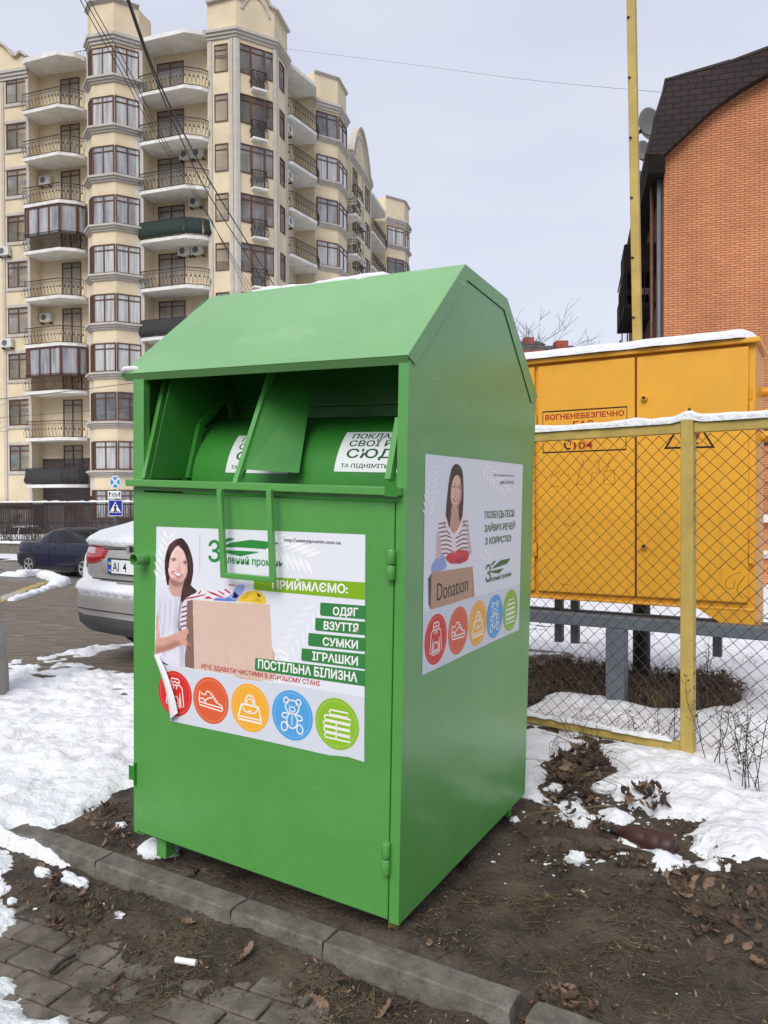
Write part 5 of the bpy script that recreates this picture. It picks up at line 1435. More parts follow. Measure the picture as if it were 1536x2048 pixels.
for st in (((231.5, 1011), (231.8, 1017)), ((231.8, 1017), (229, 1024)), ((231.8, 1017), (234.5, 1024)), ((231.5, 1012), (228.8, 1017)), ((231.5, 1012), (234.5, 1016))): P.stroke([SX(*k) for k in st], .045, K)
for u in (224, 228, 232, 236, 239): P.stroke([SX(u, 1025), SX(u + (231.5 - u) * .12, 1022.5)], .045, K)
P.build('sign_face', pl)
# ================================================================ APARTMENT BUILDING
AB = Matrix.Translation((-8.82, 46.8, -1.25)) @ Matrix.Rotation(R(-14), 4, 'Z')
AI_ = AB.inverted()
apt = thing('apartment_building', AB, 'tall cream apartment block with bay windows and wrought iron balconies', 'building')
def bl(u, v, yl=0):
    o = AI_ @ CAM; d = AI_.to_3x3() @ ray(u, v); return o + d * ((yl - o.y) / d.y)
def bx(u, yl=0): return bl(u, 600, yl).x
class Fr:
    def __init__(s, p, q):
        s.p, s.q = Vector((*p, 0)), Vector((*q, 0)); s.L = (s.q - s.p).length; s.d = (s.q - s.p) / s.L; s.n = Vector((s.d.y, -s.d.x, 0))
    def P(s, a, n, z): return s.p + s.d * a + s.n * n + Vector((0, 0, z))
    def box(s, b, a0, a1, n0, n1, z0, z1, mi=0):
        vs = [s.P(a, n, z) for z in (z0, z1) for a, n in ((a0, n0), (a1, n0), (a1, n1), (a0, n1))]
        b.add(vs, [(0, 3, 2, 1), (4, 5, 6, 7), (0, 1, 5, 4), (1, 2, 6, 5), (2, 3, 7, 6), (3, 0, 4, 7)], mi)
HEAD = [29.2 + 1.25 - 3.0 * k for k in range(10)]
GL = [glass_a, glass_b, glass_c, glass_a, glass_c, glass_b, glass_a, glass_c]
def winparts(bf, bp, fr, a0, a1, z0, z1, cols, tr=.33, w=.062, n0=-.02):
    fr.box(bf, a0, a1, n0, n0 + .07, z1 - w, z1); fr.box(bf, a0, a1, n0, n0 + .07, z0, z0 + w)
    e = [a0 + (a1 - a0) * k / cols for k in range(cols + 1)]
    for k, a in enumerate(e):
        if k in (0, cols): fr.box(bf, a if k == 0 else a - w, a + w if k == 0 else a, n0, n0 + .068, z0 + w, z1 - w)
        else: fr.box(bf, a - w * .6, a + w * .6, n0, n0 + .066, z0 + w, z1 - w)
    if tr: fr.box(bf, a0 + w, a1 - w, n0, n0 + .062, z1 - tr - w, z1 - tr)
    bp.quad(fr.P(a0, n0 + .02, z0), fr.P(a1, n0 + .02, z0), fr.P(a1, n0 + .02, z1), fr.P(a0, n0 + .02, z1))
def window(fr, a0, a1, z0, z1, cols=2, gi=None, tr=.33, nm='window', par=None, n0=-.02):
    bf, bp = MB(), MB(); winparts(bf, bp, fr, a0, a1, z0, z1, cols, tr, n0=n0)
    o = bf.build(nm, frame_b, par or apt); bp.build('pane', gi or random.choice(GL), o); return o
def volume(nm, poly, z0, z1, m=stucco, par=None):
    b = MB(); b.prism([(x, y, z0) for x, y in poly], (0, 0, z1 - z0)); return b.build(nm, m, par or apt)
def band(nm, pts, z0, z1, out, m=trimm, par=None, n=3):    # stepped moulding following an open plan line
    b = MB()
    for k in range(n):
        o = out * (k + 1) / n; a, c = z0 + (z1 - z0) * k / n, z0 + (z1 - z0) * (k + 1) / n
        off = []
        for i, p in enumerate(pts):
            p = Vector((*p, 0)); ns = []
            if i > 0: d = (p - Vector((*pts[i - 1], 0))).normalized(); ns.append(Vector((d.y, -d.x, 0)))
            if i < len(pts) - 1: d = (Vector((*pts[i + 1], 0)) - p).normalized(); ns.append(Vector((d.y, -d.x, 0)))
            nn = sum(ns, Vector()).normalized(); off.append(p + nn * (o / max(.4, nn.dot(ns[0]))))
        inn = [Vector((*p, 0)) for p in pts]
        for i in range(len(pts) - 1):
            b.add([inn[i] + Vector((0, 0, a)), off[i] + Vector((0, 0, a)), off[i + 1] + Vector((0, 0, a)), inn[i + 1] + Vector((0, 0, a)), inn[i] + Vector((0, 0, c)), off[i] + Vector((0, 0, c)), off[i + 1] + Vector((0, 0, c)), inn[i + 1] + Vector((0, 0, c))],
                  [(0, 3, 2, 1), (4, 5, 6, 7), (0, 1, 5, 4), (1, 2, 6, 5), (2, 3, 7, 6), (3, 0, 4, 7)])
    return b.build(nm, m, par or apt)
CZ = 31.2
X63, X163, X293, X418 = bx(62), bx(163), bx(293), bx(418)
rec = 1.0
volume('wall', [(-46, 0), (X63, 0), (X63, 14), (-46, 14)], 2.55, CZ)
volume('wall', [(-46, .02), (X63, .02), (X63, 14), (-46, 14)], 0, 2.55, dark_brick)
volume('wall', [(X63, rec), (X163 + .6, rec), (X163 + .6, 14), (X63, 14)], 5.6, CZ)
volume('wall', [(X63, rec), (X163 + .6, rec), (X163 + .6, 14), (X63, 14)], 0, 5.6, dark_brick)
volume('wall', [(X293 - .6, rec), (X418, rec), (X418, 14), (X293 - .6, 14)], 0, CZ)
TWR = [(X418, 0), (0, 0), (1.77, 1.77), (1.77, 3.94)]
volume('wall', TWR + [(.8, 3.94), (.8, 14), (X418, 14)], 0, CZ)
cy_ = -1.5; cL, cR = bx(187, cy_), bx(232, cy_)
def solve_px(px, o, d):
    lo, hi = 0, 6
    for i in range(40):
        t = (lo + hi) / 2; w = AB @ Vector((o[0] + d[0] * t, o[1] + d[1] * t, 15)); u = 768 + F * w.x / w.y
        if (u < px) == (d[0] > 0): lo = t
        else: hi = t
    return t
tR = solve_px(286, (cR, cy_), (.7071, .7071)); tL = solve_px(172, (cL, cy_), (-.7071, .7071)) if False else 1.1
bR = (cR + .7071 * tR, cy_ + .7071 * tR); bL = (cL - .7071 * tL, cy_ + .7071 * tL)
BAY = [(bL[0] - .05, 2), bL, (cL, cy_), (cR, cy_), bR, (bR[0] + .05, 2)]
volume('wall', BAY + [(BAY[-1][0], 13), (BAY[0][0], 13)], 3.0, CZ - .01)
volume('parapet', [(BAY[0][0], .9)] + BAY[1:5] + [(BAY[-1][0], .9)], CZ, CZ + 1.9)
volume('wall', [(x, y + .03) for x, y in BAY] + [(BAY[-1][0], 13), (BAY[0][0], 13)], 0, 3.0, dark_brick)
W2 = [(2.2, 8.0), (3.5, 9.3), (3.5, 11.4), (2.4, 12.5)]
volume('wall', [(.82, 7.95)] + W2 + [(2.4, 14.5), (.82, 14.5)], 0, CZ)
W3 = [(2.8, 14.5), (2.8, 21)]
volume('wall', [(.83, 14.45)] + W3 + [(.83, 21)], 0, CZ)
volume('wall', [(-6, 14.1), (.81, 14.1), (.81, 27), (-6, 27)], 0, CZ - .2)
W4 = [(2.55, 27.3), (4.0, 29.0), (4.0, 31), (2.5, 32.5)]
volume('wall', [(-6, 27.12)] + [(.9, 27.12)] + W4 + [(-6, 32.5)], 0, CZ)
# cornices and parapets
TW4 = TWR
band('cornice', [(-46, 0), (X63, 0)], CZ - .9, CZ - .3, .25)
band('cornice', TW4, CZ - .45, CZ + .05, .3); band('cornice', BAY[1:5], CZ - .55, CZ, .28); band('cornice', W2, CZ - .55, CZ, .28); band('cornice', W3, CZ - .5, CZ, .25); band('cornice', W4, CZ - .55, CZ, .28)
def parapet(fr, zs, th=.4):        # zs: list of (fraction, height)
    b = MB(); P = [fr.P(0, 0, CZ)] + [fr.P(fr.L * f, 0, z) for f, z in zs] + [fr.P(fr.L, 0, CZ)]
    b.prism(P, -fr.n * th); o = b.build('parapet', stucco, apt)
    b = MB()
    for (f0, z0), (f1, z1) in zip(zs, zs[1:]): b.bar(fr.P(fr.L * f0, -th / 2 + .12, z0 + .05), fr.P(fr.L * f1, -th / 2 + .12, z1 + .05), th + .2, .14)
    b.build('coping', trimm, o)
arch = lambda n, h0, h1: [(k / n, h0 + (h1 - h0) * max(0, math.sin(math.pi * k / n)) ** .8) for k in range(n + 1)]
PT = CZ + 1.9
frM = Fr((0, 0), (1.77, 1.77))
parapet(Fr(TWR[0], TWR[1]), [(0, PT - .1), (1, PT + .05)]); parapet(frM, [(0, PT + .05), (.12, PT + .05)] + [(.12 + .76 * f, z) for f, z in arch(14, PT + .05, PT + 1.0)] + [(1, PT + .05)]); parapet(Fr(TWR[2], TWR[3]), [(0, PT + .05), (1, PT - .1)])
b = MB()
for k in range(14):
    f0, f1 = .14 + .72 * k / 14, .14 + .72 * (k + 1) / 14
    zz = lambda f: PT - .55 + 1.0 * max(0, math.sin(math.pi * (f - .14) / .72)) ** .8
    b.bar(frM.P(frM.L * f0, .03, zz(f0)), frM.P(frM.L * f1, .03, zz(f1)), .1, .14)
b.build('arch_moulding', trimm, apt)
band('coping', BAY[1:5], CZ + 1.9, CZ + 2.1, .2); 
parapet(Fr((bx(-420), 0), (bx(12), 0)), [(0, CZ + .3)] + arch(16, CZ + .6, CZ + 2.7)[8:] + [(1, CZ + .6)]) if False else parapet(Fr((bx(-130), 0), (bx(42), 0)), [(0, CZ + .5)] + [(.03 + .92 * f, z) for f, z in arch(16, CZ + .6, CZ + 2.35)] + [(1, CZ + .5)])
parapet(Fr((bx(42), 0), (X63, 0)), [(0, CZ + .6), (.3, CZ + .75), (1, CZ + .35)])
parapet(Fr(W3[0], W3[1]), [(0, CZ + .1), (.08, CZ + .3)] + [(.1 + .8 * f, z) for f, z in arch(16, CZ + .3, CZ + 3.2)] + [(.92, CZ + .3), (1, CZ + .1)])
b = MB(); f3 = Fr(W3[0], W3[1])
for k in range(16):
    z_ = lambda f: CZ - .1 + 2.6 * max(0, math.sin(math.pi * (f - .2) / .6)) ** .8
    f0, f1 = .2 + .6 * k / 16, .2 + .6 * (k + 1) / 16; b.bar(f3.P(f3.L * f0, .03, z_(f0)), f3.P(f3.L * f1, .03, z_(f1)), .1, .18)
b.build('arch_moulding', trimm, apt)
for Wp in (W2, W4):
    volume('parapet', [(Wp[0][0] - 1.4, Wp[0][1])] + Wp + [(Wp[-1][0] - 1.4, Wp[-1][1])], CZ, CZ + 1.8); band('coping', Wp, CZ + 1.8, CZ + 2.0, .15)
# roof railings and recess canopies
def roofrail(p, q, z):
    fr = Fr(p, q); b = MB(); n = int(fr.L / .22)
    for k in range(n + 1): b.tube([fr.P(fr.L * k / n, 0, z), fr.P(fr.L * k / n, .03, z + .35), fr.P(fr.L * k / n, -.02, z + .9)], .014, 3, cap=False)
    b.bar(fr.P(0, 0, z + .9), fr.P(fr.L, 0, z + .9), .035); b.build('roof_railing', mat('railing_grey', (.2, .2, .2), .5) if 'railing_grey' not in MATS else MATS['railing_grey'], apt)
roofrail((X63, 1.0), (X163 + .3, 1.0), CZ); roofrail((X293 - .3, 1.0), (X418, 1.0), CZ); roofrail((1.2, 4), (1.2, 8), CZ - .3)
def slab_poly(x0, x1, p=.7): return [(x0, rec + .05), (x0, -.55), (x0 + .25, -p + .12), (x1 - 1.25, -p - .15), (x1 - .35, -p + .35), (x1, .1), (x1, rec + .05)]
def railing(line, z, par, h=1.05, m=iron, belly=.17, step=.135):
    b = MB(); P = [Vector((*p, 0)) for p in line]
    for i in range(len(P) - 1):
        fr = Fr(P[i][:2], P[i + 1][:2]); n = max(2, round(fr.L / step))
        for k in range(n + (i == len(P) - 2)):
            a = fr.L * k / n
            sw = .035 * (1 if k % 2 else -1)
            b.tube([fr.P(a, 0, z + .04), fr.P(a + sw, belly * .9, z + .18), fr.P(a + sw, belly, z + .33), fr.P(a - sw, belly * .35, z + .58), fr.P(a, 0, z + .78), fr.P(a, 0, z + h)], .013, 3, cap=False)
            if k % 2 == 0 and k < n: c = fr.P(a + fr.L / n * .5, belly * .5, z + .52); b.box(c - Vector((.03, .03, .04)), c + Vector((.03, .03, .04)))
        b.bar(fr.P(0, 0, z + h), fr.P(fr.L, 0, z + h), .05, .04); b.bar(fr.P(0, 0, z + .04), fr.P(fr.L, 0, z + .04), .03); b.bar(fr.P(0, 0, z + .86), fr.P(fr.L, 0, z + .86), .02)
    return b.build('railing', m, par)
def balcony(poly, line, zf, railm=iron, screen=None, th=.2):
    o = volume('balcony_slab', poly, zf - th, zf, slabm)
    rl = railing(line, zf, o, m=railm)
    if screen:
        b = MB()
        for i in range(len(line) - 1):
            fr = Fr(line[i], line[i + 1]); vs = []
            for k in range(9):
                for z, n in ((zf + .06, .05), (zf + .25, .2), (zf + .55, .1), (zf + 1.0, .03)): vs.append(fr.P(fr.L * k / 8, n + .02 + .02 * math.sin(k * 2 + i), z))
            b.add(vs, [(k * 4 + j, k * 4 + j + 1, k * 4 + j + 5, k * 4 + j + 4) for k in range(8) for j in range(3)])
        b.build('screen', screen, o, smooth=True)
    return o
def ac(fr, a, z, n=.25):
    b = MB(); fr.box(b, a - .42, a + .42, n - .2, n + .1, z, z + .58); o = bevel(b.build('air_conditioner', acm, apt), .03, 2)
    b = MB(); c = fr.P(a - .1, n + .103, z + .29); t_ = fr.d; 
    b.add([c + t_ * (.2 * math.cos(k * math.pi / 10)) + Vector((0, 0, .2 * math.sin(k * math.pi / 10))) for k in range(20)], [tuple(range(20))]); b.build('fan_grille', greymetal, o)
    for s_ in (-.35, .3): b = MB(); fr.box(b, a + s_, a + s_ + .05, n - .35, n + .05, z - .1, z - .002); b.build('bracket', iron, o)
f0 = Fr((-46, 0), (X63, 0)); off = 46
# left strip
w0, w1 = bx(16.5) + off, bx(58) + off
for k in range(9):
    window(f0, w0, w1, HEAD[k] - 1.68, HEAD[k], 2, glass_d if k == 8 else (glass_b if k == 7 else None))
    b = MB(); f0.box(b, w0 - .12, w1 + .1, .0, .08, HEAD[k] - 1.9, HEAD[k] - 1.7); b.build('window_sill', trimm, apt); b = MB(); f0.box(b, w0 - .12, w1 + .1, 0, .06, HEAD[k] + .02, HEAD[k] + .2); b.build('window_lintel', trimm, apt)
    window(f0, w0 - 6.2, w1 - 6.2, HEAD[k] - 1.68, HEAD[k], 2)
b = MB()
for a in (bx(11), bx(61)): f0.box(b, a + off - .16, a + off + .05, 0, .07, 2.6, CZ - 1)
b.build('pilaster', trimm, apt)
window(f0, w0 - .1, w1, .7, 2.3, 3, glass_b, tr=0); b = MB(); f0.box(b, -3 + off - 20, X63 + off, 0, .35, 2.5, 2.75); b.build('ledge', frame_b, apt)
for k, uu in ((3, 14), (5, 18)): ac(f0, bx(uu) + off, HEAD[k] - 2.6)
# recess 1
f1 = Fr((X63, rec), (X163 + .6, rec)); SP1 = slab_poly(X63 - .05, X163 + .25)
for k in range(1, 9):
    zf = HEAD[k] - 2.6
    glz = k in (3, 6)
    balcony(SP1, SP1[1:6], zf, rustiron if k == 6 else iron, darknet if k == 8 else None)
    window(f1, bx(125, rec) - X63, bx(163, rec) - X63, zf + .05, HEAD[k], 2, None, nm='balcony_door')
    if glz:
        bf, bp = MB(), MB()
        for i in range(1, 5):
            fr = Fr((SP1[i][0], SP1[i][1] + .12), (SP1[i + 1][0], SP1[i + 1][1] + .12)); winparts(bf, bp, fr, 0, fr.L, zf + .9, zf + 2.78, max(1, round(fr.L / .75)), tr=0, w=.09)
        o = bf.build('balcony_glazing', frame_b, apt); bp.build('pane', glass_a, o)
for k, uu in ((2, 97), (5, 96), (6, 99)): ac(f1, bx(uu, rec) - X63, HEAD[k - 1] - 2.6 + 1.75 - 3.0 + 0.0)
o = volume('canopy', slab_poly(X63, X163 + .3, .8), HEAD[0] + .4, HEAD[0] + .7, slabm)
balcony(SP1, SP1[1:6], HEAD[0] - 2.6); window(f1, bx(125, rec) - X63, bx(163, rec) - X63, HEAD[0] - 2.55, HEAD[0], 2, nm='balcony_door')
window(f1, bx(125, rec) - X63, bx(163, rec) - X63, .3, 2.5, 2, glass_b, nm='balcony_door')
# bay windows
frs = [Fr(BAY[i], BAY[i + 1]) for i in range(1, 4)]
for k in range(10):
    bf, bp = MB(), MB(); z0, z1 = HEAD[k] - 1.75, HEAD[k]
    for i, fr in enumerate(frs):
        a0, a1 = (0.05, fr.L - .02) if i < 2 else (.02, fr.L - .05)
        if i == 0: a0 = .35
        winparts(bf, bp, fr, a0, a1, z0, z1, 2, n0=.015)
    o = bf.build('bay_window', frame_b, apt); bp.build('pane', glass_b if k == 7 else random.choice([glass_a, glass_c, glass_a, glass_c]), o)
    if k < 9: band('sill_moulding', [(bL[0] - .02, bL[1] + .6)] + BAY[1:5] + [(bR[0] + .02, bR[1] + .5)], z0 - .42, z0 - .05, .32)
b = MB()
for fr, a in ((frs[0], .0), (frs[2], frs[2].L - .04)): fr.box(b, a - .2, a + .3 if a == 0 else a + .22, -.1, .05, 3.1, CZ - .6)
b.build('pilaster', whitewall, apt)
# recess 2
f2 = Fr((X293 - .6, rec), (X418, rec)); SP2 = slab_poly(X293 - .05, X418 + .15, .75); o2 = X293 - .6
for k in range(10):
    zf = HEAD[k] - 2.6
    balcony(SP2, SP2[1:6], zf, iron, netm if k == 3 else (darknet if k == 5 else None))
    window(f2, bx(318, rec) - o2, bx(371, rec) - o2, zf + .05, HEAD[k], 2, None, nm='balcony_door')
volume('canopy', slab_poly(X293, X418 + .2, .75), HEAD[0] + .5, HEAD[0] + .75, slabm)
for k, uu in ((2, 378), (2, 402), (3, 396), (4, 374), (4, 400)): ac(f2, bx(uu, rec) - o2, HEAD[k] - .42 + .1, .3)
# tower
fa = Fr(TWR[0], TWR[1]); fc = Fr(TWR[2], TWR[3])
wa, wb = bx(432) - X418, bx(459) - X418
for k in range(10):
    window(fa, wa, wb, HEAD[k] - 1.68, HEAD[k], 1)
    if k < 8:
        bf, bp = MB(), MB()
        L = frM.L; winparts(bf, bp, frM, .1, L * .36, HEAD[k] - 1.75, HEAD[k], 1); winparts(bf, bp, frM, L * .36, L * .72, HEAD[k] - 2.55, HEAD[k], 1); winparts(bf, bp, frM, L * .72, L - .12, HEAD[k] - 1.75, HEAD[k], 1)
        o = bf.build('french_window', frame_b, apt); bp.build('pane', random.choice(GL), o)
        zf = HEAD[k] - 2.6; b = MB(); frM.box(b, L * .36, L * .74, 0, .42, zf - .12, zf); sl = b.build('balcony_slab', slabm, apt)
        ln = [frM.P(L * .37, .02, 0)[:2], frM.P(L * .37, .32, 0)[:2], frM.P(L * .73, .32, 0)[:2], frM.P(L * .73, .02, 0)[:2]]; railing(ln, zf, sl, belly=.12)
        window(fc, fc.L * .35, fc.L * .72, HEAD[k] - 1.68, HEAD[k], 1, glass_b)
b = MB()
for fr, a in ((fa, .12), (fa, wb + .12), (fa, fa.L - .16), (frM, .0), (frM, frM.L - .12), (fc, 0.02), (fc, fc.L - .3)): fr.box(b, a - .02, a + .2, 0, .07, 0, CZ - .5)
b.build('pilaster', trimm, apt)
# right-hand side of the block
fr_ = Fr((.8, 3.94), (.8, 8.0))
RS = [(1.5, 3.96), (2.0, 4.15), (2.75, 6.9), (2.35, 7.97)]
for k in range(7):
    zf = HEAD[k] - 2.6
    balcony([(.8, 3.96)] + RS + [(.8, 7.97)], RS, zf); window(fr_, .7, 2.2, zf + .05, HEAD[k], 2, glass_b, nm='balcony_door')
volume('canopy', [(.8, 3.96)] + RS + [(.8, 7.97)], HEAD[0] + .45, HEAD[0] + .7, slabm)
for k in (1, 2, 3): ac(fr_, .5, HEAD[k] - .7, .9)
frs2 = [Fr(W2[i], W2[i + 1]) for i in range(3)]
for k in range(7):
    bf, bp = MB(), MB(); z0 = HEAD[k] - 1.7
    for i, fr in enumerate(frs2[:2]): winparts(bf, bp, fr, .12, fr.L - .04, z0, HEAD[k], 2, n0=.015)
    o = bf.build('bay_window', frame_b, apt); bp.build('pane', random.choice(GL), o)
    band('sill_moulding', W2, z0 - .35, z0 - .03, .26)
    if k > 0 and k < 6:
        P5 = [(2.45, 12.5), (3.9, 12.7), (3.9, 13.7), (2.45, 14.4)]; balcony(P5, P5, HEAD[k] - 2.6)
f3b = Fr(W3[0], W3[1])
for k in range(6):
    for a in (.9, 4.6): window(f3b, a, a + 1.3, HEAD[k] - 1.9, HEAD[k], 2, random.choice(GL), tr=.35)
    b = MB(); f3b.box(b, .7, 2.4, 0, .5, HEAD[k] - 2.7, HEAD[k] - 2.55); sl = b.build('balcony_slab', slabm, apt)
    railing([f3b.P(.75, .02, 0)[:2], f3b.P(.75, .4, 0)[:2], f3b.P(2.35, .4, 0)[:2], f3b.P(2.35, .02, 0)[:2]], HEAD[k] - 2.55, sl)
    if k in (1, 2, 3): ac(f3b, 3.1, HEAD[k] - 1.2, .25); 
b = MB()
for a in (.25, 3.9, 6.2): f3b.box(b, a - .12, a + .12, 0, .08, 0, CZ - .6)
b.build('pilaster', trimm, apt)
R4 = [(2.7, 21.2), (2.9, 21.5), (2.9, 25.9), (2.6, 26.9)]
for k in range(5): balcony([(.8, 21.02)] + R4 + [(.8, 27)], R4, HEAD[k] - 2.6)
volume('canopy', [(.8, 21.02)] + R4 + [(.8, 27)], HEAD[0] + .45, HEAD[0] + .7, slabm)
f4 = [Fr(W4[i], W4[i + 1]) for i in range(2)]
for k in range(5):
    bf, bp = MB(), MB()
    for fr in f4: winparts(bf, bp, fr, .15, fr.L - .1, HEAD[k] - 1.7, HEAD[k], 2, n0=.015)
    o = bf.build('bay_window', frame_b, apt); bp.build('pane', random.choice(GL), o); band('sill_moulding', W4, HEAD[k] - 2.05, HEAD[k] - 1.73, .26)
# the sections farther along the block stand on lower ground and end lower
for o in [k for k in COL.objects if k.parent == apt]:
    c = [v.co for v in o.data.vertices]; my = max(v.y for v in c); ny = min(v.y for v in c); mxx = max(v.x for v in c)
    if ny > 20.9: o.location.z -= 1.75
    elif ny > 14.2 and my < 21.6 and mxx > 1: o.location.z -= 1.35
    elif ny > 14 and mxx < 1: o.location.z -= 2.2
    elif ny > 7.5 and my < 14.75 and mxx > 1: o.location.z -= .45
# ================================================================ BRICK BUILDING, RIGHT
BB = Matrix.Translation((8.0, 22.0, -1.1)) @ Matrix.Rotation(R(-14), 4, 'Z'); BBI = BB.inverted()
brk = thing('brick_building', BB, 'orange brick house gable with dark shingled mansard roof', 'building')
def kb(u, v, yl=0):
    o = BBI @ CAM; d = BBI.to_3x3() @ ray(u, v); return o + d * ((yl - o.y) / d.y)
arc = [(1327, 309), (1360, 278), (1390, 250), (1420, 222), (1448, 200), (1490, 172), (1536, 146), (1600, 118), (1680, 100)]
wl = [kb(*p) for p in arc]
XE = wl[-1].x
b = MB(); b.prism([(0, 0, 0)] + [(max(0, p.x), 0, p.z) for p in wl] + [(XE + 3, 0, wl[-1].z), (XE + 3, 0, 0)], (0, .38, 0)); b.build('gable_wall', orange_brick, brk)
outp = [kb(u, v, -.35) for u, v in ((1294, 308), (1312, 236), (1333, 161), (1460, 125), (1536, 98), (1700, 40))]
inn_ = [kb(u, v, -.35) for u, v in reversed(arc)]
b = MB(); b.prism([tuple(p) for p in outp] + [(outp[-1].x, -.35, inn_[0].z)] + [tuple(p) for p in inn_], (0, .348, 0)); b.build('roof_verge', shingle_b, brk)
o_ = [(p.x, 0, p.z) for p in outp]
b = MB()
for p, q in zip(o_, o_[1:]): b.prism([(p[0], -.37, p[2] + .002), (q[0], -.37, q[2] + .002), (q[0], -.37, q[2] + .08), (p[0] - .05, -.37, p[2] + .05)], (0, 15, 0))
b.build('roof', shingle, brk)
b = MB(); e = o_[0]; b.box((e[0] + .02, -.34, e[2] - .55), (-.002, 15, e[2] - .004)); b.build('eave_box', dark_timber, brk)
b = MB(); b.box((.002, .4, 0), (.3, 15, wl[0].z)); b.build('side_wall', mat('dark_red_wall', (.10, .035, .022), .9, var=.2, vscale=3), brk)
b = MB(); b.tube([(-.12, .1, 0), (-.12, .1, e[2] - .5)], .06, 8); b.build('downpipe', greymetal, brk, smooth=True)
b = MB(); b.tube([(-.28, .5, 0), (-.28, .5, e[2] - .5)], .05, 8); b.build('downpipe', frame_b, brk, smooth=True)
for yl, z0, z1, m in ((2.2, 8.6, 10.6, dark_timber), (4.6, 7.0, 9.6, dark_timber), (7.0, 5.6, 8.4, dark_timber), (9.5, 3.0, 7.8, dark_timber)):
    b = MB(); b.box((-.95, yl, z0), (-.004, yl + 2.0, z0 + .12))
    for k in range(10): b.box((-.95, yl + .1 + k * .19, z0 + .12), (-.91, yl + .16 + k * .19, z0 + 1.1))
    for k in range(5): b.box((-.9 + .18 * k, yl, z0 + .12), (-.86 + .18 * k, yl + .03, z1))
    b.box((-.95, yl + .03, z1 - .9), (-.02, yl + 1.97, z1)); b.build('balcony', m, brk)
b = MB(); q = [(-.5, 6.2, 1.8), (-1.25, 6.4, 2.9), (-1.25, 6.4, 4.4), (-.9, 6.3, 4.6), (-.5, 6.2, 4.6)]
b.prism(q, (0, 2.2, 0)); bal = b.build('balcony', mat('dark_slats', (.03, .026, .022), .8), brk)
b = MB()
for k in range(7): b.bar((-1.22 + .1 * k, 6.35, 4.4), (-1.12 + .1 * k, 6.35, 5.6), .04)
b.bar((-1.25, 6.35, 5.6), (-.4, 6.35, 5.6), .06); b.build('railing', iron, bal)
for yl, z in ((1.0, 5.8), (1.0, 2.6)):
    b = MB(); b.box((-.75, yl, z), (-.35, yl + .35, z + .75)); bevel(b.build('air_conditioner', acm, brk), .03)
for i, (u, v, d, r) in enumerate(((1300, 247, 23.2, .46), (1288, 302, 27.0, .36), (1283, 360, 28.6, .34), (1280, 412, 30.0, .33))):
    c = at(u, v, d); dt = thing('satellite_dish', Matrix.Translation(c) @ Matrix.Rotation(R(-14), 4, 'Z') @ Matrix.Rotation(R(-60), 4, 'Z') @ Matrix.Rotation(R(28), 4, 'X'),
        ['largest grey satellite dish at the roof edge of the brick building', 'second grey satellite dish below the eave of the brick building', 'third grey satellite dish beside the dark balconies', 'lowest satellite dish half hidden by the yellow pole'][i], 'satellite dish', 'satellite dishes on the brick building')
    b = MB(); b.lathe([(0, .12), (r * .4, .10), (r * .75, .05), (r, 0), (r, -.02), (r * .75, .03), (0, .10)], (0, 0, 0), axis='Y', n=24); b.build('reflector', dish_m, dt, smooth=True)
    b = MB(); b.tube([(0, 0, -r), (0, -.45, -.1)], .015, 5); b.box((-.05, -.5, -.14), (.05, -.4, -.04)); b.tube([(0, .12, 0), (.0, .5, -.1), (.0, .9, -.3)], .025, 6); b.build('feed_arm', iron, dt)
b = MB()
for z in (.9, 1.9): b.box((XE * .45, -.12, z), (XE + 3, -.003, z + .22))
b.build('ledge', whitewall, brk)
b = MB(); b.box((kb(1522, 880).x, -.05, kb(1522, 890).z), (XE, -.004, kb(1522, 858).z)); b.build('wall_sign', black, brk)
# far roofs
for nm, u0, u1, v0, v1, d, m, lb in (('house', 930, 1092, 688, 676, 74, slate, 'far grey house roof behind the left end of the gas cabinet'), ('house', 960, 1168, 698, 684, 60, slate, 'far long dark roof behind the gas cabinet')):
    a, c = at(u0, v0, d), at(u1, v0, d); tz = at(u0, v1, d).z; gz_ = zt(a.x, a.y, 0)
    h = thing(nm, Matrix.Translation((a.x, a.y, gz_)), lb, 'house'); w = c.x - a.x; H_ = a.z - gz_
    MB().box((.3, .3, 0), (w - .3, 7.7, H_)).build('wall', whitewall, h)
    b = MB(); b.prism([(0, 0, H_), (0, 8, H_), (w * .2, 4, tz - gz_ + .7)][0:0] + [(0, 0, H_ - .05), (0, 4, tz - gz_ + .5), (0, 8, H_ - .05)], (w, 0, 0)); b.build('roof', m, h)
    if w > 2.5:
        b = MB(); b.box((w * .76, 1.0, H_), (w * .88, 2.2, H_ + .85)); b.build('chimney', signalred, h)
        MB().box((.1, -.05, H_ - .9), (w * .62, .28, H_ - .06)).build('brick_wall', signalred, h)
# ================================================================ IRON RAILING IN FRONT OF THE APARTMENTS
ra, rb = at(-60, 1060, 35.5), at(360, 1060, 32.5)
RZ = -.36
rail = thing('iron_railing', Matrix.Translation((ra.x, ra.y, RZ)), 'dark iron railing on a low wall in front of the apartment building', 'railing')
dv = Vector((rb.x - ra.x, rb.y - ra.y, 0)); n = int(dv.length / .125); HR = 1.78
b = MB()
for k in range(n + 1):
    p = dv * (k / n); b.bar(p + Vector((0, 0, .0)), p + Vector((0, 0, HR + .05 * (k % 2))), .022)
    if k % 2 == 0: c = p + dv.normalized() * .06; b.tube([c + Vector((0, 0, .5)), c + Vector((.05, 0, .6)), c + Vector((0, 0, .72)), c + Vector((-.05, 0, .84)), c + Vector((0, 0, .9))], .01, 3, cap=False)
b.build('bars', iron, rail)
for z in (.1, .9, HR - .08): MB().bar(Vector((0, 0, z)), dv + Vector((0, 0, z)), .04, .05).build('cross_rail', iron, rail)
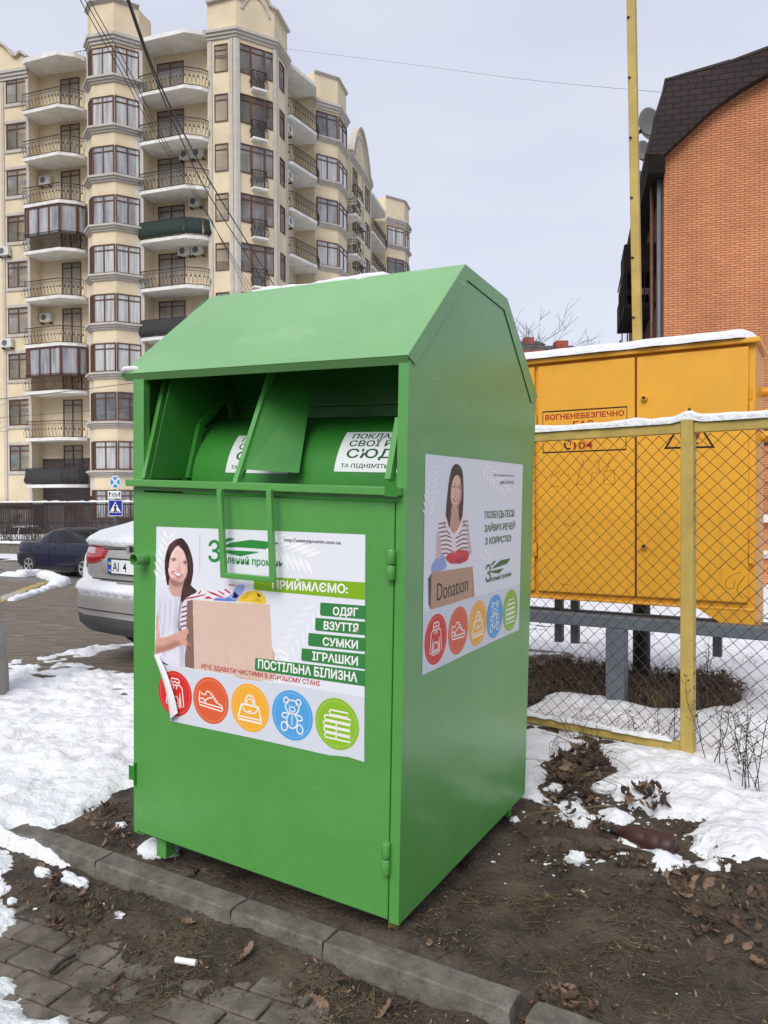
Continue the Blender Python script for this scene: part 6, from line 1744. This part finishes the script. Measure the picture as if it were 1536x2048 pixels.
b = MB(); b.bar(Vector((0, 0, -.7)), dv + Vector((0, 0, -.7)), .3, 1.36); b.build('low_wall', concrete, rail)
for z, w, h, lb in ((HR + .02, .05, .07, 'thin snow along the top of the iron railing'), (-.04, .16, .10, 'snow on the low wall under the iron railing')):
    tag(strip_snow([Vector((ra.x, ra.y, RZ + z)) + dv * (k / 160) - Vector((0, .06, 0)) * (z < 0) for k in range(161)], w, h, 7, .9, 77 + z, 14).build('rail_snow', snowm, smooth=True), lb, 'snow')
# ================================================================ BARE TREES AND BUSHES
def grow(b, p, d, L, r, depth, spread=.5, gn=4, tips=None, up=.1, rmin=.0028):
    d = d.normalized(); pts = [p]; rs = [r]; q = p
    for k in range(3):
        d = (d + Vector((random.gauss(0, .13), random.gauss(0, .13), random.gauss(0, .1) + up * .3))).normalized(); q = q + d * L / 3; pts.append(q); rs.append(r * (1 - .13 * (k + 1)))
    b.tube(pts, rs, 5 if r > .03 else 3, cap=False)
    if depth == 0:
        if tips is not None: tips.append(q)
        return
    for k in range(random.choice((2, 3, 3)) if depth > 1 else gn):
        f = random.uniform(.4, 1) if k else 1
        s = pts[0].lerp(pts[-1], f) if f < 1 else q
        if f < 1: i = min(2, int(f * 3)); s = pts[i].lerp(pts[i + 1], f * 3 - i)
        dd = (d + Vector((random.gauss(0, spread), random.gauss(0, spread), random.gauss(0, spread * .7) + up))).normalized()
        grow(b, s, dd, L * random.uniform(.6, .82), max(rmin, rs[-1] * random.uniform(.55, .8)), depth - 1, spread, gn, tips, up, rmin)
def bare_tree(pos, h, r, depth, label, group=None, lean=(0, 0, 1), spread=.5, rm=twig, rmin=.0028):
    t = thing('bare_tree', Matrix.Translation(pos), label, 'tree', group)
    b = MB(); q = Vector(lean).normalized() * h * .35; b.tube([(0, 0, -.2), q * .5 + Vector((.03, 0, 0)), q], [r, r * .85, r * .7], 8); b.build('trunk', bark, t, smooth=True)
    b = MB()
    for k in range(4): grow(b, q * (1 - .12 * k), Vector((random.gauss(0, .5), random.gauss(0, .5), 1.0)), h * .27, r * .55, depth, spread, rmin=rmin)
    b.build('crown', rm, t)
    return t
for u, v, d, h, lb in ((1058, 700, 40, 8.6, 'tallest bare tree rising beside the right edge of the green bin'), (1128, 700, 46, 9.2, 'bare tree behind the red chimney'), (1165, 700, 50, 9.6, 'spreading bare tree right of the red chimney'), (1225, 700, 60, 10.0, 'low bare tree left of the yellow pole'), (1195, 700, 55, 9.2, 'bare tree between the chimney and the yellow pole')):
    p = at(u, v, d); hh = (at(u, {1058: 622, 1128: 658, 1165: 655, 1225: 672, 1195: 672}[u], d).z - zt(p.x, p.y, 0))
    bare_tree((p.x, p.y, zt(p.x, p.y, 0)), hh * 1.0, .13, 4, lb, 'bare trees on the horizon behind the gas cabinet', rmin=.011)
lt_ = bare_tree((-5.75, 8.9, -.05), 3.4, .05, 4, 'young bare tree whose twigs with a few leaves reach in at the left edge', None, (.0, 0, 1), .55)
for i in range(5):
    p = at(20 + 58 * i + random.uniform(-14, 14), 1060, 37.5 + (i % 3)); t = thing('bare_bush', Matrix.Translation((p.x, p.y, -.7)), ['leftmost bare bush behind the iron railing', 'bare bush before the dark brick ground floor', 'bare bush under the dark lower balcony', 'bare bush left of the crossing sign post', 'bare bush behind the crossing sign'][i], 'bush', 'bare bushes along the apartment building')
    b = MB()
    for k in range(16): grow(b, Vector((random.gauss(0, .35), random.gauss(0, .2), 0)), Vector((random.gauss(0, .35), random.gauss(0, .35), 1)), random.uniform(.7, 1.0), .02, 3, .4)
    b.build('twigs', mat('reddish_twig', (.075, .045, .035), .9) if 'reddish_twig' not in MATS else MATS['reddish_twig'], t)
# ================================================================ OVERHEAD CABLES
def cable(path, r, label, grp=None, ext=True):
    P = catmull([at(u, v, d) for u, v, d in path], 8, False)
    tag(MB().tube(P, r, 5).build('overhead_cable', cable_m, smooth=True), label, 'cable', grp)
G1 = 'overhead cables crossing the apartment facade'
cable([(246, -40, 15), (262, 12, 16), (312, 150, 19), (372, 275, 23), (436, 390, 28), (560, 590, 38)], .024, 'thicker black cable reaching the roof of the bin right of the others', G1)
cable([(244, -40, 15.2), (260, 16, 16.2), (310, 156, 19), (362, 278, 23), (424, 400, 28), (545, 590, 38)], .02, 'thick black cable just left of the thickest cable', G1)
for i, du in enumerate((0, 9, 18)):
    cable([(146 + du, -40, 16), (166 + du * 1.05, 10, 17), (240 + du, 140, 20), (310 + du * .7, 268, 24), (395 + du * .4, 400, 30), (512 - du * .9, 590, 40)], .011, ['leftmost of the three thin cables over the bay windows', 'middle of the three thin cables over the bay windows', 'rightmost of the three thin cables over the bay windows'][i], G1)
cable([(560, 96, 46), (800, 126, 40), (1060, 160, 34), (1340, 186, 24)], .006, 'single thin wire across the empty sky to the brick building')
cable([(-40, 802, 30), (90, 788, 30), (300, 762, 30)], .012, 'thin wire before the lower storeys left of the bin')
cable([(-40, 838, 31), (120, 826, 31), (300, 812, 31)], .008, 'faint lower wire before the lower storeys left of the bin')

# ================================================================ LEAVES, GRASS, WEEDS, LITTER
def gz(x, y): return float(soil_z(np.array([[x]]), np.array([[y]]))[0, 0])
OAK = [(0, -.5), (.05, -.4), (.13, -.36), (.11, -.27), (.2, -.2), (.17, -.1), (.27, .0), (.22, .1), (.25, .22), (.16, .28), (.12, .42), (0, .5), (-.12, .42), (-.14, .3), (-.24, .22), (-.2, .1), (-.27, 0), (-.16, -.1), (-.2, -.2), (-.1, -.27), (-.12, -.36), (-.05, -.42)]
LANC = [(0, -.5), (.14, -.2), (.18, .05), (.1, .3), (0, .5), (-.1, .3), (-.18, .05), (-.14, -.2)]
def leaf(b, p, size, yaw, tilt, curl, mi=0, shape=OAK, stalk=True):
    M = Matrix.Translation(p) @ Matrix.Rotation(yaw, 4, 'Z') @ Matrix.Rotation(tilt, 4, 'X') @ Matrix.Rotation(random.gauss(0, .3), 4, 'Y')
    w1 = random.uniform(0, 6)
    def pt(x, y): return M @ Vector((x * size, y * size, size * (curl * (x * x * 2.2 + y * y * .9) + .05 * math.sin(9 * x + 5 * y + w1))))
    n = len(shape); vs = [pt(0, 0)] + [pt(*q) for q in shape] + [pt(q[0] * .5, q[1] * .55) for q in shape]
    fs = [(1 + k, 1 + (k + 1) % n, 1 + n + (k + 1) % n, 1 + n + k) for k in range(n)] + [(0, 1 + n + k, 1 + n + (k + 1) % n) for k in range(n)]
    b.add(vs, fs, mi)
    if stalk: b.tube([pt(0, -.5), pt(.02, -.62), pt(.04, -.78)], size * .012, 3, mi, cap=False)
def scatter_px(n, box, dens=None):
    out = []
    while len(out) < n:
        u, v = random.uniform(box[0], box[2]), random.uniform(box[1], box[3])
        p = onz(u, v, -.0 if True else 0)
        if qof(p.x, p.y) < 0: p = onz(u, v, -.085)
        if -.01 < qof(p.x, p.y) < .13: continue
        l = BI @ Vector((p.x, p.y, .06))
        if -1.1 < l.x < -.03 and .08 < l.y < 1.15: continue
        if dens and random.random() > dens(u, v): continue
        out.append(p)
    return out
# fine litter of broken leaves and fibres all over the soil
b = MB()
def sp(u, v): return 1
clump = lambda u, v: .25 + .75 * (float(fbm(np.float64(u / 90), np.float64(v / 60), 3)) > .0)
for p in scatter_px(2300, (-60, 1590, 1640, 2100), clump):
    leaf(b, (p.x, p.y, gz(p.x, p.y) + .006), random.uniform(.008, .03), random.uniform(0, 6.3), random.gauss(0, .5), random.uniform(-1, 1.5), random.choice((0, 0, 0, 1, 2)), LANC, False)
for p in scatter_px(5200, (-60, 1590, 1640, 2100), clump):
    a = random.uniform(0, 6.3); L = random.uniform(.012, .06); z = gz(p.x, p.y) + .004; c = Vector((math.cos(a), math.sin(a), random.gauss(0, .12)))
    q = Vector((p.x, p.y, z)); m = q + c * L * .5 + Vector((0, 0, random.uniform(0, .006)))
    b.tube([q, m, q + c * L], random.uniform(.0005, .0011), 3, random.choice((2, 3, 3)), cap=False)
tag(b.build('leaf_litter', [leaf_m, leaf_p, weed, grassm]), 'broken leaves and fibres strewn over the bare soil', 'leaf litter', kind='stuff')
# whole leaves
LB = []
def put_leaf(u, v, size, label, m=None, curl=None, z=None, shape=OAK, tilt=None, lift=.008):
    p = onz(u, v, 0)
    if qof(p.x, p.y) < 0: p = onz(u, v, -.08)
    zz = gz(p.x, p.y) + lift if z is None else z
    b = MB(); leaf(b, (0, 0, 0), size, random.uniform(0, 6.3), random.gauss(0, .25) if tilt is None else tilt, random.uniform(.4, 1.4) if curl is None else curl, 0, shape)
    o = b.build('dry_leaf', m or leaf_p, smooth=True); o.location = (p.x, p.y, zz)
    return tag(o, label, 'leaf', 'dry oak leaves on the soil')
for u, v, s, l in ((380, 1862, .085, 'pale dry leaf left of the kerb joint on the lower soil'), (492, 1930, .12, 'large crumpled pale oak leaf beside the white paper roll'), (640, 2000, .085, 'oak leaf below the broken kerb joint'), (680, 1975, .055, 'small leaf just under the kerb'), (770, 2035, .09, 'dry leaf at the bottom edge under the long kerb stone'),
                   (1495, 1880, .07, 'pale curled leaf on the soil near the right edge'), (1515, 1790, .085, 'oak leaf at the right edge below the snow'), (1428, 1690, .08, 'leaf at the foot of the big snow patch'), (1370, 1800, .075, 'leaf in the middle of the right soil'), (1395, 1820, .10, 'dark twisted leaf right of the bare soil'),
                   (1460, 1835, .07, 'small brown leaf left of the right edge'), (1415, 1770, .09, 'broad leaf among several on the right soil'), (1212, 1776, .055, 'single small leaf on the bare soil right of the bin'), (1240, 1748, .05, 'reddish curled leaf below the brown bottle'), (1395, 1868, .08, 'leaf lying before the dark twisted leaf'),
                   (1420, 1915, .07, 'flat leaf low on the right soil'), (1040, 1995, .06, 'leaf in the gap between the kerb stones'), (1075, 1985, .07, 'leaf leaning on the rightmost kerb stone'), (1130, 1995, .06, 'leaf behind the rightmost kerb stone'), (1520, 1930, .11, 'big leaf cut by the right edge'),
                   (85, 1745, .07, 'dark leaf beside the snow left of the kerb'), (110, 1770, .08, 'leaf between the snow lumps left of the kerb'), (1165, 1560, .07, 'leaf on the snow beside the leaf pile'), (1340, 1745, .07, 'leaf half under the small snow patch'), (1300, 1905, .06, 'small leaf on the darkest soil'), (860, 1905, .06, 'brown leaf against the kerb behind the bin corner')):
    put_leaf(u, v, s * .8, l, random.choice((leaf_p, leaf_m, leaf_m)))
# heap of dark leaves between bin and fence
b = MB()
def heap(poly, n, s0, s1, h, mis=(0, 0, 1, 2), lift=.01):
    P = gpp(poly); x0, x1 = min(p[0] for p in P), max(p[0] for p in P); y0, y1 = min(p[1] for p in P), max(p[1] for p in P)
    k = 0
    while k < n:
        x, y = random.uniform(x0, x1), random.uniform(y0, y1); d = float(sdist(P, np.array([x]), np.array([y]))[0])
        if d < 0: continue
        k += 1
        leaf(b, (x, y, gz(x, y) + lift + random.random() * h * min(1, d / .12)), random.uniform(s0, s1), random.uniform(0, 6.3), random.gauss(0, .6), random.uniform(.2, 1.6), random.choice(mis), random.choice((OAK, OAK, LANC)))
heap([(1085, 1575), (1105, 1520), (1150, 1495), (1200, 1495), (1218, 1535), (1212, 1590), (1180, 1620), (1120, 1600)], 130, .04, .11, .09)
heap([(1060, 1650), (1090, 1590), (1200, 1625), (1280, 1700), (1290, 1730), (1180, 1712), (1080, 1690)], 90, .03, .08, .03)
heap([(1240, 1595), (1320, 1590), (1336, 1625), (1300, 1640), (1250, 1620)], 40, .04, .08, .05, lift=.05)
heap([(1350, 1760), (1420, 1700), (1560, 1760), (1560, 1880), (1440, 1890), (1360, 1830)], 90, .018, .06, .012, mis=(0, 0, 0, 1))
heap([(1040, 2000), (1100, 1960), (1200, 2000), (1230, 2060), (1080, 2060)], 50, .02, .055, .02, mis=(0, 0, 1))
heap([(1230, 1720), (1400, 1740), (1380, 1790), (1240, 1780)], 40, .015, .05, .01)
heap([(1050, 1680), (1150, 1700), (1160, 1760), (1040, 1760)], 40, .015, .04, .01)
heap([(80, 1780), (90, 1720), (190, 1760), (220, 1800), (120, 1830)], 60, .02, .05, .02)
heap([(150, 1640), (200, 1600), (265, 1640), (265, 1700), (200, 1690)], 60, .02, .05, .015)
for k in range(60):
    P = gp(random.uniform(1090, 1215), random.uniform(1500, 1600)); a = random.uniform(0, 6.3); L = random.uniform(.08, .25)
    z = gz(P.x, P.y) + .07 + random.random() * .05; c = Vector((math.cos(a), math.sin(a), random.gauss(0, .15))); b.tube([Vector((P.x, P.y, z)), Vector((P.x, P.y, z + .02)) + c * L * .5, Vector((P.x, P.y, z)) + c * L], .0014, 3, 3, cap=False)
tag(b.build('leaf_heap', [leaf_m, leaf_p, weed, grassm], smooth=False), 'heaps of dark wet oak leaves and dry stalks between bin and fence', 'leaf heap', kind='stuff')
# dead grass bank behind the fence
b = MB()
Pg = yard_g; x0, x1 = min(p[0] for p in Pg), max(p[0] for p in Pg); y0, y1 = min(p[1] for p in Pg), max(p[1] for p in Pg); k = 0
while k < 5200:
    x, y = random.uniform(x0, x1), random.uniform(y0, y1); d = float(sdist(Pg, np.array([x]), np.array([y]))[0]) + random.gauss(0, .04)
    if d < 0: continue
    k += 1
    L = random.uniform(.05, .2) * (1.5 if random.random() < .08 else 1); a = random.uniform(0, 6.3); ln = random.uniform(.2, 1.0)
    c = Vector((math.cos(a) * ln, math.sin(a) * ln, 1)).normalized(); q = Vector((x, y, gz(x, y) - .01)); w = random.uniform(.001, .0024)
    sdv = Vector((-math.sin(a), math.cos(a), 0)) * w; m = q + c * L * .6; e = q + c * L + Vector((math.cos(a), math.sin(a), -.5)) * L * .35
    b.add([q - sdv, q + sdv, m + sdv * .8, m - sdv * .8, e], [(0, 1, 2, 3), (3, 2, 4)], 0 if random.random() < .45 else 1)
k = 0
while k < 900:
    x, y = random.uniform(x0, x1), random.uniform(y0, y1)
    if float(sdist(Pg, np.array([x]), np.array([y]))[0]) < 0: continue
    k += 1; leaf(b, (x, y, gz(x, y) + .012 + random.random() * .05), random.uniform(.03, .08), random.uniform(0, 6.3), random.gauss(0, .5), random.uniform(0, 1.4), 2, random.choice((OAK, LANC)), False)
tag(b.build('dead_grass', [grassm, weed, leaf_m]), 'strip of dead grass and brown leaves breaking the snow under the gas cabinet', 'dead grass', kind='stuff')
# tufts of pale grass along the fence foot
b = MB()
for u, v, n in ((1150, 1475, 26), (1205, 1470, 20), (1290, 1480, 12), (1335, 1350, 20), (1120, 1360, 26), (1090, 1350, 20), (1310, 1415, 20), (1480, 1400, 16), (1500, 1340, 14), (1430, 1400, 20), (1180, 1310, 14)):
    P = gp(u, v)
    for k in range(n):
        q = Vector((P.x + random.gauss(0, .07), P.y + random.gauss(0, .05), P.z)); a = random.uniform(0, 6.3); L = random.uniform(.08, .3); c = Vector((math.cos(a) * .6, math.sin(a) * .6, 1)).normalized()
        b.tube([q, q + c * L * .6, q + c * L * .9 + Vector((math.cos(a), math.sin(a), -.3)) * L * .3], [.0016, .0013, .0006], 3, 0, cap=False)
tag(b.build('grass_tufts', [grassm]), 'thin pale grass blades sticking out of the snow along the fence', 'grass', kind='stuff')
# dry weeds with seed heads
def weed_plant(u, v, h, n, label, spread=.12):
    P = gp(u, v); t = thing('dry_weed', Matrix.Translation((P.x, P.y, P.z - .02)), label, 'weed', 'dry seeded weeds along the yellow fence'); st, sh = MB(), MB()
    for k in range(n):
        d = Vector((random.gauss(0, spread), random.gauss(0, spread), 1)); q = Vector((random.gauss(0, .03), random.gauss(0, .02), 0)); pts = [q]; hh = h * random.uniform(.6, 1)
        for j in range(6):
            d = (d + Vector((random.gauss(0, .12), random.gauss(0, .12), .1))).normalized(); q = q + d * hh / 6; pts.append(q)
            if j > 0:
                for m in range(random.choice((2, 3, 4))):
                    s = pts[-2].lerp(q, random.random()); dd = Vector((random.gauss(0, 1), random.gauss(0, 1), .7)).normalized() * random.uniform(.02, .1) * h; e = s + dd
                    st.tube([s, s + dd * .5 + Vector((0, 0, -.004)), e], .0011, 3, cap=False); sh.blob(e, random.uniform(.002, .0042), (1, 1, 1.3), 5, 3, .2)
                    if random.random() < .6: sh.blob(s + dd * .6, random.uniform(.0018, .003), (1, 1, 1.3), 5, 3, .2)
        st.tube(pts, [.0026 - .00028 * j for j in range(7)], 4, cap=False)
    st.build('stems', weed, t); sh.build('seed_heads', weed, t)['kind'] = 'stuff'
for a in ((1392, 1490, .62, 3, 'tall dry weed leaning along the yellow fence post'), (1438, 1530, .55, 3, 'dark dry weed right of the yellow fence post'), (1498, 1580, .62, 6, 'tallest dark weed clump near the right edge'), (1530, 1590, .5, 4, 'dense weed at the right edge before the fence'), (1478, 1545, .42, 3, 'short weed before the mesh near the right edge'), (1345, 1495, .38, 3, 'dry weed against the mesh left of the fence post'), (1256, 1478, .2, 2, 'small dry weed above the bottom rail'), (1372, 1505, .6, 2, 'thin weed climbing the front of the yellow post'), (1416, 1345, .36, 4, 'dry weed behind the mesh right of the yellow post')): weed_plant(*a)
# twigs and sticks
for u0, v0, u1, v1, r, l in ((1155, 1620, 1232, 1612, .004, 'pale stick lying across the leaf heap'), (1050, 1632, 1118, 1622, .004, 'pale stick at the rear corner of the bin'), (1145, 1780, 1175, 1795, .005, 'short white stick on the bare soil'), (1195, 2020, 1215, 1975, .003, 'thin twig standing at the rightmost kerb stone'), (1235, 2030, 1252, 1985, .003, 'forked thin twig at the bottom edge'), (100, 1945, 150, 1910, .007, 'dark piece of bark on the pavers'), (1205, 1665, 1240, 1710, .0025, 'long dark stalk beside the brown bottle'), (0, 1898, 44, 1890, .003, 'pale straw at the left edge on the pavers')):
    a, c = onz(u0, v0, .015), onz(u1, v1, .02)
    if qof(a.x, a.y) < 0: a, c = onz(u0, v0, -.075), onz(u1, v1, -.07)
    m = a.lerp(c, .5) + Vector((0, 0, .008)); o = MB().tube(catmull([a, m, c], 4, False), r, 5).build('stick', grassm if 'pale' in l or 'white' in l else weed); tag(o, l, 'stick', 'sticks on the ground')
# bottle
p, q = onz(1232, 1662, .028), onz(1352, 1697, .025)
d_ = (q - p); L = d_.length; M = Matrix.Translation(p) @ d_.to_track_quat('Z', 'Y').to_matrix().to_4x4()
bt = thing('plastic_bottle', M, 'dirty dark red plastic bottle lying in the snow patches', 'bottle')
MB().lathe([(0, L), (.03, L), (.044, L - .012), (.046, L - .05), (.043, L - .06), (.046, L - .07), (.046, L * .55), (.044, L * .53), (.046, L * .5), (.046, L * .32), (.038, L * .2), (.022, L * .1), (.015, L * .06), (.015, .0)], (0, 0, 0), n=24).build('bottle_body', bottle_m, bt, smooth=True)
MB().lathe([(0, -.022), (.015, -.022), (.017, -.018), (.017, .004), (.0, .004)], (0, 0, 0), n=16).build('cap', black, bt, smooth=True, angle=40)
# clod of dark soil / moss, stones
for u, v, r, l in ((1110, 1668, .08, 'mossy clod of soil beside the bin rear corner'), (1165, 1672, .1, 'dark rotten log end among the snow patches'), (1292, 1707, .045, 'dark wet stone below the brown bottle'), (1505, 1730, .07, 'dark brick fragment at the edge of the snow'), (365, 1735, .04, 'dark clod under the front of the bin')):
    p = onz(u, v, .01); o = MB().blob((0, 0, 0), r, (1.7, .9, .45), 22, 14, .35).build('clod', mud, smooth=True); o.location = (p.x, p.y, gz(p.x, p.y) + .005); o.rotation_euler = (0, 0, R(-25)); tag(o, l, 'clod')
# snow clumps
for u, v, r, sq_, l in ((150, 1778, .05, (1.7, .55, .45), 'long snow lump lying before the kerb joint'), (85, 1757, .03, (1.4, .8, .8), 'snow lump beside the left end of the kerb'), (310, 1700, .055, (1.5, 1, .75), 'snow heap around the left foot of the bin'), (345, 1700, .025, (1.3, 1, .7), 'small snow lump right of the bin foot'), (242, 1643, .022, (1.5, .8, .6), 'single snow lump on the soil left of the bin'), (1152, 1717, .035, (1.1, .9, .9), 'snow lump on the soil left of the stone'), (1496, 1742, .022, (1, .8, .8), 'small snow lump at the edge near the right side'), (1115, 1580, .035, (1.2, .9, .8), 'snow lump on the leaf heap nearest the bin'), (1028, 1640, .02, (1.2, 1, .8), 'snow crumb at the rear bottom corner of the bin'), (1208, 1585, .05, (1.3, 1, .6), 'icy porous snow lump right of the leaf heap'), (1408, 1690, .03, (.9, .8, 1.3), 'upright snow lump at the edge of the big snow patch'), (26, 1803, .02, (1.3, .8, .6), 'snow crumb on the soil at the left edge'), (1030, 1600, .02, (1.3, .8, .6), 'snow crumb below the fence side of the bin')):
    p = onz(u, v, .0)
    if qof(p.x, p.y) < 0: p = onz(u, v, -.08)
    o = MB().blob((0, 0, 0), r, sq_, 26, 16, .32).build('snow_clump', snowm, smooth=True); o.location = (p.x, p.y, gz(p.x, p.y) + r * .25); o.rotation_euler = (0, 0, random.uniform(-.6, .2)); tag(o, l, 'snow clump', 'loose lumps of snow on the soil')
b = MB()
for p in scatter_px(36, (-40, 1640, 1640, 2080)):
    b.blob((p.x, p.y, gz(p.x, p.y) + .003), random.choice((.0015, .002, .003)), (1.2, .9, .7), 6, 4, .3)
for k in range(200):
    P = onz(random.gauss(1200, 90), random.gauss(1640, 45), .01); b.blob((P.x, P.y, gz(P.x, P.y) + .002), random.uniform(.002, .007), (1.5, .9, .6), 7, 5, .7)
tag(b.build('snow_crumbs', snowm, smooth=True), 'tiny crumbs of snow scattered on the soil', 'snow', kind='stuff')
# white scraps
def scrap(u, v, dims, yaw, label, nm='paper_scrap', z=-.08):
    p = onz(u, v, z); b = MB(); L, r = dims
    vs = []; n = 10
    for i in range(9):
        for k in range(n):
            w = 2 * math.pi * k / n; rr = r * (1 + .35 * float(vn(np.float64(i * 1.7 + u), np.float64(k * 1.3))))
            vs.append((-L / 2 + L * i / 8, rr * math.cos(w), max(-r * .8, rr * math.sin(w))))
    b.add(vs, [(i * n + k, i * n + (k + 1) % n, (i + 1) * n + (k + 1) % n, (i + 1) * n + k) for i in range(8) for k in range(n)]); b.add(vs[:n], [tuple(range(n))]); b.add(vs[-n:], [tuple(range(n))])
    o = b.build(nm, whitep, smooth=True); o.location = (p.x, p.y, max(gz(p.x, p.y), z) + r * .8); o.rotation_euler = (0, 0, yaw); tag(o, label, 'litter')
scrap(372, 1934, (.072, .011), -.25, 'white paper roll lying on the muddy pavers')
scrap(205, 1818, (.02, .005), -.5, 'white cigarette stub on the soil before the kerb', 'cigarette_stub'); scrap(70, 1820, (.014, .004), .5, 'tiny cigarette stub near the left snow', 'cigarette_stub')
b = MB(); p = onz(240, 1846, -.08)
vs = [(random.uniform(-.022, .022), random.uniform(-.02, .02), random.uniform(0, .035)) for k in range(9)]
b.add([(0, 0, .0)] + vs, [(0, 1, 2), (0, 2, 3), (1, 4, 5), (3, 6, 7), (2, 5, 8), (0, 8, 9), (4, 6, 0), (7, 9, 1)])
o = b.build('paper_scrap', whitep); o.location = (p.x, p.y, gz(p.x, p.y) + .004); tag(o, 'crumpled white tissue standing on the soil before the kerb', 'litter')
bpy.context.view_layer.update()
